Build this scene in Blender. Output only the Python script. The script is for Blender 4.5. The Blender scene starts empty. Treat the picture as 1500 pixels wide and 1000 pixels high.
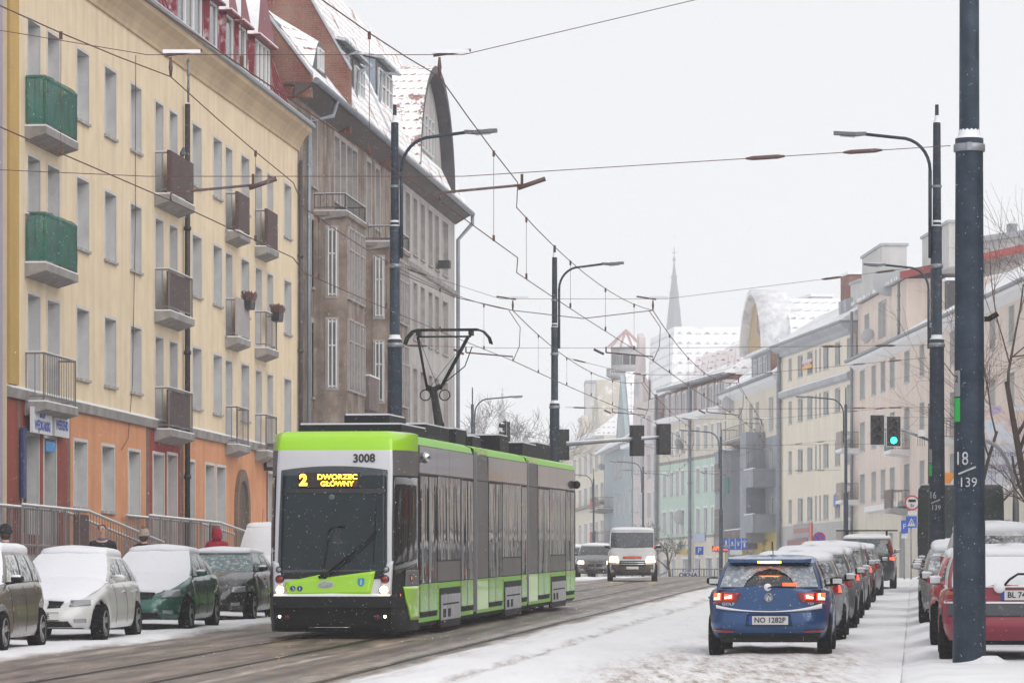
import bpy, math, random
from mathutils import Vector, Matrix, noise
random.seed(11)
HAZE_D = 0.00062
SC = bpy.context.scene
COL = SC.collection
# ---------------------------------------------------------------- camera
F = 5625.0          # focal length in pixels of the 1500 px wide photograph (135 mm)
CZ = 1.76           # eye height
SL = 0.105          # the street runs 6 degrees to the right of the view
TH = math.atan(SL)
cam_d = bpy.data.cameras.new("camera")
cam = bpy.data.objects.new("camera", cam_d)
COL.objects.link(cam)
cam.location = (0, 0, CZ)
cam.rotation_euler = (math.radians(90), 0, 0)
cam_d.sensor_width = 36
cam_d.lens = 135
cam_d.shift_y = (868 - 500) / 1500
cam_d.clip_start = 0.5
cam_d.clip_end = 4000
SC.camera = cam
# ---------------------------------------------------------------- light: overcast snowfall
w = bpy.data.worlds.new("World")
SC.world = w
w.use_nodes = True
wt = w.node_tree
wt.nodes.clear()
wo = wt.nodes.new("ShaderNodeOutputWorld")
bgk = wt.nodes.new("ShaderNodeBackground")
sky = wt.nodes.new("ShaderNodeTexSky")
sky.sky_type = 'NISHITA'
sky.sun_disc = False
SUN_EL, SUN_AZ = math.radians(36), math.radians(140)
sky.sun_elevation = SUN_EL
sky.sun_rotation = SUN_AZ
bgk.inputs['Strength'].default_value = 0.06
bg2 = wt.nodes.new("ShaderNodeBackground")
bg2.inputs['Color'].default_value = (0.930, 0.935, 0.950, 1)
bg2.inputs['Strength'].default_value = 0.74
mixw = wt.nodes.new("ShaderNodeMixShader")
mixw.inputs[0].default_value = 0.93
wt.links.new(sky.outputs[0], bgk.inputs['Color'])
wt.links.new(bgk.outputs[0], mixw.inputs[1])
wt.links.new(bg2.outputs[0], mixw.inputs[2])
wt.links.new(mixw.outputs[0], wo.inputs['Surface'])
sd = bpy.data.lights.new("sun", 'SUN')
sd.energy = 1.5
sd.angle = math.radians(60)
sd.color = (1.0, 0.97, 0.93)
so = bpy.data.objects.new("sun", sd)
COL.objects.link(so)
so.rotation_euler = (math.radians(90) - SUN_EL, 0, math.radians(180) - SUN_AZ)
vs = SC.view_settings
vs.view_transform = 'Standard'
vs.look = 'None'
vs.exposure = 0.40
vs.gamma = 1
cy = SC.cycles
cy.volume_bounces = 2
cy.max_bounces = 8
cy.transparent_max_bounces = 12
cy.use_denoising = True

# ---------------------------------------------------------------- helpers
def g(Y):
    if Y < -20: return -0.302
    if Y < 130: return 0.0151 * Y
    d = min(Y - 130, 90.0)
    return 1.963 + 0.0151 * d - 0.0151 * d * d / 180
def RD(t, Y, dz=0.0):
    return Vector((t + SL * Y, Y, g(Y) + dz))
def PX(px, Y):
    return (px - 750) / F * Y
def PZ(py, Y):
    return CZ - (py - 868) / F * Y
def PP(px, py, Y):
    return Vector((PX(px, Y), Y, PZ(py, Y)))

def nt(name):
    m = bpy.data.materials.new(name)
    m.use_nodes = True
    t = m.node_tree
    b = t.nodes["Principled BSDF"]
    return m, t, b
def rgb(c): return (c[0], c[1], c[2], 1)
def node(t, kind, **kw):
    n = t.nodes.new(kind)
    for k, v in kw.items():
        setattr(n, k, v)
    return n
def mixc(t, fac, a, b, mode='MIX'):
    n = t.nodes.new("ShaderNodeMix")
    n.data_type = 'RGBA'
    n.blend_type = mode
    for s, v in ((0, fac), (6, a), (7, b)):
        if isinstance(v, bpy.types.NodeSocket): t.links.new(v, n.inputs[s])
        elif s == 0: n.inputs[0].default_value = v
        else: n.inputs[s].default_value = rgb(v)
    return n.outputs[2]
def mth(t, op, a, b=None, clamp=False):
    n = t.nodes.new("ShaderNodeMath")
    n.operation = op
    n.use_clamp = clamp
    for i, v in enumerate((a, b)):
        if v is None: continue
        if isinstance(v, bpy.types.NodeSocket): t.links.new(v, n.inputs[i])
        else: n.inputs[i].default_value = v
    return n.outputs[0]
def nz(t, scale, detail=4, vec=None, stretch=None, rough=0.6):
    n = t.nodes.new("ShaderNodeTexNoise")
    n.inputs['Scale'].default_value = scale
    n.inputs['Detail'].default_value = detail
    n.inputs['Roughness'].default_value = rough
    if vec is None:
        vec = t.nodes.new("ShaderNodeTexCoord").outputs['Object']
    if stretch:
        mp = t.nodes.new("ShaderNodeMapping")
        mp.inputs['Scale'].default_value = stretch
        t.links.new(vec, mp.inputs[0])
        vec = mp.outputs[0]
    t.links.new(vec, n.inputs['Vector'])
    return n.outputs['Fac']
def ramp(t, fac, lo, hi):
    n = t.nodes.new("ShaderNodeMapRange")
    n.inputs[1].default_value = lo
    n.inputs[2].default_value = hi
    t.links.new(fac, n.inputs[0])
    return n.outputs[0]
def bump(t, b, h, strength=0.3, dist=0.02):
    n = t.nodes.new("ShaderNodeBump")
    n.inputs['Strength'].default_value = strength
    n.inputs['Distance'].default_value = dist
    t.links.new(h, n.inputs['Height'])
    t.links.new(n.outputs[0], b.inputs['Normal'])
SNOWC = (0.87, 0.875, 0.89)
def mat(name, col, rough=0.7, metal=0.0, var=0.0, vs_=2.0, bmp=0.0, bs=30, snow=0.0, coat=0.0,
        streak=0.0, dirt=None, dust=0.0, emit=None, es=1.0, spec=0.5, col2=None, dustscale=9):
    """one procedural surface: base colour, mottling, rain streaks, snow lying on what faces up"""
    m, t, b = nt(name)
    b.inputs['Roughness'].default_value = rough
    b.inputs['Metallic'].default_value = metal
    b.inputs['Coat Weight'].default_value = coat
    b.inputs['Coat Roughness'].default_value = 0.06
    b.inputs['Specular IOR Level'].default_value = spec
    c = None
    if var > 0:
        f = ramp(t, nz(t, vs_, 6), 0.35, 0.7)
        d2 = col2 if col2 else tuple(x * (1 - var) for x in col)
        c = mixc(t, f, col, d2)
    if streak > 0:
        f = ramp(t, nz(t, 1.0, 5, stretch=(2.2, 2.2, 0.16)), 0.45, 0.75)
        c = mixc(t, mth(t, 'MULTIPLY', f, streak), c if c else col, dirt or tuple(x * 0.45 for x in col))
    if snow > 0 or dust > 0:
        ge = t.nodes.new("ShaderNodeNewGeometry")
        sx = t.nodes.new("ShaderNodeSeparateXYZ")
        t.links.new(ge.outputs['Normal'], sx.inputs[0])
        up = ramp(t, sx.outputs['Z'], 0.25, 0.8)
        n1 = ramp(t, nz(t, 6, 5), 0.55 - 0.35 * snow, 0.66 - 0.3 * snow)
        f = mth(t, 'MULTIPLY', up, n1)
        if snow <= 0: f = mth(t, 'MULTIPLY', f, 0)
        if dust > 0:
            n2 = ramp(t, nz(t, dustscale, 8, rough=0.75), 0.64 - 0.3 * dust, 0.84 - 0.3 * dust)
            f = mth(t, 'MAXIMUM', f, mth(t, 'MULTIPLY', n2, min(1, 0.35 + dust)))
        c = mixc(t, f, c if c else col, SNOWC)
        r = mth(t, 'MULTIPLY', f, 0.8 - rough)
        t.links.new(mth(t, 'ADD', r, rough), b.inputs['Roughness'])
        mt = mth(t, 'MULTIPLY', mth(t, 'SUBTRACT', 1.0, f), metal)
        t.links.new(mt, b.inputs['Metallic'])
        if coat > 0:
            t.links.new(mth(t, 'MULTIPLY', mth(t, 'SUBTRACT', 1.0, f), coat), b.inputs['Coat Weight'])
    if c: t.links.new(c, b.inputs['Base Color'])
    else: b.inputs['Base Color'].default_value = rgb(col)
    if emit:
        b.inputs['Emission Color'].default_value = rgb(emit)
        b.inputs['Emission Strength'].default_value = es
    if bmp > 0:
        bump(t, b, nz(t, bs, 5), bmp, 0.02)
    return m

class MB:
    """collects shapes; build() links them as one mesh object"""
    def __init__(s): s.v = []; s.f = []; s.m = []; s.sm = []
    def quad(s, a, b, c, d, m=0, sm=False):
        i = len(s.v); s.v += [a, b, c, d]; s.f.append((i, i + 1, i + 2, i + 3)); s.m.append(m); s.sm.append(sm)
    def poly(s, pts, m=0):
        i = len(s.v); s.v += list(pts); s.f.append(tuple(range(i, i + len(pts)))); s.m.append(m); s.sm.append(False)
    def box(s, x0, x1, y0, y1, z0, z1, m=0, M=None):
        if x0 > x1: x0, x1 = x1, x0
        if y0 > y1: y0, y1 = y1, y0
        if z0 > z1: z0, z1 = z1, z0
        i = len(s.v)
        p = [Vector((x, y, z)) for z in (z0, z1) for x, y in ((x0, y0), (x1, y0), (x1, y1), (x0, y1))]
        if M: p = [M @ q for q in p]
        s.v += p
        for f in ((3, 2, 1, 0), (4, 5, 6, 7), (0, 1, 5, 4), (1, 2, 6, 5), (2, 3, 7, 6), (3, 0, 4, 7)):
            s.f.append(tuple(i + k for k in f)); s.m.append(m); s.sm.append(False)
    def tube(s, pts, r, n=8, m=0, cap=True):
        pts = [Vector(p) for p in pts]
        if not isinstance(r, (list, tuple)): r = [r] * len(pts)
        i0 = len(s.v)
        up = None
        for k, p in enumerate(pts):
            d = (pts[min(k + 1, len(pts) - 1)] - pts[max(k - 1, 0)])
            if d.length < 1e-9: d = Vector((0, 0, 1))
            d.normalize()
            if up is None:
                up = Vector((0, 0, 1)) if abs(d.z) < 0.9 else Vector((1, 0, 0))
            a = (up - d * up.dot(d)).normalized()
            up = a
            b = d.cross(a)
            for j in range(n):
                an = 2 * math.pi * j / n
                s.v.append(p + (a * math.cos(an) + b * math.sin(an)) * r[k])
        for k in range(len(pts) - 1):
            for j in range(n):
                q = i0 + k * n
                s.f.append((q + j, q + (j + 1) % n, q + n + (j + 1) % n, q + n + j)); s.m.append(m); s.sm.append(n > 5)
        if cap:
            s.f.append(tuple(i0 + j for j in range(n))[::-1]); s.m.append(m); s.sm.append(False)
            q = i0 + (len(pts) - 1) * n
            s.f.append(tuple(q + j for j in range(n))); s.m.append(m); s.sm.append(False)
    def lathe(s, prof, n=20, m=0, M=None, sm=True):
        """prof [(r,z)] about local z"""
        i0 = len(s.v)
        for r, z in prof:
            for j in range(n):
                a = 2 * math.pi * j / n
                p = Vector((r * math.cos(a), r * math.sin(a), z))
                s.v.append(M @ p if M else p)
        for k in range(len(prof) - 1):
            for j in range(n):
                q = i0 + k * n
                s.f.append((q + j, q + (j + 1) % n, q + n + (j + 1) % n, q + n + j)); s.m.append(m); s.sm.append(sm)
    def prism(s, pts, d, m=0, M=None):
        """polygon pts (3D) extruded by vector d"""
        d = Vector(d)
        a = [Vector(p) for p in pts]; b = [p + d for p in a]
        if M: a = [M @ p for p in a]; b = [M @ p for p in b]
        n = len(a); i = len(s.v)
        s.v += a + b
        s.f.append(tuple(range(i, i + n))[::-1]); s.m.append(m); s.sm.append(False)
        s.f.append(tuple(range(i + n, i + 2 * n))); s.m.append(m); s.sm.append(False)
        for k in range(n):
            s.f.append((i + k, i + (k + 1) % n, i + n + (k + 1) % n, i + n + k)); s.m.append(m); s.sm.append(False)
    def grid(s, rows, m=0, sm=True, mf=None):
        nr, nc = len(rows), len(rows[0]); i = len(s.v)
        for r in rows: s.v += [Vector(p) for p in r]
        for a in range(nr - 1):
            for b in range(nc - 1):
                q = i + a * nc + b
                s.f.append((q, q + 1, q + nc + 1, q + nc)); s.m.append(mf(a, b) if mf else m); s.sm.append(sm)
    def mesh(s, name, mats):
        me = bpy.data.meshes.new(name)
        me.from_pydata([tuple(p) for p in s.v], [], s.f)
        for k in (mats if isinstance(mats, (list, tuple)) else [mats]): me.materials.append(k)
        me.polygons.foreach_set('material_index', s.m)
        me.polygons.foreach_set('use_smooth', s.sm)
        me.update()
        return me
    def build(s, name, mats, parent=None, weld=False, loc=None, rz=0.0):
        me = s.mesh(name, mats)
        if weld or True in s.sm:
            import bmesh
            b = bmesh.new(); b.from_mesh(me)
            bmesh.ops.remove_doubles(b, verts=b.verts, dist=0.0004)
            bmesh.ops.recalc_face_normals(b, faces=b.faces)
            b.to_mesh(me); b.free()
        return link(name, me, parent, loc, rz)
def link(name, me, parent=None, loc=None, rz=0.0):
    o = bpy.data.objects.new(name, me)
    COL.objects.link(o)
    if parent: o.parent = parent
    if loc is not None: o.location = loc
    if rz: o.rotation_euler = (0, 0, rz)
    return o
def tag(o, label=None, cat=None, group=None, kind=None):
    if label: o['label'] = label
    if cat: o['category'] = cat
    if group: o['group'] = group
    if kind: o['kind'] = kind
    return o
def thing(name, label, cat, loc=(0, 0, 0), rz=0.0, group=None, rx=0.0):
    o = link(name, None, None, loc)
    o.rotation_euler = (rx, 0, rz)
    return tag(o, label, cat, group)
def copy_tree(o, parent=None):
    c = o.copy(); COL.objects.link(c)
    if parent: c.parent = parent
    for ch in list(o.children): copy_tree(ch, c)
    return c
def smoothby(o, ang=35):
    me = o.data
    me.polygons.foreach_set('use_smooth', [True] * len(me.polygons))
    try: me.set_sharp_from_angle(angle=math.radians(ang))
    except Exception: pass
def text(s, size, name, m, parent, M, align='CENTER', bold=0.0, ext=0.002, sx=1.0):
    cu = bpy.data.curves.new(name, 'FONT')
    cu.body = s; cu.size = size; cu.align_x = align; cu.align_y = 'CENTER'
    cu.extrude = ext; cu.offset = bold; cu.resolution_u = 3
    tmp = bpy.data.objects.new(name, cu)
    COL.objects.link(tmp)
    bpy.context.view_layer.update()
    me = bpy.data.meshes.new_from_object(tmp)
    bpy.data.objects.remove(tmp)
    me.transform(M @ Matrix.Diagonal((sx, 1, 1, 1)))
    me.materials.clear(); me.materials.append(m)
    me.name = name
    return link(name, me, parent)
def frameM(o, xd, yd):
    """matrix with origin o, local x = xd, local y = yd"""
    x = Vector(xd).normalized(); y = Vector(yd).normalized(); z = x.cross(y)
    M = Matrix((x, y, z)).transposed().to_4x4(); M.translation = Vector(o)
    return M

# ---------------------------------------------------------------- shared materials
M_snow, t, b = nt("snow")
b.inputs['Roughness'].default_value = 0.75
b.inputs['Subsurface Weight'].default_value = 0.0
t.links.new(mixc(t, ramp(t, nz(t, 3, 5), .3, .8), SNOWC, (0.74, 0.755, 0.80)), b.inputs['Base Color'])
bump(t, b, nz(t, 18, 6), 0.5, 0.03)
M_white = mat("white_paint", (.78, .78, .79), .45, var=.12, vs_=4)
M_frame = mat("white_window_frame", (.62, .62, .63), .5, var=.2)
M_dfr = mat("brown_window_frame", (.10, .07, .05), .6)
M_black = mat("black_plastic", (.008, .009, .010), .5, dust=.08, spec=.25)
M_rubber = mat("rubber", (.007, .007, .008), .9, dust=.18, dustscale=30, bmp=.8, bs=60, spec=.15)
M_pole = mat("painted_dark_steel", (.020, .031, .048), .45, metal=.1, var=.5, vs_=3.5, dust=.10, dustscale=30, bmp=.25, bs=60, col2=(.045, .065, .095), streak=.4, dirt=(.010, .012, .016), spec=.18)
M_galv = mat("galvanised_metal", (.32, .34, .37), .45, metal=.5, var=.3)
M_dmetal = mat("dark_metal", (.035, .037, .042), .5, metal=.3, dust=.1)
M_wire = mat("wire", (.105, .045, .036), .6)
M_glow_y = mat("headlamp_lit", (1, .8, .5), .2, emit=(1.0, .62, .22), es=14)
M_glow_w = mat("lamp_core_lit", (1, .9, .7), .2, emit=(1.0, .72, .36), es=9)
M_glow_r = mat("tail_lamp_lit", (.8, .05, .02), .2, emit=(1.0, .05, .02), es=3.2)
M_glow_o = mat("tail_lamp_core", (1, .3, .05), .2, emit=(1.0, .22, .02), es=7)
M_red = mat("red_lens", (.28, .008, .012), .18, coat=.6)
M_chrome = mat("chrome", (.55, .56, .58), .15, metal=1.0, dust=.1)
M_lens = mat("clear_lens", (.30, .31, .33), .1, metal=.3, dust=.25, coat=.5)
def glass(name, tint, refl=0.0, alpha=1.0, bw=0.0, var=0.4, dust=0.0, bstretch=(9, 9, .8), bd=.01):
    m, t, b = nt(name)
    b.inputs['Roughness'].default_value = 0.04
    b.inputs['Specular IOR Level'].default_value = 0.5 + refl
    f = ramp(t, nz(t, 1.7, 4), .35, .7)
    c = mixc(t, f, tint, tuple(x * (1 - var) for x in tint))
    if dust:
        ff = ramp(t, nz(t, 12, 8, rough=.75), .62 - .3 * dust, .86 - .3 * dust)
        c = mixc(t, mth(t, 'MULTIPLY', ff, min(1, dust + .3)), c, SNOWC)
        t.links.new(mth(t, 'ADD', mth(t, 'MULTIPLY', ff, .7), .05), b.inputs['Roughness'])
    t.links.new(c, b.inputs['Base Color'])
    if bw: bump(t, b, nz(t, 1.0, 2, stretch=bstretch), bw, bd)
    if alpha < 1: b.inputs['Alpha'].default_value = alpha
    return m
def curtain_glass(name, stops):
    m, t, b = nt(name)
    oi = t.nodes.new("ShaderNodeObjectInfo"); r = t.nodes.new("ShaderNodeValToRGB"); r.color_ramp.interpolation = 'CONSTANT'
    t.links.new(oi.outputs['Random'], r.inputs[0])
    r.color_ramp.elements[0].color = rgb(stops[0]); r.color_ramp.elements[1].position = 1.0 / len(stops); r.color_ramp.elements[1].color = rgb(stops[1])
    for i, c in enumerate(stops[2:]):
        e_ = r.color_ramp.elements.new((i + 2) / len(stops)); e_.color = rgb(c)
    f = ramp(t, nz(t, 1.0, 3, stretch=(14, 14, .5)), .35, .65)      # folds of net curtains
    c = mixc(t, f, r.outputs[0], mixc(t, .55, r.outputs[0], (.02, .02, .025)))
    t.links.new(c, b.inputs['Base Color']); b.inputs['Roughness'].default_value = .05; b.inputs['Specular IOR Level'].default_value = .7
    return m
M_glass = curtain_glass("window_glass", [(.30, .30, .30), (.10, .105, .12), (.20, .20, .21), (.42, .41, .39), (.06, .065, .075), (.26, .25, .23)])
M_glassd = curtain_glass("dark_window_glass", [(.05, .055, .065), (.16, .16, .165), (.035, .04, .05), (.09, .08, .07), (.24, .24, .24)])
M_glasscar = glass("car_glass", (.025, .032, .038), .2, dust=.22)
M_glassnow = glass("snow_dusted_glass", (.16, .19, .21), .1, dust=.75)
# plaster helper
def plaster(name, c, c2=None, streak=.35, dirt=None, var=.18, vs_=.6, snow=.0):
    return mat(name, c, .9, var=var, vs_=vs_, bmp=.35, bs=25, streak=streak, dirt=dirt, col2=c2, spec=.2, snow=snow)
def brick(name, a=(.23, .052, .035), b2=(.13, .04, .03), mortar=(.22, .19, .18), sc=4.0, snow=0.0):
    m, t, b = nt(name)
    br = t.nodes.new("ShaderNodeTexBrick")
    br.inputs['Color1'].default_value = rgb(a); br.inputs['Color2'].default_value = rgb(b2); br.inputs['Mortar'].default_value = rgb(mortar)
    br.inputs['Scale'].default_value = sc; br.inputs['Mortar Size'].default_value = .018
    br.inputs['Row Height'].default_value = .3; br.inputs['Brick Width'].default_value = 1.0
    tc = t.nodes.new("ShaderNodeTexCoord"); sp = t.nodes.new("ShaderNodeSeparateXYZ"); cb = t.nodes.new("ShaderNodeCombineXYZ")
    t.links.new(tc.outputs['Object'], sp.inputs[0])
    t.links.new(mth(t, 'ADD', sp.outputs[0], sp.outputs[1]), cb.inputs[0]); t.links.new(sp.outputs[2], cb.inputs[1])
    t.links.new(cb.outputs[0], br.inputs['Vector'])
    f = ramp(t, nz(t, .8, 6), .4, .8)
    c = mixc(t, f, br.outputs[0], (.30, .20, .15))
    t.links.new(c, b.inputs['Base Color']); b.inputs['Roughness'].default_value = .9
    return m
def tiles_snow(name, tile=(.20, .05, .04), cover=.75, kx=3.4, kz=3.0, patch=.3):
    """snow lying on roof tiles; the lower lips of the tiles show through"""
    m, t, b = nt(name)
    tc = t.nodes.new("ShaderNodeTexCoord"); sp = t.nodes.new("ShaderNodeSeparateXYZ")
    t.links.new(tc.outputs['Object'], sp.inputs[0])
    zz = mth(t, 'FRACT', mth(t, 'MULTIPLY', sp.outputs[2], kz))
    xx = mth(t, 'FRACT', mth(t, 'MULTIPLY', mth(t, 'ADD', sp.outputs[0], mth(t, 'MULTIPLY', sp.outputs[1], 1.0)), kx))
    lip = mth(t, 'LESS_THAN', zz, .26)
    tri = mth(t, 'LESS_THAN', mth(t, 'ABSOLUTE', mth(t, 'SUBTRACT', xx, .5)), mth(t, 'SUBTRACT', .40, mth(t, 'MULTIPLY', zz, 1.3)))
    n = ramp(t, mth(t, 'ADD', nz(t, .9, 5), mth(t, 'MULTIPLY', mth(t, 'SUBTRACT', nz(t, 9, 4), .5), .5)), .33 + .3 * cover, .36 + .3 * cover)
    n2 = ramp(t, nz(t, 5, 3), .3, .6)
    show = mth(t, 'MAXIMUM', mth(t, 'MULTIPLY', mth(t, 'MULTIPLY', lip, tri), n2), mth(t, 'MULTIPLY', n, patch))
    c = mixc(t, show, SNOWC, tile)
    t.links.new(c, b.inputs['Base Color']); b.inputs['Roughness'].default_value = .85
    return m
M_tsnow = tiles_snow("snowy_red_tiles", tile=(.24, .065, .045), cover=.86, patch=.85)
M_tsnow2 = tiles_snow("snowy_pale_tiles", (.30, .27, .29), .9, 2.2, 2.0)
M_brick = brick("red_brick")
# ================================================================ ground, road, pavements
def ground_sheet(name, tl, tr, Ys, nx, m, dz=0.0, hfun=None):
    b = MB()
    rows = []
    for Y in Ys:
        a, c = tl(Y), tr(Y)
        r = []
        for i in range(nx + 1):
            tt = a + (c - a) * i / nx
            h = hfun(tt, Y) if hfun else 0
            r.append((tt + SL * Y, Y, g(Y) + dz + h))
        rows.append(r)
    b.grid(rows)
    o = b.build(name, m)
    tag(o, kind='structure')
    return o
def n3(x, y, s=1.0): return noise.noise(Vector((x * s, y * s, 3.1)))
# slush and snow material over the carriageway: t = X - SL*Y runs across the street
M_road, t, b = nt("slush_and_snow_on_asphalt")
tc = t.nodes.new("ShaderNodeTexCoord"); sp = t.nodes.new("ShaderNodeSeparateXYZ")
t.links.new(tc.outputs['Object'], sp.inputs[0])
tt = mth(t, 'SUBTRACT', sp.outputs[0], mth(t, 'MULTIPLY', sp.outputs[1], SL))
cb = t.nodes.new("ShaderNodeCombineXYZ")
t.links.new(tt, cb.inputs[0]); t.links.new(mth(t, 'MULTIPLY', sp.outputs[1], .10), cb.inputs[1])
nstr = t.nodes.new("ShaderNodeTexNoise"); nstr.inputs['Scale'].default_value = 3.2; nstr.inputs['Detail'].default_value = 7; nstr.inputs['Roughness'].default_value = .65
t.links.new(cb.outputs[0], nstr.inputs['Vector'])
streaks = nstr.outputs['Fac']
blot = nz(t, 1.1, 8, stretch=(1, .16, 1), rough=.7)
speck = nz(t, 6.0, 9, stretch=(1, .09, 1), rough=.8)
tw = mth(t, 'ADD', tt, mth(t, 'MULTIPLY', mth(t, 'SUBTRACT', blot, .5), 1.1))
def band(a, bb, s):   # 1 inside [a,bb] with soft edge s
    u = ramp(t, tw, a - s, a + s)
    v = ramp(t, tw, bb + s, bb - s)
    return mth(t, 'MULTIPLY', u, v)
lane = band(-12.75, -6.75, .18)
trk = mth(t, 'MULTIPLY', band(-5.62, -5.38, .10), ramp(t, speck, .35, .6))
trk2 = mth(t, 'MULTIPLY', band(-7.0, -6.2, .3), ramp(t, streaks, .45, .65))
yfade = ramp(t, sp.outputs[1], 66, 50)
golf = mth(t, 'MULTIPLY', band(-3.9, -.7, .5), mth(t, 'MULTIPLY', ramp(t, speck, .40, .60), mth(t, 'ADD', mth(t, 'MULTIPLY', yfade, .8), .15)))
rough_ = mth(t, 'MULTIPLY', band(-5.0, -.3, .5), mth(t, 'MULTIPLY', ramp(t, speck, .56, .74), .45))
slush = mth(t, 'MAXIMUM', mth(t, 'MAXIMUM', lane, mth(t, 'MULTIPLY', mth(t, 'MAXIMUM', trk, mth(t, 'MULTIPLY', trk2, .7)), .8)), mth(t, 'MAXIMUM', golf, rough_))
brown = mixc(t, ramp(t, streaks, .36, .62), (.060, .049, .044), (.27, .205, .160))
brown = mixc(t, mth(t, 'MULTIPLY', ramp(t, streaks, .60, .78), .8), brown, (.50, .44, .40))
def gauss(c_, w_): return mth(t, 'SUBTRACT', 1.0, ramp(t, mth(t, 'ABSOLUTE', mth(t, 'SUBTRACT', tw2, c_)), 0.0, w_))
tw2 = mth(t, 'ADD', tt, mth(t, 'MULTIPLY', mth(t, 'SUBTRACT', blot, .5), .28))
ruts = mth(t, 'MAXIMUM', mth(t, 'MAXIMUM', gauss(-10.57, .30), gauss(-9.13, .30)), mth(t, 'MAXIMUM', gauss(-11.7, .22), gauss(-8.0, .22)))
brown = mixc(t, mth(t, 'MULTIPLY', ruts, .75), brown, (.038, .032, .030))
ridge = mth(t, 'MULTIPLY', mth(t, 'MAXIMUM', gauss(-12.2, .22), mth(t, 'MAXIMUM', gauss(-7.35, .25), gauss(-8.5, .10))), ramp(t, blot, .40, .62))
brown = mixc(t, mth(t, 'MULTIPLY', ridge, .8), brown, (.58, .52, .48))
lightb = mixc(t, ramp(t, speck, .40, .62), (.60, .54, .50), (.30, .235, .19))
dark = mth(t, 'MAXIMUM', lane, mth(t, 'MULTIPLY', trk, .35))
snowc = mixc(t, ramp(t, blot, .35, .75), (.86, .865, .88), (.76, .765, .79))
c = mixc(t, slush, snowc, mixc(t, dark, lightb, brown))
t.links.new(c, b.inputs['Base Color'])
t.links.new(mth(t, 'SUBTRACT', .85, mth(t, 'MULTIPLY', lane, .40)), b.inputs['Roughness'])
b.inputs['Specular IOR Level'].default_value = .35
bn = t.nodes.new("ShaderNodeBump"); bn.inputs['Strength'].default_value = .4; bn.inputs['Distance'].default_value = .05
t.links.new(mth(t, 'ADD', streaks, mth(t, 'MULTIPLY', speck, .7)), bn.inputs['Height']); t.links.new(bn.outputs[0], b.inputs['Normal'])

def sm01(a, b_, x):
    u = max(0, min(1, (x - a) / (b_ - a))); return u * u * (3 - 2 * u)
def hroad(tt, Y):
    if Y > 170: return 0
    w = n3(tt * .8, Y * .15, 1.0) * .35
    inl = sm01(-13.0, -12.5, tt + w) * (1 - sm01(-6.9, -6.5, tt + w))
    h = .05 * (1 - inl)
    h += (1 - inl) * .025 * n3(tt, Y * .5, 1.6) + .012 * n3(tt * 1.2, Y * .08, 2.4)
    tr = math.exp(-((tt + w * .5 + 5.5) / .12) ** 2)
    h -= .035 * tr * (1 - inl)
    for tc_ in (-2.9, -1.35):
        h -= .022 * math.exp(-((tt + w * .3 - tc_) / .2) ** 2) * (1 - inl)
    return h
Ys = [-30, 0, 20, 32] + [32 + .6 * i for i in range(1, 190)] + [150, 165, 180, 200, 230, 260, 320, 420]
def pl(Y): return -15.6 if Y < 150 else -15.6 - (Y - 150) * .21
def pr(Y): return -.17 if Y < 160 else -.17 - (Y - 160) * .235
ground_sheet('ground', lambda Y: -900, lambda Y: 900, [-300, -30, 0, 40, 80, 110, 130, 140, 150, 160, 170, 180, 195, 210, 220, 300, 600, 2600], 8, M_snow, -0.06)
ground_sheet('road', pl, pr, Ys, 110, M_road, 0.0, hroad)
def hside(tt, Y):
    return .03 * n3(tt, Y * .6, 1.2) + .015 * n3(tt, Y, 4) if Y < 170 else 0
M_sside = mat("trodden_snow", (.84, .845, .865), .85, var=.14, vs_=1.6, bmp=.6, bs=14, dust=0)
M_sside2, t, b = nt("snow_with_grit")
sp_ = ramp(t, nz(t, 7, 8, rough=.8), .60, .74)
t.links.new(mixc(t, mth(t, 'MULTIPLY', sp_, .55), mixc(t, ramp(t, nz(t, .9, 5), .35, .7), (.86, .865, .885), (.76, .765, .79)), (.36, .30, .26)), b.inputs['Base Color'])
b.inputs['Roughness'].default_value = .85
bump(t, b, nz(t, 12, 7), .7, .04)
Y2 = [-30, 0, 20] + [20 + 1.2 * i for i in range(1, 110)] + [152, 157, 162]
ground_sheet('pavement', lambda Y: -19.6, lambda Y: -15.6, Y2, 14, M_sside, 0.13, hside)
ground_sheet('pavement', lambda Y: -.17, lambda Y: 11, Y2, 30, M_sside2, 0.0, lambda tt, Y: hside(tt, Y) + .10 * sm01(-.17, .12, tt + .06 * n3(tt, Y, .7)) - .018 * math.exp(-((tt + .02) / .04) ** 2) + .03)
b_ = MB()
for tt_, w_, Ya, Yb in ((-15.6, .14, -20, 150),):
    sgn = 1 if tt_ > -5 else -1
    for k in range(0, 45):
        y0 = Ya + (Yb - Ya) * k / 45; y1 = Ya + (Yb - Ya) * (k + 1) / 45
        p0, p1 = RD(tt_, y0), RD(tt_, y1)
        ex = Vector((w_ * sgn, 0, 0)); up = Vector((0, 0, .115))
        b_.quad(p0 - ex * .1 + up, p1 - ex * .1 + up, p1 + ex + up, p0 + ex + up)
        b_.quad(p0 - ex * .1 - up, p1 - ex * .1 - up, p1 - ex * .1 + up, p0 - ex * .1 + up)
tag(b_.build('kerb', mat("snowy_concrete", (.42, .42, .43), .9, snow=.9)), kind='structure')

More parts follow.
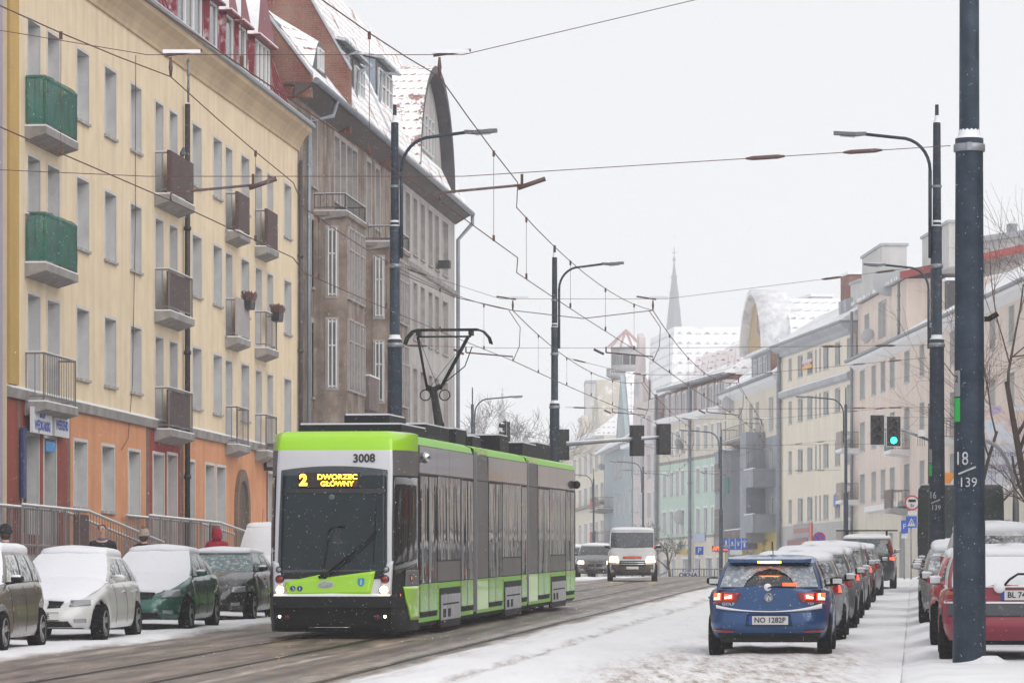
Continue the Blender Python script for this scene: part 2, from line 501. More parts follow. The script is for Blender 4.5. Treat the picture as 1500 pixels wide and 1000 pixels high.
# tram rails lying in the carriageway
M_rail_ = mat("wet_steel_rail", (.10, .095, .095), .25, metal=.8, var=.4, vs_=2, dust=.05)
for tc_, lab, dz_ in ((-9.85, 'pair of wet steel tram rails under the tram', .012), (-6.42, 'pair of tram rails mostly buried in the snow strip beside the tram', .012)):
    o = thing('tram_rails', lab, 'rails', RD(tc_, 45, 0), 0, None); org = o.location.copy()
    for dx in (-.72, .72):
        m = MB(); Yk = [30 + 3 * k for k in range(41)]
        for a_, c_ in zip(Yk, Yk[1:]):
            p0, p1 = RD(tc_ + dx, a_, dz_) - org, RD(tc_ + dx, c_, dz_) - org; w_ = Vector((.035, 0, 0)); w2 = Vector((.05, 0, 0)); w3 = Vector((.085, 0, 0))
            m.quad(p0 - w_, p0 + w_, p1 + w_, p1 - w_, 0); m.quad(p0 + w2, p0 + w3, p1 + w3, p1 + w2, 1)
        m.build('rail', [M_rail_, M_black], o)
# ================================================================ buildings
WCACHE = {}
def window_part(parent, x, z, w, h, y, style, fm, gm, name='window'):
    key = (round(w, 2), round(h, 2), style, fm.name, gm.name)
    if key not in WCACHE:
        f = MB(); e = .055
        f.box(0, e, -.05, .04, 0, h); f.box(w - e, w, -.05, .04, 0, h)
        f.box(e, w - e, -.05, .04, 0, e); f.box(e, w - e, -.05, .04, h - e, h)
        if w > .75 and 'm' in style: f.box(w / 2 - .045, w / 2 + .045, -.055, .035, e, h - e)
        if 't' in style: f.box(e, w - e, -.052, .03, h * .68, h * .68 + .05)
        if 'd' in style: f.box(e, w - e, -.045, .03, e, h * .3)
        p = MB(); p.quad(Vector((e, 0, e)), Vector((w - e, 0, e)), Vector((w - e, 0, h - e)), Vector((e, 0, h - e)))
        WCACHE[key] = (f.mesh('window_frame', fm), p.mesh('pane', gm))
    a, c = WCACHE[key]
    o = link(name, a, parent, (x, y, z))
    link('pane', c, o)
    return o
class Bld:
    def __init__(s, name, label, cat, P0, P1, zb, group=None):
        s.P0 = Vector(P0); d = Vector(P1) - s.P0
        s.L = d.length; s.u = d.normalized(); s.zb = zb
        s.root = thing(name, label, cat, (P0[0], P0[1], zb), math.atan2(d.y, d.x), group)
    def lx(s, px):
        k = (px - 750) / F
        return (k * s.P0.y - s.P0.x) / (s.u.x - k * s.u.y)
    def lz(s, px, py):
        return PZ(py, s.P0.y + s.u.y * s.lx(px)) - s.zb
    def above(s, h): return CZ + h - s.zb      # height over the camera -> local z
    def wall(s, ops, z1, mats, zone=None, d=.28, back=9.0, x0=0, x1=None, name='wall', border=None, y0=0.0, z0=0, bw=.07):
        """front wall with real openings; mats: [wall, reveal, border, zones...]"""
        x1 = s.L if x1 is None else x1
        xs = sorted({round(v, 3) for o in ops for v in (o[0], o[1])} | {x0, x1} | {v for v in (zone or {}).get('x', [])})
        zs = sorted({round(v, 3) for o in ops for v in (o[2], o[3])} | {z0, z1} | {v for v in (zone or {}).get('z', [])})
        xs = [v for v in xs if x0 <= v <= x1]; zs = [v for v in zs if z0 <= v <= z1]
        ops_ = [tuple(round(v, 3) for v in o[:4]) for o in ops]
        m = MB()
        for i in range(len(xs) - 1):
            for j in range(len(zs) - 1):
                cx, cz = (xs[i] + xs[i + 1]) / 2, (zs[j] + zs[j + 1]) / 2
                if any(o[0] < cx < o[1] and o[2] < cz < o[3] for o in ops_): continue
                k = zone['f'](cx, cz) if zone else 0
                m.quad(Vector((xs[i], y0, zs[j])), Vector((xs[i + 1], y0, zs[j])), Vector((xs[i + 1], y0, zs[j + 1])), Vector((xs[i], y0, zs[j + 1])), k)
        for a, bb, c, e in ops_:
            q = lambda x, y, z: Vector((x, y0 + y, z))
            m.quad(q(a, 0, c), q(a, 0, e), q(a, d, e), q(a, d, c), 1); m.quad(q(bb, 0, c), q(bb, d, c), q(bb, d, e), q(bb, 0, e), 1)
            m.quad(q(a, 0, e), q(bb, 0, e), q(bb, d, e), q(a, d, e), 1); m.quad(q(a, 0, c), q(a, d, c), q(bb, d, c), q(bb, 0, c), 1)
            if border:
                for B_ in ((a - bw, a, c, e), (bb, bb + bw, c, e), (a - bw, bb + bw, e, e + bw)):
                    m.box(B_[0], B_[1], y0 - .018, y0 + .01, B_[2], B_[3], 2)
        # sides, back, floor cap
        m.quad(Vector((x0, back, z0)), Vector((x0, y0, z0)), Vector((x0, y0, z1)), Vector((x0, back, z1)), 0)
        m.quad(Vector((x1, y0, z0)), Vector((x1, back, z0)), Vector((x1, back, z1)), Vector((x1, y0, z1)), 0)
        m.quad(Vector((x1, back, z0)), Vector((x0, back, z0)), Vector((x0, back, z1)), Vector((x1, back, z1)), 0)
        m.quad(Vector((x0, y0, z1)), Vector((x1, y0, z1)), Vector((x1, back, z1)), Vector((x0, back, z1)), 0)
        return m.build(name, mats, s.root)
    def windows(s, ops, style, fm, gm, d=.28, y0=0.0, sill=None, name='window'):
        for o in ops:
            st = o[4] if len(o) > 4 else style
            wd = window_part(s.root, o[0], o[2], o[1] - o[0], o[3] - o[2], y0 + d, st, fm, o[5] if len(o) > 5 else gm, name)
            if sill is not None:
                key = ('sill', round(o[1] - o[0], 2), sill.name)
                if key not in WCACHE:
                    m = MB(); W_ = o[1] - o[0]; m.box(-.06, W_ + .06, -d - .07, -.051, -.05, .012)
                    WCACHE[key] = m.mesh('sill', sill)
                link('sill', WCACHE[key], wd)
    def extr(s, pts, x0, x1, m, name, mi=None, d=None):
        """closed profile pts [(y,z)] swept along x"""
        b = MB()
        b.prism([(x0, y, z) for y, z in pts], (x1 - x0, 0, 0))
        return b.build(name, m, s.root)
    def pipe(s, x, z0, z1, m, r=.055, y=-.1, name='downpipe'):
        b = MB(); b.tube([(x, y, z0), (x, y, z1)], r, 8)
        for z in (z0 + (z1 - z0) * k / 4 for k in range(1, 4)): b.tube([(x, y, z - .05), (x, y, z + .05)], r * 1.35, 8)
        return b.build(name, m, s.root)
    def balcony(s, x0, x1, z, dep, slabm, railm, net=None, h=1.05, bars=.17, solid=None, y0=0.0, snowy=True, snow_edge=True):
        o = MB(); o.box(x0 - .06, x1 + .06, y0 - dep - .06, y0 - .002, z - .16, z)
        o.prism([(x0 - .06, y0 - dep - .06, z - .16), (x0 - .06, y0 - .002, z - .16), (x0 - .06, y0 - .002, z - .30)], (x1 - x0 + .12, 0, 0))
        sl = o.build('balcony_slab', slabm, s.root)
        sn = MB(); sn.box(x0 - .05, x1 + .05, y0 - dep - .05, y0 - .004, z, z + .03); sn.build('snow_layer', M_snow, sl)
        r = MB(); yf = y0 - dep
        r.box(x0, x1, yf - .02, yf + .02, z + h - .04, z + h); r.box(x0 - .02, x0 + .02, yf, y0 - .01, z + h - .04, z + h); r.box(x1 - .02, x1 + .02, yf, y0 - .01, z + h - .04, z + h)
        r.box(x0, x1, yf - .012, yf + .012, z + .1, z + .13); r.box(x0 - .012, x0 + .012, yf, y0 - .01, z + .1, z + .13); r.box(x1 - .012, x1 + .012, yf, y0 - .01, z + .1, z + .13)
        n = max(3, int((x1 - x0) / bars))
        for k in range(n + 1):
            x = x0 + (x1 - x0) * k / n; w_ = .016 if k in (0, n) else .006
            r.box(x - w_, x + w_, yf - w_, yf + w_, z + (0 if k in (0, n) else .1), z + h - .04)
        n = max(2, int(dep / bars))
        for k in range(1, n + 1):
            y = yf + (dep - .02) * k / n
            for x in (x0, x1): r.box(x - .008, x + .008, y - .008, y + .008, z + .1, z + h - .04)
        if snowy:
            r.box(x0, x1, yf - .018, yf + .018, z + h, z + h + .018, 1); r.box(x0 - .018, x0 + .018, yf, y0 - .01, z + h, z + h + .018, 1)
        ro = r.build('railing', [railm, M_snow], s.root)
        if net or solid:
            q = MB(); a = .035
            rows = []
            for j in range(9):
                row = []
                zz = z + .06 + (h - .02) * j / 8
                path = [(x0 - a, y0 - .02), (x0 - a, yf - a)] + [(x0 + (x1 - x0) * i / 10, yf - a) for i in range(1, 10)] + [(x1 + a, yf - a), (x1 + a, y0 - .02)]
                if solid:
                    path = [(x0 - a, yf + dep * .12), (x0 - a, yf - a)] + [(x0 + (x1 - x0) * i / 10, yf - a) for i in range(1, 10)] + [(x1 + a, yf - a), (x1 + a, yf + .1)]
                for i, (x, y) in enumerate(path):
                    wv = .035 * noise.noise(Vector((x * 3, y * 3, zz * 2 + x0))) if net else 0
                    row.append((x + wv, y - abs(wv), zz + (.05 * noise.noise(Vector((x * 2, 5, x0))) if net else 0)))
                rows.append(row)
            q.grid(rows)
            q.build('balcony_netting' if net else 'balcony_screen', net or solid, s.root)
        return ro

# ---------------------------------------------------------------- materials
M_yel = plaster("yellow_plaster", (.80, .66, .47), (.70, .57, .40), .5, (.50, .41, .30), .15, 1.3)
M_yel2 = plaster("ochre_cornice_plaster", (.60, .46, .30), (.48, .36, .24), .5, (.34, .26, .19))
M_org = mat("orange_stone_cladding", (.66, .30, .15), .8, var=.3, vs_=1.3, bmp=.3, bs=20, streak=.35, col2=(.58, .25, .12))
M_redp = mat("red_painted_plaster", (.33, .035, .028), .8, var=.3, vs_=1.2, bmp=.3, streak=.25)
M_redl = mat("brown_red_plaster", (.30, .055, .036), .8, var=.3, vs_=1.2, bmp=.3, streak=.3)
M_rev = mat("grey_plaster_reveal", (.60, .60, .60), .9, var=.18, vs_=2.5, bmp=.3, dust=.12)
M_revw = mat("pale_plaster_surround", (.62, .58, .55), .9, var=.15)
M_strip = mat("brown_stone_strip", (.19, .135, .10), .85, var=.3, dust=.1)
M_mred = mat("maroon_metal_roof", (.22, .014, .034), .5, var=.3, vs_=1.2, dust=.06, snow=0)
M_mredsn = mat("maroon_metal_under_snow", (.20, .016, .032), .6, dust=.42, dustscale=2.2)
M_gutter = mat("zinc_gutter", (.27, .30, .34), .5, metal=.4, var=.3)
M_green = mat("green_netting", (.010, .16, .115), .8, var=.6, vs_=2.5, dust=.04, streak=.7, dirt=(.01, .06, .05))
M_green.node_tree.nodes["Principled BSDF"].inputs["Alpha"].default_value = .80
M_brown = mat("brown_balcony_panel", (.075, .034, .034), .7, var=.35, vs_=3, dust=.15)
M_slab = mat("weathered_concrete", (.34, .32, .31), .9, var=.4, vs_=2, streak=.5)
M_rail = mat("grey_painted_railing", (.16, .14, .14), .6, dust=.1)

# ================================================================ 1  yellow tenement
TL = -18.9
def PL(Y, t=TL): return (t + SL * Y, Y)
YZB = 1.35
Y = Bld('yellow_tenement', 'long yellow plastered tenement with orange ground floor and maroon dormered roof', 'building', PL(79.9), PL(117.5), YZB)
yrow = [12.26, 9.36, 6.42]                       # window heads over the camera
cols = [(112, 133), (153, 172), (191, 209), (281.5, 295.5), (312, 325.5), (353, 366.5), (416, 428)]
dcols = [(40, 61), (69, 90), (227, 241.5), (248, 263), (330, 343.5), (374, 385.5), (391, 402)]
def opx(b, c, wdt=None):
    a = b.lx(c[0]); return a, a + (wdt or 1.25)
ops = []
for hz in yrow:
    for c in cols:
        a, e = opx(Y, c, 1.25); z = Y.above(hz); ops.append((a, e, z - 1.58, z, 'mt', M_glass if (c[0] + hz) % 3 < 2 else M_glassd))
    for c in dcols:
        a, e = opx(Y, c, 1.15 if c[0] in (40, 69) else 1.0); z = Y.above(hz) - .05; ops.append((a, e, z - 2.28, z, 'mtd', M_glass))
gops = [(Y.lx(a), Y.lx(a) + w_, Y.above(z0), Y.above(z1), 'mt', M_glassd) for a, w_, z0, z1 in
        ((108, 1.35, 1.93, 3.42), (149, 1.35, 1.90, 3.42), (188, 1.35, 1.9, 3.42),
         (272, 1.2, .9, 3.42), (300.5, 1.3, .75, 3.42), (317, 1.3, .75, 3.42), (224, 1.35, 1.2, 3.45),
         (393, 1.1, 1.5, 3.5), (410, 1.1, .7, 3.5))]
shop = [(Y.lx(33), Y.lx(33) + 1.45, Y.above(1.25), Y.above(3.38), '', M_glassd), (Y.lx(64), Y.lx(64) + 1.15, Y.above(.95), Y.above(3.36), 'td', M_glassd)]
doors = [(Y.lx(245), Y.lx(245) + 1.25, Y.above(.3), Y.above(3.5), 'd', mat('maroon_door', (.13, .010, .012), .6, var=.3))]
zz = [Y.above(4.08)]
xr = [Y.lx(7), Y.lx(26), Y.lx(30), Y.lx(95), Y.lx(99), Y.lx(103), Y.lx(214), Y.lx(219), Y.lx(264), Y.lx(268), Y.lx(386), Y.lx(390)]
def zf(x, z):
    if z > zz[0]: return 0
    if x < Y.lx(26) or Y.lx(30) < x < Y.lx(99): return 5
    if Y.lx(26) < x < Y.lx(30) or Y.lx(99) < x < Y.lx(103) or Y.lx(214) < x < Y.lx(219) or Y.lx(264) < x < Y.lx(268): return 6
    if Y.lx(219) < x < Y.lx(264): return 4
    if x > Y.lx(390): return 5
    return 3
ZT = Y.above(13.6)
Y.wall(ops + gops + shop + doors, ZT, [M_yel, M_rev, M_revw, M_org, M_redp, M_redl, M_strip], {'x': xr, 'z': zz, 'f': zf}, d=.30, back=11, border=True)
Y.windows(ops + gops, 'mt', M_frame, M_glass, d=.30, sill=mat("snowy_sill", (.30, .28, .28), .8, dust=.5))
Y.windows(shop, '', M_dfr, M_glassd, d=.30, name='shop_window')
Y.windows(doors, 'd', M_redp, M_glassd, d=.3, name='entrance_door')
# string course, coved cornice, gutter
Y.extr([(-.002, ZT - .0), (-.002, zz[0]), (-.08, zz[0]), (-.10, zz[0] + .20), (-.002, zz[0] + .24)][1:], 0, Y.L, M_slab, 'string_course')
Y.extr([(-.10, zz[0] + .201), (-.10, zz[0] + .23), (-.003, zz[0] + .27), (-.003, zz[0] + .241)], 0, Y.L, M_snow, 'snow_layer')
Y.extr([(-.002, ZT - .09), (-.05, ZT - .09), (-.06, ZT), (-.12, ZT + .14), (-.24, ZT + .33), (-.40, ZT + .48), (-.43, ZT + .60), (.4, ZT + .60), (.4, ZT + .004), (-.002, ZT + .004)], -.1, Y.L + .1, M_yel2, 'cornice')
Y.extr([(-.40, ZT + .603), (-.52, ZT + .62), (-.53, ZT + .70), (-.42, ZT + .72), (.3, ZT + .72), (.3, ZT + .603)], -.1, Y.L + .25, M_gutter, 'gutter')
Y.extr([(-.50, ZT + .722), (-.50, ZT + .74), (.1, ZT + .78), (.1, ZT + .722)], -.1, Y.L + .2, M_snow, 'snow_layer')
# pilaster strip at the near corner
Y.extr([(-.002, zz[0] + .28), (-.06, zz[0] + .28), (-.06, ZT - .1), (-.002, ZT - .1)], 0, Y.lx(24), plaster("ochre_pilaster_plaster", (.55, .36, .13), None, .2), 'corner_pilaster')
# mansard: steep maroon face then a low snow-covered top
zb_ = ZT + .70
MH = 2.55
Y.extr([(-.02, zb_), (.95, zb_ + MH), (1.05, zb_ + MH), (5, zb_ + MH + 1.0), (10.5, zb_ + MH), (10.5, zb_)], 0, Y.L - .15, [M_mredsn], 'mansard_roof')
Y.extr([(.80, zb_ + MH - .04), (.90, zb_ + MH + .10), (5, zb_ + MH + 1.15), (5, zb_ + MH + 1.02), (1.06, zb_ + MH + .02)], 0, Y.L - .1, M_snow, 'snow_layer')
sn = MB()
for k in range(0, int(Y.L / .55)):
    x = .2 + k * .55; a, c = Vector((x, -.04, zb_ + .02)), Vector((x, .93, zb_ + MH))
    sn.tube([a, c], .022, 4)
sn.build('standing_seam', M_mred, Y.root)
# roof dormers: triangular gable over a window, sides spread to the foot of the roof
def dormer(b, xa, wd, hwin, peak, n, style='m'):
    """xa start, wd window width, hwin, gable peak height above the eave"""
    yf = .06
    m = MB()
    z0, z1 = zb_ + .04, zb_ + .04 + hwin
    xm = xa + wd / 2; sp = .42
    zp = zb_ + peak
    # front cheek: spreading skirts left and right and gable over window
    for sx in (-1, 1):
        e = xm + sx * (wd / 2); o = e + sx * sp
        m.poly([Vector((e, yf, z0)), Vector((o, yf - .02, z0)), Vector((e, yf - .02, z1 + .02)), Vector((e, yf, z1))][::1 if sx < 0 else -1], 0)
        # cheek roof going back to the slope
        m.poly([Vector((o, yf - .02, z0)), Vector((e, yf - .02, z1 + .02)), Vector((e, 1.4, z1 + .02)), Vector((o + sx * .1, 1.0, z0 + .3))], 0)
        m.poly([Vector((e, yf + .3, z0)), Vector((e, yf + .3, z1)), Vector((e, 1.3, z1)), Vector((e, 1.3, z0))], 1)
    # gable
    g0, g1, gp = Vector((xm - wd / 2 - .16, yf - .12, z1 + .04)), Vector((xm + wd / 2 + .16, yf - .12, z1 + .04)), Vector((xm, yf + .02, zp))
    m.poly([g0, g1, gp], 1)
    back = Vector((0, 2.6, 0))
    m.poly([g0, gp, gp + back, g0 + Vector((0, 1.5, .1))], 2)
    m.poly([gp, g1, g1 + Vector((0, 1.5, .1)), gp + back], 1)
    m.box(xm - wd / 2 - .18, xm + wd / 2 + .18, yf - .2, yf + .25, z1, z1 + .05, 1)
    m.box(xm - wd / 2 - .18, xm + wd / 2 + .18, yf - .2, yf - .02, z1 + .051, z1 + .09, 2)
    dm = m.build('dormer', [M_mredsn, M_mred, M_snow], b.root)
    for k in range(n):
        w_ = wd / n
        window_part(dm, xa + k * w_ + .02, z0 + .03, w_ - .04, hwin - .05, yf + .06, style, M_white, M_glassd)
    return dm
dormer(Y, Y.lx(190), 3.6, 1.62, 4.2, 4, '')
dormer(Y, Y.lx(263), 3.5, 1.62, 4.3, 3, '')
dormer(Y, Y.lx(310), 1.25, 1.62, 2.95, 1, '')
dormer(Y, Y.lx(334), 1.25, 1.62, 2.95, 1, '')
dormer(Y, Y.lx(352.5), 1.3, 1.62, 2.95, 1, '')
dormer(Y, Y.lx(376), 2.75, 1.62, 3.7, 2, 'm')
Y.pipe(Y.lx(268), 0.2, ZT - 1.0, mat("black_downpipe", (.02, .018, .022), .5, dust=.15), .072, -.12)
Y.pipe(Y.lx(268), ZT - .95, ZT + .5, M_gutter, .03, -.14)
Y.pipe(Y.L - .02, 2.0, ZT - .4, mat("brown_black_downpipe", (.05, .04, .045), .5, dust=.15), .07, -.10)
# balconies of the yellow tenement
def bz(b, hz): return b.above(hz)
for j, hz in enumerate(yrow):
    z = Y.above(hz) - 2.36
    a, e = Y.lx(37), Y.lx(84)
    Y.balcony(a, e, z, .40, M_slab, M_rail, net=M_green if j < 2 else None)
    a, e = Y.lx(226.5), Y.lx(261)
    Y.balcony(a, e, z, .36, M_slab, M_rail, solid=M_brown if j == 0 else None)
    if j:
        m = MB(); m.box(a + .05, e - .05, -.31, -.29, z + .14, z + 1.0); m.build('balcony_screen', M_brown, Y.root)
    a, e = Y.lx(330), Y.lx(347)
    a2, e2 = Y.lx(373.5), Y.lx(389)
    dk = mat("dark_green_cloth", (.012, .045, .042), .8, var=.5, dust=.1)
    gc = mat("grey_balcony_cloth", (.40, .37, .37), .85, var=.2, dust=.1)
    Y.balcony(a, e, z, .32, M_slab, M_rail, solid=(M_brown, gc, None)[j])
    Y.balcony(a2, e2, z, .32, M_slab, M_rail, solid=(M_brown, None, None)[j])
# crow, heather boxes
def wl(b, x, y, z):
    a = math.atan2(b.u.y, b.u.x)
    return Vector((b.P0.x + x * math.cos(a) - y * math.sin(a), b.P0.y + x * math.sin(a) + y * math.cos(a), b.zb + z))
def ang(b): return math.atan2(b.u.y, b.u.x)
cr = MB()
segs = [(-.22, .02, .015), (-.15, .03, .03), (-.06, .05, .065), (.03, .10, .075), (.09, .16, .055), (.12, .21, .042), (.16, .225, .036), (.20, .215, .014), (.235, .205, .004)]
cr.tube([(a, 0, c + .06) for a, c, r in segs], [r for a, c, r in segs], 10)
cr.tube([(.0, .02, .09), (.0, .02, -.005)], .008, 5); cr.tube([(.0, -.02, .09), (.0, -.02, -.005)], .008, 5)
co = cr.build('crow', mat("crow_feathers", (.03, .03, .035), .6, var=.9, vs_=6, col2=(.16, .16, .17)), loc=wl(Y, Y.lx(247), -.36, Y.above(yrow[0]) - 2.36 + 1.07), rz=ang(Y))
tag(co, 'crow perched on the brown balcony railing of the yellow house', 'bird')
M_heath = mat("heather", (.23, .10, .11), .9, var=.6, vs_=30, col2=(.10, .09, .05), dust=.25)
M_box = mat("planter_plastic", (.03, .03, .035), .6, dust=.15)
for px, lab in ((352, 'dark planter of dry pink heather on the rail of the grey-clothed balcony'), (394, 'dark planter of dry pink heather on the open railing balcony near the corner')):
    x = Y.lx(px) - 1.0
    m = MB(); m.prism([(-.35, -.12, 0), (.35, -.12, 0), (.40, -.14, .22), (-.40, -.14, .22)], (0, .24, 0))
    o = thing('flower_box', lab, 'planter', wl(Y, x, -.40, Y.above(yrow[1]) - 2.36 + .86), ang(Y), 'heather boxes on the balconies')
    m.build('planter', M_box, o)
    f = MB()
    for k in range(170):
        a = random.uniform(-.42, .42); c = random.uniform(-.2, .15); hh = random.uniform(.12, .30)
        p = Vector((a * .8, c * .6, .18)); q = Vector((a, c, .2 + hh))
        f.tube([p, (p + q) / 2 + Vector((random.uniform(-.02, .02), 0, .02)), q], [.006, .016, .012], 4)
    f.build('heather', M_heath, o)
# shop signs
M_sgn = mat("white_sign_board", (.66, .67, .70), .5, dust=.15)
M_blu = mat("blue_letters", (.03, .07, .36), .5)
def wall_sign(b, x0, x1, z0, z1, lines, name, label, base, fg, y=-.1, cat='sign', th=.06):
    o = MB(); o.box(0, x1 - x0, -th, 0, 0, z1 - z0)
    r = thing(name, label, cat, wl(b, x0, y, z0), ang(b))
    o.build('sign_board', base, r)
    for s_, cx, cz, sz, sx in lines:
        text(s_, sz, 'lettering', fg, r, frameM((cx, -th - .002, cz), (1, 0, 0), (0, 0, 1)), sx=sx, bold=.012)
    return r
xs0, xs1 = Y.lx(33), Y.lx(62)
wall_sign(Y, xs0, xs1, Y.above(3.40), Y.above(3.95), [('SKLEP', (xs1 - xs0) / 2, .40, .17, 1.2), ('WĘDKARSKI', (xs1 - xs0) / 2, .16, .27, .95)], 'shop_sign', 'white shop board with blue words SKLEP WĘDKARSKI over the shop window', M_sgn, M_blu, -.16)
xs0, xs1 = Y.lx(68.5), Y.lx(90)
wall_sign(Y, xs0, xs1, Y.above(3.42), Y.above(3.90), [('WEEKEND', (xs1 - xs0) / 2, .24, .28, .92)], 'shop_sign', 'white shop board with the blue word WEEKEND over the shop door', M_sgn, M_blu, -.12)
x_ = Y.lx(27)
wall_sign(Y, x_, x_ + .28, Y.above(2.0), Y.above(3.5), [], 'street_plate', 'narrow dark blue plate on the brown-red shop corner', mat("dark_blue_plate", (.03, .04, .15), .5, dust=.2), M_blu, -.05)
x_ = Y.lx(63.5)
wall_sign(Y, x_ + .1, x_ + 1.0, Y.above(3.08), Y.above(3.30), [], 'window_sticker', 'bright blue sign above the fishing shop door', mat("bright_blue_sign", (.02, .25, .60), .4), M_blu, .02)
# green grocer light box at the far corner
x_ = Y.lx(386)
lb = thing('light_box_sign', 'dark framed sign with red green and white panels beside the arched door', 'sign', wl(Y, x_, -.02, Y.above(3.55)), ang(Y))
m = MB(); m.box(0, .22, -1.0, 0, 0, .78); m.build('sign_box', M_dmetal, lb)
for k, c in enumerate(((.25, .28, .26), (.55, .08, .06), (.10, .38, .12), (.5, .5, .52))):
    m = MB(); m.box(-.012, -.001, -.96 + k * .23, -.96 + k * .23 + .19, .1, .62); m.build('sign_panel', mat('sign_panel_colour', c, .5, var=.5, vs_=8), lb)
# arched doorway
xa = Y.lx(343); wd = 2.1
m = MB(); N = 14
zs_, zt_ = Y.above(.2), Y.above(2.35)
for ri, ro, y, k in ((wd / 2 - .28, wd / 2, -.10, 0),):
    cx = xa + wd / 2
    pi = [(cx - ri, zs_)] + [(cx - ri * math.cos(math.pi * i / N), zt_ + ri * 1.05 * math.sin(math.pi * i / N)) for i in range(N + 1)] + [(cx + ri, zs_)]
    po = [(cx - ro, zs_)] + [(cx - ro * math.cos(math.pi * i / N), zt_ + ro * 1.05 * math.sin(math.pi * i / N)) for i in range(N + 1)] + [(cx + ro, zs_)]
    for i in range(len(pi) - 1):
        a, b_, c, d = pi[i], pi[i + 1], po[i + 1], po[i]
        m.prism([(a[0], y, a[1]), (b_[0], y, b_[1]), (c[0], y, c[1]), (d[0], y, d[1])], (0, -.12 + .22, 0))
dr = m.build('arched_doorway', M_strip, Y.root)
m = MB(); m.prism([(p[0], -.03, p[1]) for p in pi], (0, .028, 0)); m.build('door_leaf', mat("old_brown_door", (.10, .065, .045), .7, var=.4, dust=.15), dr)
# stairs with railings in front of the raised entrances
M_hand = mat("snowy_handrail", (.22, .20, .20), .5, dust=.1)
def stairs(px0, px1, px2, tt, ztop, zend, label):
    tq = -18.9 + .7
    f = lambda px: (tt * F) / (px - 750 - SL * F)
    y0, y1, y2 = f(px0), f(px1), f(px2)
    zt_ = ztop - 1.0
    o = thing('entrance_stairs', label, 'stairs', (tt + SL * y0, y0, g(y0) + .12), math.pi / 2 - TH, 'railed stairs before the yellow house')
    L1, L2 = (y1 - y0) / math.cos(TH), (y2 - y0) / math.cos(TH)
    bz_ = g(y0) + .12
    D = (-18.9 - tt) * -math.cos(TH)
    m = MB(); m.box(0, L1, .03, D, -.3, zt_ - bz_); n = 8
    for k in range(n):
        xa_, xb_ = L1 + (L2 - L1) * k / n, L1 + (L2 - L1) * (k + 1) / n
        m.box(xa_ + .001, xb_, .03, D, -.3, (zt_ - bz_) * (1 - (k + 1) / (n + 1)) + .1)
    m.build('platform', M_slab, o)
    dpan = MB(); dpan.box(L1 - 1.5, L1 - .05, -.015, .012, zt_ - bz_ - .6, ztop - bz_ - .08); dpan.build('dark_panel', M_brown, o)
    for off in (0.0, .55):
        r = MB()
        P = [(-.0, off, ztop - bz_), (L1, off, ztop - bz_), (L2, off, zend - bz_)]
        r.tube(P, .028, 6)
        r.tube([(p[0], p[1], p[2] - .8) for p in P], .014, 5)
        r.tube([(p[0], p[1], p[2] + .024) for p in P], .024, 6, 1)
        for k in range(int(L1 / .22)):
            x = k * .22 + .02; w_ = .006 if k % 6 else .02
            r.box(x - w_, x + w_, off - w_, off + w_, zt_ - bz_ - .05, ztop - bz_ - .02)
        for k in range(int((L2 - L1) / .30)):
            x = L1 + .2 + k * .30; zz_ = (ztop + (zend - ztop) * (x - L1) / (L2 - L1)) - bz_
            r.box(x - .007, x + .007, off - .007, off + .007, zz_ - .95, zz_ - .02)
        r.build('railing', [M_hand, M_snow], o)
stairs(33, 130, 240, -18.2, CZ + 1.79, CZ + 1.24 - .03, 'raised entrance steps with snowy handrail in front of the fishing shop')
stairs(219, 322, 372, -18.2, CZ + 1.83, CZ + 1.6, 'raised entrance steps with snowy handrail before the red bay and arched door')
cab = MB(); cab.tube([(Y.lx(197), -.03, Y.above(13)), (Y.lx(196), -.04, Y.above(9)), (Y.lx(192), -.03, Y.above(5)), (Y.lx(186), -.03, Y.above(3.7)), (Y.lx(176), -.03, Y.above(3.4))], .009, 4); cab.build('cable', M_wire, Y.root)

# neighbour that just enters the picture at its edge
N0 = Bld('lilac_house', 'narrow strip of a pale lilac rendered house next to the yellow tenement', 'building', PL(50, -18.87), PL(79.4, -18.87), 1.2)
o0 = [(2 + 3 * k, 3.2 + 3 * k, 3.0 + 3 * j, 4.7 + 3 * j) for k in range(9) for j in range(4)]
M_lil = plaster("lilac_plaster", (.40, .36, .44), (.34, .31, .38))
N0.wall(o0, 17, [M_lil, M_rev, M_revw], d=.2)
N0.windows(o0, 'm', M_frame, M_glassd, d=.2)

# ================================================================ 2  grey-brown tenement
G = Bld('grey_tenement', 'tall weathered grey-brown tenement with bays, balconies and steep snowy tile roof', 'building', PL(117.7, -19.0), PL(158.4, -19.0), 1.7)
M_gb = plaster("dirty_brown_plaster", (.17, .125, .105), (.38, .32, .28), .75, (.06, .045, .038), .4, 1.1)
M_gg = plaster("grey_render", (.46, .44, .43), (.37, .35, .34), .5, (.20, .19, .18), .2, .5)
M_gr = mat("pale_window_surround", (.42, .385, .375), .9, var=.3, vs_=3, dust=.05)
ZE = G.above(15.55)
xs_ = G.lx(573)
rows2 = [(14.95, 2.15), (11.75, 2.15), (8.5, 2.35), (5.1, 2.2)]
gop = []
for hz, hh in rows2:
    z = G.above(hz)
    for px in (452, 456, 490, 499, 508, 516, 537, 550):
        if px == 452: continue
        gop.append((G.lx(px), G.lx(px) + 1.05, z - hh, z, 'mt', M_glassd))
    for px in (594, 605, 616, 627.5, 637):
        gop.append((G.lx(px), G.lx(px) + 1.15, z - hh, z, 'mt', M_glassd))
    gop.append((G.lx(648), G.lx(648) + 1.7, z - hh, z, 'mt', M_glassd))
G.wall(gop, ZE, [M_gb, M_gr, M_gr, M_gg], {'x': [xs_], 'z': [], 'f': lambda x, z: 3 if x > xs_ else 0}, d=.22, back=12, border=True, bw=.16)
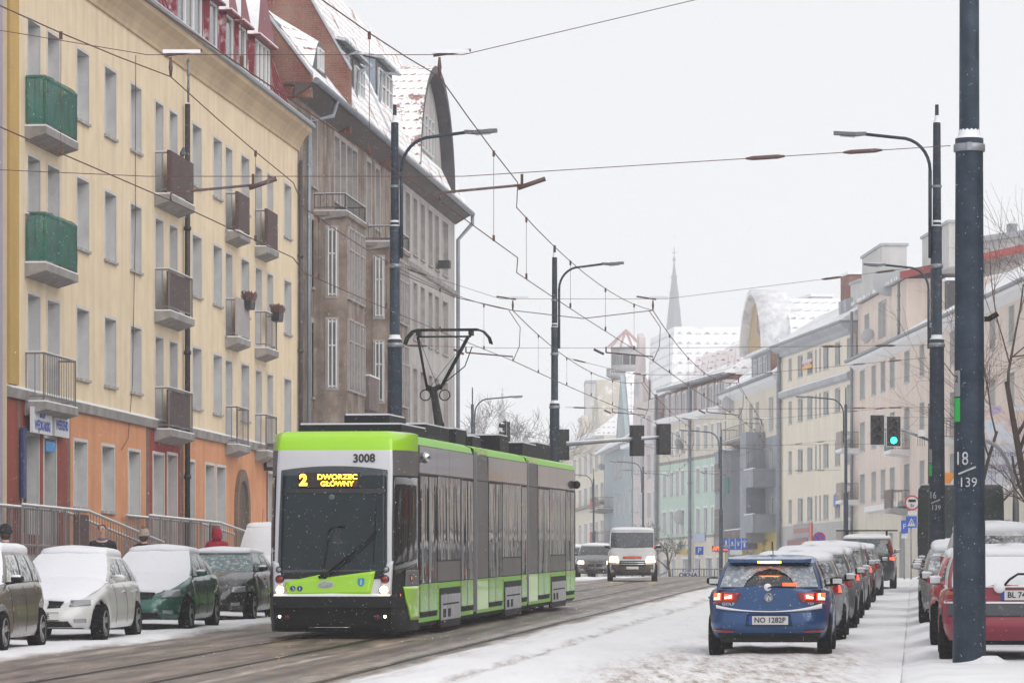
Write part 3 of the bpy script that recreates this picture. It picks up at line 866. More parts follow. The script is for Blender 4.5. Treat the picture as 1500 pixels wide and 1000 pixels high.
G.windows(gop, 'mt', M_frame, M_glassd, d=.22, sill=mat("dirty_stone_sill", (.3, .28, .28), .8, dust=.4))
G.extr([(-.002, G.above(12.2)), (-.1, G.above(12.25)), (-.14, G.above(12.4)), (-.002, G.above(12.45))], xs_, G.L, M_slab, 'string_course')
G.extr([(-.002, ZE - .35), (-.55, ZE - .02), (-.62, ZE + .0), (-.62, ZE + .06), (.3, ZE + .06), (.3, ZE + .002), (-.002, ZE + .002)], -.2, G.L + .3, mat("dark_eaves", (.10, .08, .08), .8, var=.3), 'eaves')
b = MB(); b.tube([(-.3, -.70, ZE + .10), (G.L + .5, -.70, ZE + .10)], .10, 8); b.build('gutter', M_gutter, G.root)
b = MB(); b.tube([(G.L + .35, -.7, ZE + .02), (G.L + .35, -.7, ZE - .3), (G.L + .02, -.14, ZE - 1.0), (G.L + .02, -.14, .2)], .08, 8); b.build('downpipe', M_gutter, G.root)
b = MB(); b.tube([(G.lx(462), -.7, ZE + .02), (G.lx(460), -.6, ZE - .5), (G.lx(446), -.14, ZE - .9), (G.lx(446), -.14, .2)], .07, 8); b.build('downpipe', M_gutter, G.root)
# main roof: very steep front slope; the part nearest the yellow house is lower
RT = ZE + .12
SLP = 6.4 / 2.96
xf = G.lx(500)
G.extr([(-.66, RT), (2.3, RT + 6.4), (4.5, RT + 6.4), (11.5, RT)], xf, G.L + .1, [M_tsnow], 'roof')
M_seam = mat("snowy_seamed_roof", (.33, .36, .40), .6, dust=.85, dustscale=2)
G.extr([(-.66, RT), (1.0, RT + 2.1), (4.5, RT + 5.2), (11.5, RT)], .34, xf - .45, [M_tsnow], 'low_roof')
b = MB()
for k in range(9): b.tube([(-1.0 + k * .55, 1.0, RT + 2.2), (-1.0 + k * .55, 4.4, RT + 5.2)], .03, 4)
b.build('roof_seam', M_gutter, G.root)
M_cop = mat("zinc_coping", (.42, .45, .49), .6, dust=.3)
def firewall(x, prof, w_=.42, hi=.5):
    b = MB(); b.prism([(x, y, z) for y, z in prof] + [(x, prof[-1][0], RT - .5), (x, prof[0][0], RT - .5)], (w_, 0, 0))
    o = b.build('fire_wall', M_brick, G.root)
    c = MB(); c.prism([(x - .06, y, z + .003) for y, z in prof] + [(x - .06, y, z + .1) for y, z in prof[::-1]], (w_ + .12, 0, 0)); c.build('coping', M_cop, o)
firewall(xf - .43, [(-.35, RT + 1.6), (3.4, RT + 8.2), (6.5, RT + 8.6)])
firewall(G.lx(556), [(-.5, RT + .3), (1.2, RT + 3.9), (2.3, RT + 6.3)], .6)
firewall(-.10, [(-.5, RT + .20), (1.0, RT + 2.2), (4.5, RT + 5.3)])
M_dorm = mat("blue_grey_sheet", (.30, .35, .42), .6, var=.25, vs_=.8, dust=.12)
M_dormd = mat("dark_sheet_trim", (.08, .08, .095), .6, dust=.2)
def boxdormer(px, w_, yf, zf_, h_, wins, dep=2.1):
    x0 = G.lx(px); yb = yf + dep
    b = MB(); b.prism([(x0, yf, zf_), (x0, yf, zf_ + h_), (x0, yb, zf_ + h_ + .5), (x0, yb, zf_ + 1.2)], (w_, 0, 0))
    o = b.build('dormer', M_dorm, G.root)
    c = MB(); c.prism([(x0 - .12, yf - .3, zf_ + h_ + .003), (x0 - .12, yf - .3, zf_ + h_ + .10), (x0 - .12, yb + .3, zf_ + h_ + .66), (x0 - .12, yb + .3, zf_ + h_ + .52)], (w_ + .24, 0, 0)); c.build('dormer_roof', mat("snowy_sheet_roof", (.3, .33, .38), .6, dust=.6, dustscale=3), o)
    e = MB(); e.box(x0 + .05, x0 + w_ - .05, yf - .04, yf - .003, zf_, zf_ + h_ - .02); e.build('dormer_front', M_dormd, o)
    ww = (w_ - .5) / wins
    for k in range(wins):
        window_part(o, x0 + .25 + k * ww + .05, zf_ + .25, ww - .1, h_ - .5, yf - .06, 'mt', M_white, M_glassd)
    q = MB(); q.tube([(x0 + w_ + .05, yf - .33, zf_ + h_), (x0 - .02, yf - .25, zf_ + h_ - .5), (x0 - .05, yf - .08, zf_ - .2)], .05, 6); q.build('downpipe', M_gutter, o)
boxdormer(499, 2.4, .1, RT + .35, 2.2, 2, 2.0)
boxdormer(515, 2.8, .0, RT + .30, 2.1, 2, .9)
boxdormer(566, 4.2, .4, RT + 1.2, 2.3, 2, 2.1)
b = MB(); x0 = G.lx(462)
rows = []
for j in range(7):
    y = .1 + j * .25; k = 1 - j / 6.0
    rows.append([(x0 + 3.0 * i / 14, y, RT + (y + .66) * 1.27 + .02 + 1.0 * k * math.sin(math.pi * i / 14) ** 1.3) for i in range(15)])
b.grid(rows); b.poly([Vector(p) for p in rows[0]], 1)
eb = b.build('eyebrow_dormer', [M_tsnow, M_dormd], G.root)
window_part(eb, x0 + 1.0, RT + 1.05, 1.0, .7, .07, 'm', M_white, M_glassd)
# curved gable (tail dormer) above the grey section
def arch_profile(w_, h_, n=16, p=2.2):
    pts = []
    for i in range(n + 1):
        a = math.pi * i / n
        cx, sz = math.cos(a), math.sin(a)
        pts.append((w_ / 2 - w_ / 2 * math.copysign(abs(cx) ** (2 / p), cx), h_ * sz ** (2 / 1.8)))
    return pts
def curved_gable(B_, x0, w_, z0, h_, yf, dep, fm, rm, name, over=.35, th=.22, wins=(), p=2.2, rim=None):
    ap = arch_profile(w_, h_, 20, p)
    m = MB(); m.prism([(x0 + a, yf, z0 + c) for a, c in ap], (0, .25, 0))
    o = m.build(name, fm, B_.root)
    r = MB()
    op = arch_profile(w_ + 2 * th, h_ + th, 20, p)
    r0 = [[(x0 + a, yf - over, z0 + c) for a, c in ap], [(x0 + a - th, yf - over, z0 + c) for a, c in op], [(x0 + a - th, yf + dep, z0 + c) for a, c in op]]
    r.grid(r0, mf=lambda a, c: (1 if rim and a == 0 else 0))
    r.grid([[(x0 + a, yf - over, z0 + c - .002) for a, c in ap], [(x0 + a, yf + .2, z0 + c - .002) for a, c in ap]], m=1 if rim else 0)
    r.build('curved_roof', rm + [rim or rm[0]], o)
    for a, w2, c, h2, st in wins:
        window_part(o, x0 + a, z0 + c, w2, h2, yf - .06, st, M_frame, M_glassd)
    return o
xg = G.lx(594)
M_dwood = mat("dark_weathered_boards", (.085, .08, .09), .85, var=.4, vs_=2, streak=.4)
curved_gable(G, xg, G.lx(644) - xg, RT + .3, 4.0, -.1, 3.0, [M_gg], [M_tsnow], 'curved_gable', over=.5, th=.3, rim=M_dwood, wins=((3.3, .7, 1.0, 1.4, 't'), (4.3, .7, 1.0, 1.4, 't'), (5.3, .7, 1.0, 1.4, 't'), (6.3, .7, 1.0, 1.4, 't')), p=2.0)
# bays (erkers), balconies, canopy
def bay(B_, x0, w_, z0, z1, dep, m_, rows, name='bay'):
    m = MB(); m.prism([(x0, -.004, z0), (x0 + .25, -dep, z0), (x0 + w_ - .25, -dep, z0), (x0 + w_, -.004, z0)], (0, 0, z1 - z0))
    m.prism([(x0 - .08, -.006, z1 + .002), (x0 + .17, -dep - .08, z1 + .002), (x0 + w_ - .17, -dep - .08, z1 + .002), (x0 + w_ + .08, -.006, z1 + .002)], (0, 0, .12))
    o = m.build(name, m_, B_.root)
    for z, h in rows:
        n = 3; ww = (w_ - .9) / n
        for k in range(n): window_part(o, x0 + .45 + k * ww + .08, z, ww - .16, h, -dep - .03, 'mt', M_gr, M_glassd)
        # window in the near cheek, facing up the street
        f = MB(); nx_, ny_ = -dep, -.25
        d_ = Vector((.25, -dep, 0)).normalized(); nn = Vector((-dep, -.25, 0)).normalized() * .03
        a = Vector((x0, 0, z)) + nn + d_ * dep * .38; bb = Vector((x0, 0, z)) + nn + d_ * dep * .80
        f.quad(bb, a, a + Vector((0, 0, h)), bb + Vector((0, 0, h)), 0); fo = f.build('window', M_gr, o)
        f = MB(); a = a + nn * .3 + d_ * .08 + Vector((0, 0, .08)); bb = bb + nn * .3 - d_ * .08 + Vector((0, 0, .08))
        f.quad(bb, a, a + Vector((0, 0, h - .16)), bb + Vector((0, 0, h - .16)), 0); f.build('pane', M_glassd, fo)
        f = MB()
        for u in (0, .48, .96): q_ = a.lerp(bb, u); f.tube([q_ + nn * .4, q_ + nn * .4 + Vector((0, 0, h - .16))], .035, 4)
        for hz_ in (.02, .62, .97): f.tube([a + nn * .4 + Vector((0, 0, (h - .16) * hz_)), bb + nn * .4 + Vector((0, 0, (h - .16) * hz_))], .03, 4)
        f.build('glazing_bar', M_frame, fo)
    return o
bay(G, G.lx(459), 4.6, G.above(-.1) + .4, G.above(11.9), 1.0, M_gb, [(G.above(8.6) - 2.2, 2.3), (G.above(11.5) - 2.2, 2.3), (G.above(5.2) - 2.2, 2.3)])
bay(G, G.lx(530), 4.8, G.above(5.7), G.above(11.9), 1.0, M_gb, [(G.above(8.6) - 2.1, 2.2), (G.above(11.5) - 2.1, 2.2)])
for px, w_, hz in ((459, 4.6, 12.0), (530, 4.8, 12.0)):
    G.balcony(G.lx(px) + .1, G.lx(px) + w_ - .1, G.above(hz) + .05, 1.0, M_slab, M_dmetal, h=.55)
M_par = plaster("stained_balcony_parapet", (.22, .18, .17), (.15, .12, .12), .6)
for px, w_, hz in ((497, 2.4, 8.6), (497, 2.4, 5.2), (512, 3.4, 2.5), (497, 2.4, 2.2)):
    x = G.lx(px); z = G.above(hz) - 2.4
    m = MB(); m.box(x, x + w_, -1.0, -.004, z - .15, z); m.box(x, x + w_, -1.0, -.9, z + .001, z + .95); m.box(x, x + .1, -.899, -.004, z + .001, z + .95); m.box(x + w_ - .1, x + w_, -.899, -.004, z + .001, z + .95)
    m.box(x - .02, x + w_ + .02, -1.02, -.88, z + .951, z + 1.0, 1)
    m.build('balcony', [M_par, M_snow], G.root)
m = MB(); x = G.lx(530) - .6; m.box(x, x + 5.4, -1.3, -.004, G.above(5.35), G.above(5.6)); m.box(x, x + 5.4, -1.3, -.004, G.above(5.602), G.above(5.66), 1); m.build('canopy', [M_slab, M_snow], G.root)
b = MB(); sat = (G.lx(640), -.35, G.above(12.9)); b.box(sat[0], sat[0] + .5, -.5, -.05, sat[2], sat[2] + .3); b.build('flower_box', M_box, G.root)
# ================================================================ far side of the street
M_beige = plaster("beige_plaster", (.80, .73, .62), (.72, .65, .54), .25, var=.1)
M_pink = plaster("pale_pink_plaster", (.76, .65, .58), (.68, .57, .50), .28, var=.1)
M_cream = plaster("cream_plaster", (.72, .67, .57), (.62, .57, .48), .3)
M_mint = plaster("mint_green_plaster", (.56, .68, .60), (.48, .60, .53), .35)
M_gbf = mat("grey_ground_floor", (.50, .49, .48), .9, var=.2, streak=.2)
M_corn = plaster("grey_cornice", (.46, .47, .50), (.38, .39, .42), .3)
M_bgrey = plaster("blue_grey_render", (.34, .36, .40), (.26, .275, .31), .4)
M_revl = mat("light_reveal", (.66, .66, .63), .9, var=.15)
M_wf = mat("far_window_frame", (.70, .70, .71), .6)
M_glassf = curtain_glass("far_window_glass", [(.34, .34, .35), (.20, .21, .23), (.45, .44, .43), (.14, .15, .17), (.30, .30, .31)])
M_sills = mat("snowy_far_sill", (.45, .45, .46), .8, dust=.5)

def colops(B_, cs, rows):
    """cs: (left px, right px) at the facade; rows: (head over camera, height)"""
    r = []
    for hz, hh in rows:
        z = B_.above(hz)
        for c in cs:
            a, e = B_.lx(c[0]), B_.lx(c[1])
            r.append((a, e, z - hh, z, 'm' if e - a > .8 else ''))
    return r

# ---- pink house, right of the crossing
P = Bld('pink_house', 'long pale pink plastered house with snowy roof behind the traffic lights', 'building', (20.1, 226), (22.6, 166), 2.5)
prow = [(12.85, 1.65), (9.85, 1.65), (6.85, 1.65)]
pc = [(1260, 1267), (1277, 1283.5), (1290.5, 1297), (1304, 1311), (1325, 1332.5), (1347.5, 1354), (1368, 1375), (1392, 1399), (1418, 1425), (1450, 1458), (1478, 1486)]
po = colops(P, pc, prow)
gpo = [(P.lx(a), P.lx(a) + w_, P.above(.3), P.above(3.3), '') for a, w_ in ((1287, 1.6), (1302, 1.6), (1318, 1.6), (1345, 1.6), (1372, 2), (1400, 2), (1440, 2), (1470, 2))]
ZP = P.above(13.5)
P.wall(po + gpo, ZP, [M_pink, M_revl, M_revl, M_cream], {'x': [], 'z': [P.above(4.5)], 'f': lambda x, z: 3 if z < P.above(4.5) else 0}, d=.3, back=12, border=True)
P.windows(po + gpo, 'm', M_wf, M_glassf, d=.28, sill=M_sills)
P.extr([(-.002, ZP - .5), (-.35, ZP - .15), (-.40, ZP), (.2, ZP), (.2, ZP - .5)][:4], -.1, P.L, M_white, 'cornice')
P.extr([(-.42, ZP + .002), (-.55, ZP + .05), (-.55, ZP + .16), (.2, ZP + .16), (.2, ZP + .002)], -.1, P.L, M_gutter, 'gutter')
P.extr([(-.5, ZP + .162), (5.5, ZP + 3.6), (11.8, ZP + .162)], P.lx(1322), P.L, [tiles_snow("patchy_snow_roof", (.13, .035, .04), .8)], 'roof')
P.extr([(-.002, P.above(4.55)), (-.25, P.above(4.6)), (-.25, P.above(4.85)), (-.002, P.above(4.9))], P.lx(1272), P.L, M_white, 'string_course')
P.extr([(-.25, P.above(4.852)), (-.25, P.above(4.9)), (-.004, P.above(4.95)), (-.004, P.above(4.902))], P.lx(1272), P.L, M_snow, 'snow_layer')
# taller attic block at its end with red edged roof
xa = P.lx(1322)
at = [(P.lx(1260), P.lx(1267), ZP + .9, ZP + 2.6), (P.lx(1280), P.lx(1292), ZP + .8, ZP + 2.9)]
P.wall(at, ZP + 3.35, [M_pink, M_revl], None, d=.3, back=10, x0=0, x1=xa, name='attic_wall', y0=.25, z0=ZP + .18)
P.windows(at, 'm', M_wf, M_glassf, d=.25, y0=.25)
b = MB(); b.prism([(-.1, -.15, ZP + 3.36), (-.1, 10, ZP + 5.6), (-.1, 10, ZP + 5.8), (-.1, -.15, ZP + 3.56)], (xa + .1, 0, 0)); b.build('attic_roof', mat("snow_roof_slab", (.3, .3, .32), .7, dust=.8, dustscale=2), P.root)
b = MB(); b.prism([(xa + .02, -.15, ZP + 3.30), (xa + .02, 10, ZP + 5.55), (xa + .02, 10, ZP + 5.95), (xa + .02, -.15, ZP + 3.70)], (.3, 0, 0)); b.build('red_verge', mat("red_verge_metal", (.34, .05, .05), .6, dust=.2), P.root)
P.pipe(P.lx(1252), 0, ZP + 3, M_gutter, .09, -.18)
P.pipe(P.lx(1317), ZP + .2, ZP + 3.3, M_gutter, .08, -.02)
M_conc = plaster("sooty_chimney_render", (.60, .59, .58), (.48, .47, .46), .3)
for px0, px1, h0, h1, yb in ((1248, 1277, 3.2, 6.2, .6), (1303, 1340, 3.6, 5.9, 1.8)):
    b = MB(); x0, x1 = P.lx(px0), P.lx(px1); b.box(x0, x1, yb, yb + 1.4, ZP + h0, ZP + h1); b.box(x0 - .1, x1 + .1, yb - .1, yb + 1.5, ZP + h1 + .002, ZP + h1 + .15, 1); b.build('chimney', [M_conc, M_corn], P.root)
b = MB(); b.box(P.lx(1350), P.lx(1354), 1.2, 2.4, ZP + .8, ZP + 2.6); b.box(P.lx(1350) - .1, P.lx(1354) + .1, 1.1, 2.5, ZP + 2.6, ZP + 2.75, 1); b.build('chimney', [M_dwood, M_snow], P.root)
for (a, e, hz, bm) in ((1249, 1258, 9.2, None), (1249, 1258, 6.2, None), (1249, 1258, 3.4, None), (1322, 1336, 9.85 - 1.5, M_rail), (1322, 1336, 6.85 - 1.6, None), (1322, 1336, 12.85 - 1.6 - 3.0 - 3, None), (1392, 1402, 8.3, None)):
    P.balcony(P.lx(a), P.lx(a) + 2.6, P.above(hz) - .8, .95, M_white, M_rail, solid=mat("pinkish_balcony_panel", (.36, .30, .28), .8, var=.2, dust=.1) if bm is None else mat("green_balcony_cloth", (.12, .20, .18), .8, var=.4, dust=.2), h=1.0)

# satellite dishes: things of their own, fixed to walls
M_dish = mat("dish_enamel", (.42, .43, .44), .5, dust=.25)
def dish(loc, r, yaw, tilt, label, mast=None):
    o = thing('satellite_dish', label, 'satellite dish', loc, yaw, 'satellite dishes on the far houses')
    M = Matrix.Rotation(tilt, 4, 'X') @ Matrix.Rotation(math.radians(90), 4, 'X')
    m = MB(); m.lathe([(r * k / 6, -.25 * r * (k / 6) ** 2) for k in range(7)][::-1], 20, 0, M)
    m.lathe([(r * k / 6, -.25 * r * (k / 6) ** 2 - .015) for k in range(7)], 20, 0, M)
    m.lathe([(r, -.25 * r), (r * 1.01, -.25 * r - .01), (r, -.25 * r - .015)], 20, 0, M)
    m.build('reflector', M_dish, o)
    a = MB(); a.tube([M @ Vector((0, -r * .9, -.25 * r)), M @ Vector((0, -.1, -r * .95))], .02, 6); a.box(-.06, .06, -.06, .06, -.08, .08, M=M @ Matrix.Translation((0, -.05, -r * 1.0))); a.build('feed_arm', M_dmetal, o)
    s_ = MB(); s_.tube([(0, .05, 0), (0, .45, -.05), (0, .45, -(mast or .3))], .03, 6); s_.build('bracket', M_dmetal, o)
def dish_at(px, py, Yd, r, lab, yaw=0.0, mast=None):
    dish(PP(px, py, Yd), r, yaw, math.radians(-20), lab, mast)
dish_at(1302, 408, 212, .95, 'big pale dish on a roof mast above the attic of the pink house', -.3, 1.6)
dish_at(1269, 490, 219, .42, 'small grey dish beside the attic windows of the pink house', -.6)
dish_at(1071, 588, 273, .72, 'large round dish at the eaves between the yellow and mint houses', -.3)
dish_at(997, 755, 293, .62, 'round dish low on the mint green wall', -.2)
dish_at(1117, 764, 258, .60, 'pale dish over the awning of the grey and yellow house', -.4)
dish_at(996, 649, 293, .42, 'dark little dish beside the red framed window above the mint wall', .6)
dish_at(881, 683, 340, .32, 'dark dish on the cream house beside the teal balconies', .2)
dish_at(851, 615, 380, .32, 'dark dish on the gable of the farthest cream house', .2)

# ---- beige house
E = Bld('beige_house', 'beige four storey house with grey cornice and a red and yellow banner', 'building', (17.55, 250), (20.0, 226.2), 2.55)
erow = [(15.05, 1.4), (12.3, 1.45), (9.1, 1.45), (6.0, 1.5)]
ec = [(1155, 1160), (1168.5, 1176), (1182.5, 1190.5), (1194, 1196.5), (1200, 1202.5), (1206, 1214), (1223, 1231), (1240.5, 1248)]
eo = colops(E, ec, erow)
eg = [(E.lx(a), E.lx(a) + w_, E.above(-.1) if w_ < 1.5 else E.above(.6), E.above(2.9), '') for a, w_ in ((1152, 1.2), (1164, 3.2), (1180, 1.3), (1195, 3.0), (1212, 1.3), (1225, 3.0))]
ZEE = E.above(15.35)
E.wall(eo + eg, ZEE, [M_beige, M_revl, M_revl, M_gbf], {'x': [], 'z': [E.above(4.3)], 'f': lambda x, z: 3 if z < E.above(4.3) else 0}, d=.25, back=12)
E.windows(eo + eg, 'm', M_wf, M_glassf, d=.22, sill=M_sills)
E.extr([(-.002, ZEE - .1), (-.2, ZEE), (-.25, ZEE + .2), (-.6, ZEE + .4), (-.65, ZEE + .55), (.4, ZEE + .55), (.4, ZEE + .002), (-.002, ZEE + .002)], -.3, E.L + .1, M_corn, 'cornice')
E.extr([(-.66, ZEE + .552), (-.75, ZEE + .57), (-.75, ZEE + .7), (.4, ZEE + .7), (.4, ZEE + .552)], -.35, E.L + .1, M_gutter, 'gutter')
E.extr([(-.7, ZEE + .702), (2.5, ZEE + 2.7), (8, ZEE + 4.6), (12, ZEE + 3.4), (12, ZEE + .702)], -.3, E.L + .1, [mat("deep_snow_roof", (.55, .56, .60), .8, dust=.9, dustscale=1.5)], 'roof')
E.extr([(-.002, E.above(12.55)), (-.25, E.above(12.65)), (-.3, E.above(12.95)), (-.002, E.above(13.1))], -.05, E.L, M_corn, 'string_course')
E.extr([(-.28, E.above(12.952)), (-.28, E.above(13.0)), (-.004, E.above(13.15)), (-.004, E.above(13.102))], -.05, E.L, M_snow, 'snow_layer')
for px in (1215, 1222):
    b = MB(); x0 = E.lx(px); b.prism([(x0, .6, ZEE + 1.4), (x0, .55, ZEE + 2.3), (x0, 2.2, ZEE + 2.8), (x0, 2.0, ZEE + 2.2)], (.7, 0, 0)); b.build('roof_light', M_corn, E.root)
b = MB(); b.box(E.lx(1172), E.lx(1184), 2.6, 3.4, ZEE + 2.4, ZEE + 4.6); b.box(E.lx(1172) - .1, E.lx(1184) + .1, 2.5, 3.5, ZEE + 4.6, ZEE + 4.75, 1); b.build('chimney', [M_brick, M_snow], E.root)
b = MB(); b.box(E.lx(1222), E.lx(1236), 1.0, 2.2, ZEE + 1.5, ZEE + 3.2); b.box(E.lx(1222) - .1, E.lx(1236) + .1, .9, 2.3, ZEE + 3.2, ZEE + 3.35, 1); b.build('chimney', [M_conc, M_corn], E.root)
E.pipe(.2, 0, ZEE + 1, M_gutter, .13, -.2)
def banner(px0, px1, py0, py1, B_, cols_, lab, words=()):
    x0, x1 = B_.lx(px0), B_.lx(px1); z1, z0 = B_.lz(px0, py0), B_.lz(px0, py1)
    o = thing('banner', lab, 'banner', wl(B_, x0, -.06, z0), ang(B_))
    n = len(cols_); m = MB(); mats_ = []
    for k, c in enumerate(cols_):
        m.box(0, x1 - x0, -.03, .03, (z1 - z0) * (n - 1 - k) / n, (z1 - z0) * (n - k) / n - .003, k); mats_.append(c)
    m.build('cloth', mats_, o)
    for s_, cx, cz, sz, mm, sx in words:
        text(s_, sz, 'lettering', mm, o, frameM(((x1 - x0) * cx, -.033, (z1 - z0) * cz), (1, 0, 0), (0, 0, 1)), sx=sx, bold=.01)
    return o
M_brd = mat("banner_red", (.58, .03, .03), .6); M_byl = mat("banner_yellow", (.75, .42, .04), .6); M_bwh = mat("banner_white", (.62, .62, .64), .6)
M_byel = mat("yellow_board", (.56, .40, .05), .6, var=.2, dust=.1); M_bdk = mat("dark_letters", (.07, .06, .03), .6); M_bblu = mat("sign_blue", (.02, .10, .48), .45, dust=.08)
banner(1177, 1190.5, 529, 542, E, [M_bwh, M_brd, M_byl], 'white, red and yellow striped banner under a top window of the beige house', [('SPRZEDAM', .5, .5, .42, M_bwh, 1)])
banner(1223, 1228, 725, 742, E, [M_bblu], 'blue poster in a low window of the beige house')
banner(1164, 1187, 768, 788, E, [mat("grey_shop_board", (.33, .30, .31), .6), mat("faded_red", (.36, .16, .15), .6), mat("grey_shop_board_low", (.33, .30, .31), .6)], 'grey shop board with faded red middle on the beige house')
banner(1187.5, 1190.5, 765, 795, E, [mat("orange_red_sign", (.70, .10, .03), .5)], 'narrow orange-red upright sign at the end of the grey shop board')
banner(1155, 1184, 791, 802, E, [mat("dull_red_awning", (.30, .13, .13), .7, dust=.3)], 'dull red shop fascia beneath the grey shop board')

# ---- yellow-grey house with the big curved gable
K = Bld('curved_gable_house', 'cream house with tall curved gable and blue-grey bays', 'building', (15.45, 277), (17.6, 250.6), 2.6)
kc = [(1082, 1087), (1097.5, 1102.5), (1107, 1112), (1126, 1133)]
ko = colops(K, kc, [(13.0, 2.2), (9.6, 2.2), (6.4, 2.2)]) + colops(K, [(1069, 1074), (1075, 1080)], [(9.6, 2.2), (6.4, 2.2)])
kg = [(K.lx(a), K.lx(a) + w_, K.above(.1), K.above(2.9), '') for a, w_ in ((1068, 2.2), (1080, 2), (1094, 2.8), (1124, 2.6))]
ZK = K.above(14.1)
K.wall(ko + kg, ZK, [M_cream, M_revl, M_revl, M_bgrey, M_strip, mat("yellow_shopfront", (.50, .40, .14), .8)], {'x': [K.lx(1092), K.lx(1110)], 'z': [K.above(10.4), K.above(4.4)], 'f': lambda x, z: 0 if z > K.above(10.4) else (3 if z > K.above(4.4) else 5)}, d=.25, back=12)
K.windows(ko + kg, 'm', M_wf, M_glassf, d=.22, sill=M_sills)
K.extr([(-.002, ZK - .5), (-.5, ZK - .1), (-.6, ZK + .1), (.3, ZK + .1), (.3, ZK + .002), (-.002, ZK + .002)], -.2, K.L, M_white, 'cornice')
b = MB(); b.tube([(-.2, -.7, ZK + .2), (K.L, -.7, ZK + .2)], .13, 8); b.build('gutter', M_gutter, K.root)
K.extr([(-.65, ZK + .12), (5, ZK + 4.6), (11, ZK + .12)], -.1, K.L, [M_tsnow2], 'roof')
xk = K.lx(1098); wk = K.lx(1129.5) - xk
b = MB(); b.box(xk + .3, xk + wk - .3, .1, 3.2, ZK + .2, ZK + 2.2, 0)
kb = b.build('gable_base', [M_bgrey], K.root)
for k in range(3): window_part(kb, xk + 1.8 + k * 2.3, ZK + .45, 1.3, 1.4, .04, 'mt', M_wf, M_glassf)
b = MB(); b.box(xk + wk - .29, xk + wk + .1, .0, 4.5, ZK + .3, ZK + 2.4); b.build('brick_cheek', M_brick, K.root)
curved_gable(K, xk, wk, ZK + 2.2, 3.9, -.1, 1.6, [mat("sand_gable_plaster", (.52, .39, .24), .9, var=.2)], [mat("thick_snow_on_curve", (.6, .6, .63), .8, dust=.9, dustscale=1.2)], 'curved_gable', over=.6, th=.35, wins=((wk / 2 - .1, .7, 1.2, 1.4, ''),), p=1.7)
K.extr([(.1, ZK + 2.1), (-.3, ZK + 2.1), (-.3, ZK + 2.3), (.1, ZK + 2.3)], xk - .2, xk + wk + .2, M_white, 'ledge')
# its big tiled cross roof running back behind the beige house
b = MB()
xm0 = xk + wk
b.prism([(xk + wk * .5, 1.2, ZK + 5.85), (xm0 + .1, 1.2, ZK + 4.2), (xm0 + 3.2, 1.2, ZK + .5), (xk + .4, 1.2, ZK + .5)], (0, 15, 0))
b.build('cross_roof', [tiles_snow("white_cross_roof", (.34, .33, .38), .95, 1.6, 1.5)], K.root)
bay(K, K.lx(1071), 4.6, K.above(2.9), K.above(9.9), 1.2, M_bgrey, [(K.above(9.2) - 2.1, 2.1), (K.above(6) - 2.1, 2.1)])
b = MB(); b.prism([(K.lx(1110), -.004, K.above(3.4)), (K.lx(1110) + .5, -1.3, K.above(3.4)), (K.lx(1110) + 3.4, -1.3, K.above(3.4)), (K.lx(1110) + 3.4, -.004, K.above(3.4))], (0, 0, 7.4)); b.build('bay', M_bgrey, K.root)
for px, hz in ((1122, 7.6), (1122, 4.6)):
    x = K.lx(px); z = K.above(hz) - .4
    m = MB(); m.box(x, x + 4.2, -1.5, -.004, z - .2, z); m.box(x, x + 4.2, -1.5, -1.4, z, z + 1.0); m.box(x, x + .1, -1.39, -.004, z, z + 1.0); m.box(x + 4.1, x + 4.2, -1.39, -.004, z, z + 1.0); m.box(x, x + 4.2, -1.5, -1.35, z + 1.001, z + 1.06, 1); m.build('balcony', [M_bgrey, M_snow], K.root)
b = MB(); b.box(K.lx(1068), K.lx(1068) + 14, -1.1, -.01, K.above(3.0), K.above(4.35)); b.box(K.lx(1068), K.lx(1068) + 14, -1.1, -.01, K.above(4.352), K.above(4.42), 1); b.build('bay_foot', [M_par, M_snow], K.root)
K.balcony(K.lx(1080), K.lx(1080) + 11, K.above(10.6), 1.1, M_slab, M_dmetal, h=.9, bars=.5)
m = MB(); m.box(K.lx(1090), K.lx(1090) + 1.8, -1.35, -1.28, K.above(6.9), K.above(8.0)); m.build('green_screen', mat("far_green_cloth", (.03, .16, .13), .8), K.root)
banner(1112, 1131, 793, 812, K, [M_byel], 'yellow board with the word OKNA and a dark emblem below the bays', [('ŻALUZJE', .5, .88, .5, M_bdk, 1), ('OKNA', .5, .10, .55, M_bdk, 1.2), ('Λ', .5, .52, 1.0, M_bdk, 1.6)])
banner(1080, 1092, 783, 804, K, [M_byel], 'small plain yellow board behind the lane direction sign')
K.pipe(K.L - .1, 0, ZK + .1, M_gutter, .13, -.2)

# ---- mint house with the red mansard
Q = Bld('mint_house', 'mint green house with red mansard storey and snowy roof', 'building', (11.55, 302), (15.4, 277.4), 2.64)
qc = [(971, 975.5), (981, 986), (990, 994.5), (998, 1002.5), (1008, 1013), (1020, 1025), (1031, 1036.5), (1042, 1045.5), (1050.5, 1054.5), (1062, 1067)]
qo = colops(Q, qc, [(12.4, 1.7), (9.3, 1.8), (6.3, 1.8)])
qg = [(Q.lx(a), Q.lx(a) + w_, Q.above(-.1), Q.above(2.6), '') for a, w_ in ((972, 1.6), (985, 1.2), (1000, 2.4), (1018, 1.2), (1034, 2.5), (1050, 1.3))]
ZQ = Q.above(13.0)
Q.wall(qo + qg, ZQ, [M_cream, M_white, M_white, M_mint, M_slab], {'x': [], 'z': [Q.above(10.2), Q.above(9.95), Q.above(4.3), Q.above(4.1)], 'f': lambda x, z: 0 if z > Q.above(10.2) or z < Q.above(4.1) else (4 if z > Q.above(9.95) or z < Q.above(4.3) else 3)}, d=.22, back=12, border=True, bw=.14)
Q.windows(qo + qg, 'm', M_wf, M_glassf, d=.2, sill=M_sills)
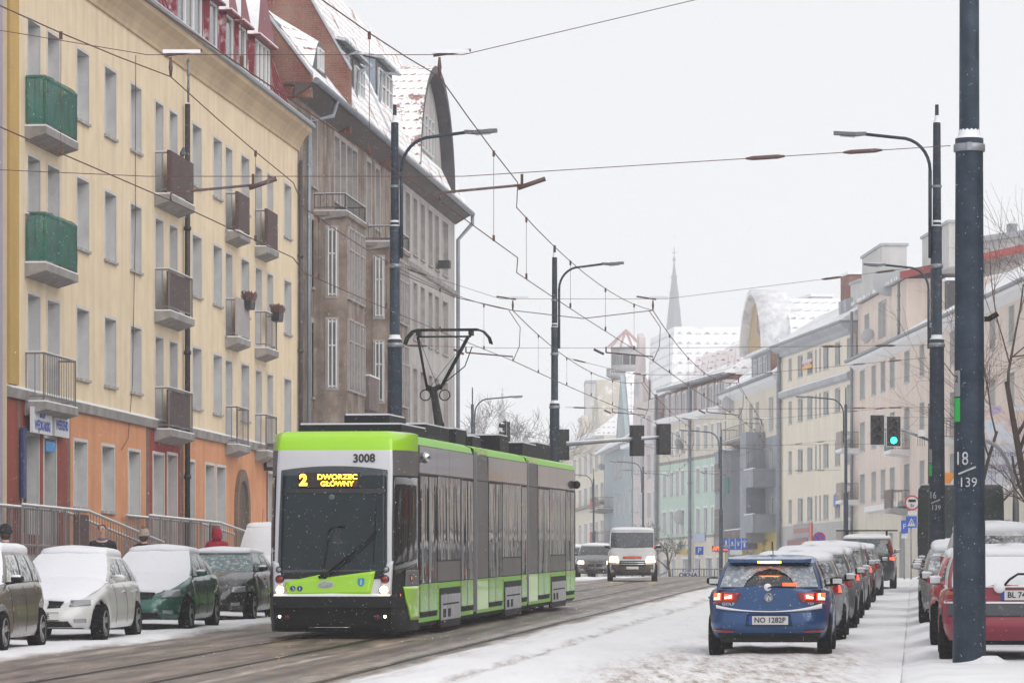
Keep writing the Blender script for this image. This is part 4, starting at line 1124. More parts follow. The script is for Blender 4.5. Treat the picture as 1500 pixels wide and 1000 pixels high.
Q.extr([(-.002, ZQ - .1), (-.5, ZQ + .1), (-.55, ZQ + .35), (.3, ZQ + .35), (.3, ZQ + .002), (-.002, ZQ + .002)], -.1, Q.L, M_white, 'cornice')
Q.extr([(-.55, ZQ + .352), (-.55, ZQ + .46), (.1, ZQ + .7), (.1, ZQ + .352)], -.1, Q.L, M_snow, 'snow_layer')
M_mrf = tiles_snow("red_tile_mansard", (.22, .045, .04), .12, 2.0, 2.2)
Q.extr([(.0, ZQ + .36), (.75, ZQ + 2.75), (6, ZQ + 2.75), (6, ZQ + .36)], 0, Q.L, [mat("faded_red_tiles", (.26, .075, .06), .8, var=.4, vs_=2, dust=.25)], 'mansard_storey')
for px in (975, 984, 992.5, 1001, 1011, 1022, 1030, 1040, 1049, 1058):
    b = MB(); x = Q.lx(px); b.box(x, x + 1.35, -.02, .7, ZQ + .5, ZQ + 2.4); do = b.build('dormer', mat("white_dormer_frame", (.5, .46, .46), .7), Q.root); window_part(do, x + .15, ZQ + .6, 1.05, 1.65, -.05, 'm', M_wf, M_glassf)
b = MB(); b.tube([(-.1, -.1, ZQ + 2.85), (Q.L, -.1, ZQ + 2.85)], .13, 8); b.build('gutter', M_gutter, Q.root)
Q.extr([(-.1, ZQ + 2.9), (5.5, ZQ + 6.6), (11, ZQ + 2.9)], -.1, Q.L, [tiles_snow("snowy_red_edge_roof", (.24, .07, .07), .88, 1.5, 1.5)], 'roof')
for px in (1000, 1010, 1019, 1030, 1048, 1058):
    b = MB(); x = Q.lx(px); b.prism([(x - .35, .9, ZQ + 3.6), (x + .35, .9, ZQ + 3.6), (x, 1.05, ZQ + 5.0)], (0, 1.6, 0)); b.build('pointed_dormer', M_mrf, Q.root)
for px, w_ in ((1034, 5), (1062, 6)):
    b = MB(); x = Q.lx(px); b.box(x, x + w_, 5, 6.5, ZQ + 5.5, ZQ + 8.0); b.box(x - .1, x + w_ + .1, 4.9, 6.6, ZQ + 8.0, ZQ + 8.2, 1); b.build('chimney', [M_conc, M_snow], Q.root)
Q.pipe(Q.lx(1015), 0, ZQ + 2.6, M_gutter, .14, -.25)
Q.pipe(.1, 0, ZQ + 2.6, M_gutter, .13, -.25)
banner(1016, 1034, 782, 793, Q, [mat("pale_blue_board", (.40, .45, .60), .6)], 'pale blue shop board on the ground floor of the mint house')
banner(993, 1008, 806, 812, Q, [M_byel], 'yellow strip sign left on the mint house ground floor')
banner(1048, 1066, 785, 792, Q, [mat("violet_grey_board", (.30, .28, .42), .6)], 'violet-grey board above a shop of the mint house')

# ---- narrow pale house, teal house, farthest cream houses
R5 = Bld('pale_pink_tenement', 'tall narrow pale pink tenement left of the mint house', 'building', (10.0, 317), (11.4, 302.3), 2.64)
M_r5 = plaster("washed_pink_plaster", (.68, .61, .60), (.60, .54, .53), .25)
ro = colops(R5, [(938, 941.5), (948.5, 953), (957.5, 961)], [(14.2, 2.0), (11.1, 2.0), (8, 2.0), (4.9, 2.0), (1.9, 1.8)])
ZR = R5.above(15.4)
R5.wall(ro, ZR, [M_r5, M_white, M_white], None, d=.22, back=12, border=True)
R5.windows(ro, 'm', M_wf, M_glassf, d=.2)
b = MB(); b.prism([(.4, -.02, ZR), (6.5, -.02, ZR), (6.2, -.02, ZR + 1.7), (4.4, -.02, ZR + 2.2), (4.2, -.02, ZR + 5.4), (3.0, -.02, ZR + 5.8), (.8, -.02, ZR + 2.0)], (0, .5, 0)); g5 = b.build('stepped_gable', M_r5, R5.root)
for x in (1.4, 2.6, 3.6): window_part(g5, x, ZR + .6, .6, 1.6, -.05, '', M_wf, M_glassf)
b2 = MB(); b2.prism([(4.3, .6, ZR + .3), (4.3, .9, ZR + 5.3), (4.3, 7.5, ZR + 5.3), (4.3, 11, ZR + .3)], (14, 0, 0)); b2.build('roof', [tiles_snow("white_tiles", (.40, .40, .44), .97, 1.4, 1.3)], R5.root)
b = MB(); b.box(1.0, 12.5, -1.2, -.01, ZR - 3.6, ZR - 3.3); b.build('snow_layer', M_snow, R5.root)
R6 = Bld('teal_house', 'grey-teal house with red and green balcony screens and pointed gable', 'building', (8.35, 346), (9.9, 317.4), 2.64)
M_teal = plaster("grey_teal_plaster", (.42, .49, .52), (.35, .42, .45), .3)
to = colops(R6, [(900, 903.5), (906, 909.5), (912, 915.5), (921, 925), (928, 932)], [(11.6, 1.9), (8.6, 2.0), (5.6, 2.0), (2.6, 2.0)])
ZT6 = R6.above(12.4)
R6.wall(to, ZT6, [M_teal, M_white, M_white], None, d=.22, back=14)
R6.windows(to, 'm', M_wf, M_glassf, d=.2)
R6.extr([(-.9, ZT6 + .02), (-.9, ZT6 + .2), (4, ZT6 + 3.6), (14, ZT6 + .02)], -.3, R6.L, [M_tsnow2], 'roof')
b = MB(); xg6 = R6.lx(902); wg6 = R6.lx(918) - xg6; b.prism([(xg6, -.05, ZT6 + .2), (xg6 + wg6, -.05, ZT6 + .2), (xg6 + wg6 * .5, -.05, ZT6 + 6.2)], (0, .4, 0)); g6 = b.build('pointed_gable', M_teal, R6.root)
window_part(g6, xg6 + wg6 * .36, ZT6 + 1.0, .8, 1.6, -.08, '', M_wf, M_glassf); window_part(g6, xg6 + wg6 * .52, ZT6 + 1.0, .8, 1.6, -.08, '', M_wf, M_glassf)
b = MB(); b.prism([(xg6 - .3, .36, ZT6 + .1), (xg6 + wg6 * .5, .36, ZT6 + 6.5), (xg6 + wg6 + .3, .36, ZT6 + .1)], (0, 16, 0)); b.build('cross_roof', mat("snow_roof_plain", (.6, .6, .64), .8, dust=.9, dustscale=1.5), R6.root)
for hz, mm in ((8.4, M_brd), (5.4, None), (2.3, None)):
    x = R6.lx(885.5); z = R6.above(hz) - 1.0
    R6.balcony(x, x + 9.5, z, 1.3, M_slab, M_rail, h=1.0, bars=.4)
    for k, c in enumerate(((.36, .07, .06), (.36, .07, .06)) if hz > 8 else (((.36, .07, .06), (.06, .15, .12)) if hz > 5 else ())):
        m = MB(); m.box(x + .3 + k * 3.6, x + 2.9 + k * 4.2, -1.36, -1.33, z + .1, z + 1.1); m.build('balcony_screen', mat('balcony_screen_colour', c, .8, dust=.2), R6.root)
R7 = Bld('far_cream_house', 'far cream house with snowy gables beyond the tram', 'building', (4.9, 402), (8.3, 346.4), 2.64)
fo_ = colops(R7, [(840, 843.5), (848, 851.5), (856, 860), (864, 868), (872, 876), (880, 884)], [(13.2, 2.0), (10.0, 2.0), (6.6, 2.2), (3.4, 2.2)])
Z7 = R7.above(14.2)
M_fc = plaster("far_cream_plaster", (.72, .67, .56), (.63, .58, .48), .2)
R7.wall(fo_, Z7, [M_fc, M_white, M_white], None, d=.25, back=14, border=True)
R7.windows(fo_, 'm', M_wf, M_glassf, d=.22)
R7.extr([(-.9, Z7 + .02), (-.9, Z7 + .3), (5, Z7 + 5.0), (14, Z7 + .02)], -.3, R7.L, [M_tsnow2], 'roof')
R7.extr([(-.002, R7.above(8.0)), (-.4, R7.above(8.05)), (-.4, R7.above(8.25)), (-.002, R7.above(8.3))], 0, R7.L, M_slab, 'string_course')
for a, e, hh in ((846, 862, 2.8), (868, 884, 5.2)):
    b = MB(); x, x2 = R7.lx(a), R7.lx(e); b.prism([(x, -.3, Z7 + .1), (x2, -.3, Z7 + .1), ((x + x2 * 2) / 3, -.3, Z7 + hh)], (0, 3, 0)); b.build('gable', [mat("snowy_gable", (.5, .46, .40), .85, dust=.5, dustscale=1)], R7.root)
b = MB(); b.box(R7.lx(838), R7.lx(846), 2, 6, Z7 + .1, Z7 + 4.4); b.box(R7.lx(838) - .1, R7.lx(846) + .1, 1.9, 6.1, Z7 + 4.4, Z7 + 4.7, 1); b.build('roof_box', [mat("pale_yellow_box", (.55, .50, .30), .8), M_snow], R7.root)

# fire tower: square foot, round shaft with a gallery, faceted cone roof
def far_thing(name, label, cat, px, Yd, zb):
    return thing(name, label, cat, (PX(px, Yd), Yd, zb))
Tw = far_thing('round_tower', 'round grey tower with a gallery and pointed snowy roof', 'tower', 917, 425, 2.6)
mpp = 425 / F
zt = lambda py: PZ(py, 425) - 2.6
M_tw = mat("grey_tower_render", (.46, .45, .46), .9, var=.2, streak=.3)
b = MB(); b.lathe([(20 * mpp, 0), (20 * mpp, zt(550))], 24); b.lathe([(22 * mpp, zt(545)), (22 * mpp, zt(510)), (0, zt(509))], 24); b.build('shaft', M_tw, Tw)
b = MB(); b.lathe([(20 * mpp, zt(556)), (29 * mpp, zt(551)), (29 * mpp, zt(549)), (20 * mpp, zt(548))], 24)
for k in range(36):
    a = k * math.pi / 18; b.box(-.05, .05, -.05, .05, zt(549), zt(541), M=Matrix.Translation((28 * mpp * math.cos(a), 28 * mpp * math.sin(a), 0)))
b.lathe([(28 * mpp - .06, zt(541)), (28 * mpp + .06, zt(541)), (28 * mpp + .06, zt(540)), (28 * mpp - .06, zt(540))], 24)
b.build('gallery', M_tw, Tw)
b = MB(); b.lathe([(27 * mpp, zt(509.5)), (0.02, zt(484))], 10, sm=False); rf = b.build('roof', mat("snow_cone", (.55, .55, .58), .8, dust=.9, dustscale=1), Tw)
b = MB()
for k in range(10):
    a = k * math.pi / 5; b.tube([(27 * mpp * math.cos(a), 27 * mpp * math.sin(a), zt(509.2)), (0, 0, zt(483.5))], .13, 5)
b.build('roof_rib', mat("faded_red_rib", (.45, .30, .30), .7), rf)
for k in range(5):
    a = -math.pi / 2 + (k - 2) * .5; b = MB(); b.box(-.35, .35, -.03, .05, zt(535), zt(520), M=Matrix.Translation((22 * mpp * math.cos(a), 22 * mpp * math.sin(a), 0)) @ Matrix.Rotation(a + math.pi / 2, 4, 'Z')); b.build('window', M_glassd, Tw)
b = MB(); b.box(-60 * mpp, -12 * mpp, -2, 6, 0, zt(562)); b.box(-60.5 * mpp, -11.5 * mpp, -2.1, 6.1, zt(562) + .01, zt(562) + .3, 1); b.build('stair_block', [M_conc, M_corn], Tw)

def spire(px, ptop, pbase, Yd, halfw, label, group, name='church_spire'):
    o = far_thing(name, label, 'church spire', px, Yd, 2.6)
    k = Yd / F; z = lambda py: PZ(py, Yd) - 2.6
    H_ = pbase - ptop
    m = MB(); m.box(-halfw * k * 1.08, halfw * k * 1.08, -halfw * k, halfw * k, 0, z(pbase)); m.build('tower', mat("far_brick_tower", (.16, .11, .11), .9, var=.2), o)
    s_ = MB(); prof = [(1.0, 0), (.78, .22), (.60, .40), (.40, .58), (.26, .70), (.13, .80), (.06, .86), (.05, .88)]
    s_.lathe([(halfw * k * r * 1.12, z(pbase) + (z(ptop) - z(pbase)) * h) for r, h in prof], 8, sm=False)
    s_.lathe([(.02, z(pbase) + (z(ptop) - z(pbase)) * .86), (halfw * k * .20, z(pbase) + (z(ptop) - z(pbase)) * .88), (halfw * k * .10, z(pbase) + (z(ptop) - z(pbase)) * .90), (.1, z(pbase) + (z(ptop) - z(pbase)) * .92)], 8)
    for q in range(5):
        h = .12 + q * .15; r = 1.0 - h * 1.05
        for a in range(8): s_.box(-.25, .25, -.2, .2, -.3, .5, M=Matrix.Translation((halfw * k * r * 1.05 * math.cos(a * math.pi / 4), halfw * k * r * 1.05 * math.sin(a * math.pi / 4), z(pbase) + (z(ptop) - z(pbase)) * h)))
    s_.build('spire', mat("slate_spire", (.10, .11, .13), .7, var=.3, vs_=.3), o)
    c = MB(); zt0 = z(pbase) + (z(ptop) - z(pbase)) * .9; c.tube([(0, 0, zt0), (0, 0, z(ptop))], .12, 6); zc = zt0 + (z(ptop) - zt0) * .5; c.tube([(-.08 * H_ * k * .25, 0, zc), (.08 * H_ * k * .25, 0, zc)], .12, 6); c.build('cross', M_dmetal, o)
    return o
spire(987.5, 362, 520, 1250, 13.5, 'single tall dark church spire fading into the snowfall', None)
spire(702, 575, 665, 1650, 9, 'thinner one of the twin spires barely visible in the haze', None)
spire(736, 566, 668, 1600, 11, 'taller twin spire barely visible behind the traffic light', None)

# big grey block behind the pink house
KB = Bld('grey_block', 'large pale grey block with flat roof rising behind the pink house', 'building', (PX(1420, 245), 245), (PX(1620, 232), 232), 2.6)
kbo = [(2 + 3.4 * i, 3.3 + 3.4 * i, 3 + 3.1 * j, 4.6 + 3.1 * j) for i in range(2) for j in range(6)]
KB.wall(kbo, PZ(347, 240) - 2.6, [M_conc, M_revl, M_revl], None, d=.2, back=12)
KB.windows(kbo, 'm', M_wf, M_glassf, d=.2)
KB.extr([(-.35, PZ(347, 240) - 2.6 + .01), (-.35, PZ(347, 240) - 2.6 + .35), (12, PZ(347, 240) - 2.6 + .35), (12, PZ(347, 240) - 2.6 + .01)], -.3, KB.L, M_corn, 'flat_roof')
for px in (1436, 1470, 1478, 1490):
    b = MB(); x = KB.lx(px); z = PZ(347, 240) - 2.6 + .36; b.box(x, x + .5, 2, 2.5, z, z + (.9 if px < 1460 else 1.9)); b.build('vent_pipe', M_galv, KB.root)

# houses on the photographer's own side of the street: beyond the picture's edge, they stand in the tram's glass
for nm, lab, Ya, Yb, cc, hh in (('brown_corner_house', 'brown rendered house on the near pavement side', 42, 96, (.22, .13, .09), 12), ('grey_corner_house', 'grey-beige house farther along the near pavement side', 98, 146, (.22, .17, .13), 11)):
    S_ = Bld(nm, lab, 'building', PL(Yb, 9.4), PL(Ya, 9.4), 1.0)
    so_ = [(1.5 + 3.1 * i, 2.8 + 3.1 * i, 1.2 + 3.1 * j, 3.0 + 3.1 * j) for i in range(int(S_.L / 3.1) - 1) for j in range(4)]
    S_.wall(so_, hh, [plaster(nm + '_plaster', cc, None, .3), M_rev, M_revw], None, d=.2, border=True)
    S_.windows(so_[::1], 'm', M_frame, M_glass, d=.18)

    for q_, c_ in enumerate(((.55, .09, .03), (.60, .62, .66), (.03, .12, .42), (.62, .40, .05), (.60, .60, .62), (.42, .03, .03))):
        m_ = MB(); xq = S_.L * (q_ + .3) / 6.2; m_.box(xq, xq + 3.2, -.12, -.02, 3.1, 4.0); m_.build('reflection_panel', mat('reflection_panel_colour', c_, .5), S_.root)  # unseen bright panels, added to give the tram glass colours to reflect
# ================================================================ cars
def smooth_interp(pts, x):
    if x <= pts[0][0]: return pts[0][1]
    for (a, b), (c, d) in zip(pts, pts[1:]):
        if x <= c:
            u = (x - a) / (c - a); return b + (d - b) * u
    return pts[-1][1]
def se(x, n): return max(0.0, 1 - abs(x) ** n) ** (1.0 / n)
def paint(name, c, dust=.12, metal=.35):
    return mat(name, c, .38, metal=metal, coat=.8, dust=dust, dustscale=7, var=.15, vs_=1.5)
M_tub = mat("underbody", (.012, .012, .013), .9)
M_snowc, t, b = nt("car_snow")
b.inputs['Base Color'].default_value = (.80, .81, .845, 1); b.inputs['Roughness'].default_value = .8
bump(t, b, nz(t, 9, 6), .45, .03)
class Car:
    """body = plan outlines stacked over height; local +y is the car's front"""
    def __init__(s, **k):
        s.L, s.W, s.H = k.get('L', 4.3), k.get('W', 1.78), k.get('H', 1.46)
        s.wb = k.get('wb', 2.6); s.fo = k.get('fo', .85)          # wheelbase, front overhang
        s.R = k.get('R', .315); s.nf, s.nr = k.get('nf', 3.6), k.get('nr', 5.0)
        s.zf, s.zc, s.zr = k.get('zf', .70), k.get('zc', .98), k.get('zr', 1.0)   # nose, cowl, rear deck heights
        s.yc, s.yr = k.get('yc', .95), k.get('yr', -1.95)     # glasshouse base front / rear (y)
        s.rf, s.rr = k.get('rf', .25), k.get('rr', -1.65)     # roof front / rear
        s.sill = k.get('sill', .22)
        s.rear_in = k.get('rear_in', .10); s.tumble = k.get('tumble', .72)
        s.yw = (s.L / 2 - s.fo, s.L / 2 - s.fo - s.wb)
        s.body_r = k.get('barch', .36) if 'barch' in k else s.R + .055
        s.van = k.get('van', False)
        s.flen = [(0, -.10), (.12, -.03), (.30, 0), (.5, -.02), (.72, -.06), (.9, -.14), (1, -.26)]
        s.rlen = [(0, -.12), (.15, -.03), (.34, 0), (.5, -.04), (.75, -.06), (1, -s.rear_in)]
        s.wid = [(0, .93), (.10, .975), (.3, 1.0), (.55, .995), (.8, .965), (.93, .925), (1, .875)]
    def ztop(s, y):
        h = s.L / 2
        return smooth_interp([(-h, s.zr - .02), (-h + .3, s.zr), (s.yc - .3, s.zc), (s.yc + .05, s.zc - .005), (h - .45, s.zf + .10), (h - .12, s.zf + .01), (h, s.zf - .04)], y)
    def zlow(s, y):
        z = s.sill + (.03 if y > s.L / 2 - .3 else 0) + (.06 if y < -s.L / 2 + .35 else 0)
        for yw in s.yw:
            d = abs(y - yw)
            if d < s.body_r: z = max(z, s.R + math.sqrt(s.body_r ** 2 - d * d))
        return z
    def pt(s, y, side, v, x=None):
        """surface point; y in [-L/2..L/2] nominal; x given on the ends"""
        h = s.L / 2
        fl = smooth_interp(s.flen, v); rl = smooth_interp(s.rlen, v); hw = s.W / 2 * smooth_interp(s.wid, v)
        if x is None:
            n = s.nf if y > 0 else s.nr
            xx = hw * se(y / h, n)
        else: xx = hw * x
        yy = y * (1 + (fl if y > 0 else rl) / h * abs(y / h) ** 2)
        zb, zt = s.zlow(y), s.ztop(y)
        return Vector((side * xx, yy, zb + (zt - zb) * v))
    def rear(s, x, z, off=0.0, front=False):
        """point on the rear (or front) end surface at lateral x and height z"""
        h = s.L / 2
        sg = 1 if front else -1
        n = s.nf if front else s.nr
        yy = h
        for _ in range(4):
            zb, zt = s.zlow(sg * h), s.ztop(sg * min(h, yy))
            v = max(0, min(1, (z - zb) / (zt - zb)))
            hw = s.W / 2 * smooth_interp(s.wid, v)
            yy = h * se(min(.999, abs(x) / hw), n)
        l = smooth_interp(s.flen if front else s.rlen, v)
        y = yy * (1 + l / h * (yy / h) ** 2)
        return Vector((x, sg * (y + off), z))
    def side_x(s, y, z):
        zb, zt = s.zlow(y), s.ztop(y)
        v = max(0, min(1, (z - zb) / (zt - zb)))
        return s.W / 2 * smooth_interp(s.wid, v) * se(y / (s.L / 2), s.nf if y > 0 else s.nr)
    def patch(s, quad, name, m, parent, off=.012, front=False, nu=6, nv=5, mirror=False, mats=None):
        """a shaped piece laid on the rear/front skin; quad = 4 (x,z) corners"""
        b = MB()
        (x0, z0), (x1, z1), (x2, z2), (x3, z3) = quad
        rows = []; edge = []
        for j in range(nv + 1):
            v = j / nv; r = []
            for i in range(nu + 1):
                u = i / nu
                x = (x0 * (1 - u) + x1 * u) * (1 - v) + (x3 * (1 - u) + x2 * u) * v
                z = (z0 * (1 - u) + z1 * u) * (1 - v) + (z3 * (1 - u) + z2 * u) * v
                r.append(s.rear(x, z, off, front))
            rows.append(r)
        b.grid(rows)
        sg = Vector((0, (-1 if front else 1) * (off + .03), 0))
        for line in (rows[0], rows[-1], [r[0] for r in rows], [r[-1] for r in rows]):
            b.grid([line, [p + sg for p in line]], sm=False)
        return b.build(name, m, parent)
    def build(s, root, pm, snow=0, glassm=None, sideglass=None, plate_clear=True, handles=True, wheels=True, mirrors=None, rimm=None, roofm=None, lowm=None):
        h = s.L / 2
        ys = []
        y = -h * .985
        dens = .05
        while y < h * .985:
            ys.append(y); y += dens if any(abs(y - w_) < s.body_r + .08 for w_ in s.yw) else .10
        ys.append(h * .985)
        endx_r = [se(ys[0] / h, s.nr) * k for k in (.8, .55, .28, 0)]
        endx_f = [se(ys[-1] / h, s.nf) * k for k in (.8, .55, .28, 0)]
        V = [0, .06, .14, .24, .36, .5, .64, .78, .88, .95, 1]
        seq = [('r', x) for x in endx_r[::-1]] + [('s', y) for y in ys] + [('f', x) for x in endx_f]
        def P(k, side, v):
            kind, q = k
            if kind == 's': return s.pt(q, side, v)
            n = s.nr if kind == 'r' else s.nf
            yy = h * se(min(.999, q), n) * (-1 if kind == 'r' else 1)
            p = s.pt(yy, side, v, x=q)
            return p
        b = MB()
        for side in (-1, 1):
            b.grid([[P(k, side, v) for k in seq] for v in V], mf=(lambda a, c: 1 if (lowm and V[a] < .14) else 0))
        K = 6
        for a, c in zip(seq, seq[1:]):
            pass
        rows = []
        for k in seq:
            L_, R_ = P(k, -1, 1), P(k, 1, 1)
            r = []
            for i in range(K + 1):
                u = i / K; x = L_.x + (R_.x - L_.x) * u
                cr = .055 * (1 - (2 * u - 1) ** 2) * min(1, abs(R_.x) / (s.W * .3))
                r.append(Vector((x, L_.y, L_.z + cr)))
            rows.append(r)
        b.grid(rows)
        body = b.build('body', [pm, lowm or M_black], root)
        smoothby(body, 50)
        # dark tub under the body and inside the arches
        tb = MB()
        wi = s.W / 2 - .26
        tb.box(-wi, wi, -h + .3, h - .62, s.sill + .0, min(s.zf, s.zc) - .08)
        tb.box(-s.W / 2 + .07, s.W / 2 - .07, s.yw[1] + s.body_r, s.yw[0] - s.body_r, s.sill + .01, .6)
        tb.box(-s.W / 2 + .22, s.W / 2 - .22, -h + .30, s.yw[1] - s.body_r, s.sill + .09, .6)
        tb.box(-s.W / 2 + .34, s.W / 2 - .34, s.yw[0] + s.body_r, h - .45, s.sill + .05, .45)
        tb.build('underbody', M_tub, root)
        # glasshouse
        wb_ = s.W / 2 * .885; wr = s.W / 2 * s.tumble
        z0 = s.zc - .03; z1 = s.H - .07
        loop = []   # (tag, base point, roof point)
        NW = 8
        def curve(y, x, w_, bow): return y - bow * (abs(x) / w_) ** 2.6
        for i in range(NW + 1):
            u = -1 + 2 * i / NW
            loop.append(('W', Vector((u * wb_ * .93, curve(s.yc, u, 1, .16), z0)), Vector((u * wr * .94, curve(s.rf, u, 1, .10), z1))))
        fs = [0, .05, .36, .40, .70, .745, .90, 1.0]
        tags = ['A', 'G', 'B', 'G', 'C', 'G', 'D']
        if s.van: tags = ['A', 'G', 'B', 'P', 'P', 'P', 'P']
        yb0, yb1 = s.yc - .20, s.yr + .12; yr0, yr1 = s.rf - .14, s.rr + .10
        for i, f in enumerate(fs):
            bx = wb_ * (1 - .05 * (2 * f - 1) ** 2); rx = wr * (1 - .05 * (2 * f - 1) ** 2)
            loop.append((tags[i] if i < 7 else 'D', Vector((bx, yb0 + (yb1 - yb0) * f, z0 + (s.zr - s.zc) * f)), Vector((rx, yr0 + (yr1 - yr0) * f, z1 - .03 * f))))
        NR = 6
        for i in range(NR + 1):
            u = 1 - 2 * i / NR
            loop.append(('R' if i < NR else 'D', Vector((u * wb_ * .90, s.yr + .10 * abs(u) ** 2.6, z0 + (s.zr - s.zc))), Vector((u * wr * .90, s.rr + .06 * abs(u) ** 2.6, z1 - .03))))
        for i, f in reversed(list(enumerate(fs))):
            bx = -wb_ * (1 - .05 * (2 * f - 1) ** 2); rx = -wr * (1 - .05 * (2 * f - 1) ** 2)
            tg = tags[i - 1] if i > 0 else 'A'
            loop.append((tg, Vector((bx, yb0 + (yb1 - yb0) * f, z0 + (s.zr - s.zc) * f)), Vector((rx, yr0 + (yr1 - yr0) * f, z1 - .03 * f))))
        n = len(loop)
        hs = [0, .09, .35, .65, .90, 1.0]
        def gp(i, hh, off=0):
            _, a, c = loop[i % n]
            p = a.lerp(c, hh); o = Vector((p.x, p.y - (s.yc + s.yr) / 2 * 1.0, 0))
            if o.length: o = Vector((o.x / (s.W / 2), 0 if abs(p.x) > wb_ * .8 else o.y / 2, 0))
            return p + o * (.035 * math.sin(math.pi * hh)) + o * off
        mats_ = {'pillar': MB(), 'windscreen': MB(), 'side_window': {}, 'rear_window': MB()}
        sw = {}
        for i in range(n):
            tg = loop[i][0]
            for j in range(len(hs) - 1):
                q = (gp(i, hs[j]), gp(i + 1, hs[j]), gp(i + 1, hs[j + 1]), gp(i, hs[j + 1]))
                mid = 0 < j < len(hs) - 2
                if tg == 'W' and mid: mats_['windscreen'].quad(*q, 0, True)
                elif tg == 'R' and mid and not s.van: mats_['rear_window'].quad(*q, 0, True)
                elif tg == 'G' and mid: sw.setdefault(i, MB()).quad(*q, 0, True)
                else:
                    dk = (tg in ('B', 'C')) and mid
                    mats_['pillar'].quad(*q, 1 if dk else 0, True)
        gm = glassm or M_glasscar
        top = [gp(i, 1.0) for i in range(n)]
        c = Vector((0, (s.rf + s.rr) / 2, 0))
        rings = [(1, 0), (.97, .035), (.88, .058), (.6, .075), (.3, .08), (.0002, .08)]
        prev = None
        for k_, dz in rings:
            ring = [Vector((p.x * k_, c.y + (p.y - c.y) * k_, p.z + dz)) for p in top]
            if prev:
                for i in range(n): mats_['pillar'].quad(prev[i], prev[(i + 1) % n], ring[(i + 1) % n], ring[i], 2, True)
            prev = ring
        gh = mats_['pillar'].build('roof_and_pillars', [pm, M_black, roofm or pm], root)
        mats_['windscreen'].build('windscreen', gm, root)
        if mats_['rear_window'].v: mats_['rear_window'].build('rear_window', gm, root)
        for k_, q in sw.items(): q.build('side_window', sideglass or gm, root)
        s.gp = gp; s.loop = loop; s.n = n; s.hs = hs
        # snow blankets
        if snow > 0:
            sm = MB(); th = .025 + .04 * snow
            prev = None
            for q_, (k_, dz, tf) in enumerate(((1.0, -.01, 0), (1.012, .01, .25), (1.008, .02, .55), (.985, .032, .82), (.93, .048, 1.0), (.80, .062, 1.08), (.5, .077, 1.1), (.25, .08, 1.1), (.0002, .08, 1.1))):
                ring = [Vector((p.x * k_, c.y + (p.y - c.y) * k_, p.z + dz + th * tf + (.022 * noise.noise(Vector((p.x * 2.3 * k_ + s.L, p.y * 2.3 * k_, s.L)))) * (q_ > 1))) for p in top]
                if prev:
                    for i in range(n): sm.quad(prev[i], prev[(i + 1) % n], ring[(i + 1) % n], ring[i], 0, True)
                prev = ring
            if snow >= 1:
                hh2 = [0.0, .12, .35, .65, .9, 1.02]
                rows2 = []
                for hh in hh2:
                    rows2.append([gp(i, hh) + Vector((0, .03 + .03 * math.sin(math.pi * i / NW), .035 + (.02 if 0 < hh < 1 else 0) + .012 * noise.noise(Vector((i * .5, hh * 3, s.L))))) for i in range(0, NW + 1)])
                sm.grid(rows2)
            sm.build('roof_snow', M_snowc, root)
            if snow >= 1:
                hm_ = MB(); rws = []
                for k in seq:
                    L_, R_ = P(k, -1, 1), P(k, 1, 1)
                    if L_.y < s.yc - .25 or L_.y > h * .93: continue
                    r = []
                    for i in range(9):
                        u = i / 8; x = L_.x + (R_.x - L_.x) * u
                        crn = .055 * (1 - (2 * u - 1) ** 2) * min(1, abs(R_.x) / (s.W * .3))
                        e = (.55 if i in (0, 8) else 1) * (.35 if L_.y > h * .9 else 1)
                        r.append(Vector((x * 1.0, L_.y, L_.z + crn + (.05 * snow - (.05 if i in (0, 8) else 0)) * e + .015 * noise.noise(Vector((x * 3, L_.y * 3, s.W))))))
                    rws.append(r)
                hm_.grid(rws); hm_.grid([[p for p in rws[-1]], [p + Vector((0, .02, -.09)) for p in rws[-1]]])
                hm_.build('bonnet_snow', M_snowc, root)
            if snow >= 2 or not s.van and snow > 1.2:
                pass
        # wheels
        if wheels:
            for yw in s.yw:
                for sd_ in (-1, 1):
                    wheel(root, Vector((sd_ * (s.W / 2 - .115), yw, s.R)), s.R, sd_, rimm or M_alloy)
        # seams, handles, mirrors
        for yy in (s.yc - .75 if False else (yb0 + (yb1 - yb0) * .38), yb0 + (yb1 - yb0) * .04):
            for side in (-1, 1):
                pts = [Vector((side * (s.side_x(yy, z) + .002), yy, z)) for z in [s.sill + .08 + (s.ztop(yy) - s.sill - .12) * i / 8 for i in range(9)]]
                det = MB(); det.tube(pts, .003, 4); det.build('door_seam', M_tub, root)
        if handles:
            for side in (-1, 1):
                for fy in (.33, .70):
                    yy = yb0 + (yb1 - yb0) * fy; z = s.zc - .14
                    d2 = MB(); xx = side * (s.side_x(yy, z) + .012); d2.box(xx - .018, xx + .018, yy - .09, yy + .09, z - .013, z + .015)
                    d2.build('door_handle', pm, root)
        mm = mirrors or pm
        for side in (-1, 1):
            d2 = MB(); ym = yb0 - .12; zm = s.zc + .06; xm = side * (wb_ + .13)
            d2.lathe([(.0, -.12), (.05, -.115), (.078, -.06), (.085, 0), (.075, .05), (.04, .085), (0, .09)], 12, 0, Matrix.Translation((xm, ym, zm + .02)) @ Matrix.Rotation(math.pi / 2, 4, 'Y') @ Matrix.Diagonal((.75, .6, .95, 1)))
            d2.tube([(side * (wb_ - .04), ym + .02, zm - .05), (xm - side * .02, ym, zm - .03)], .02, 6)
            mo = d2.build('mirror', mm, root)
            if snow: 
                e = MB(); e.lathe([(.08, 0), (.07, .02), (.04, .032), (0, .035)], 10, 0, Matrix.Translation((xm, ym, zm + .05)) @ Matrix.Diagonal((1.15, .7, 1, 1))); e.build('mirror_snow', M_snowc, mo)
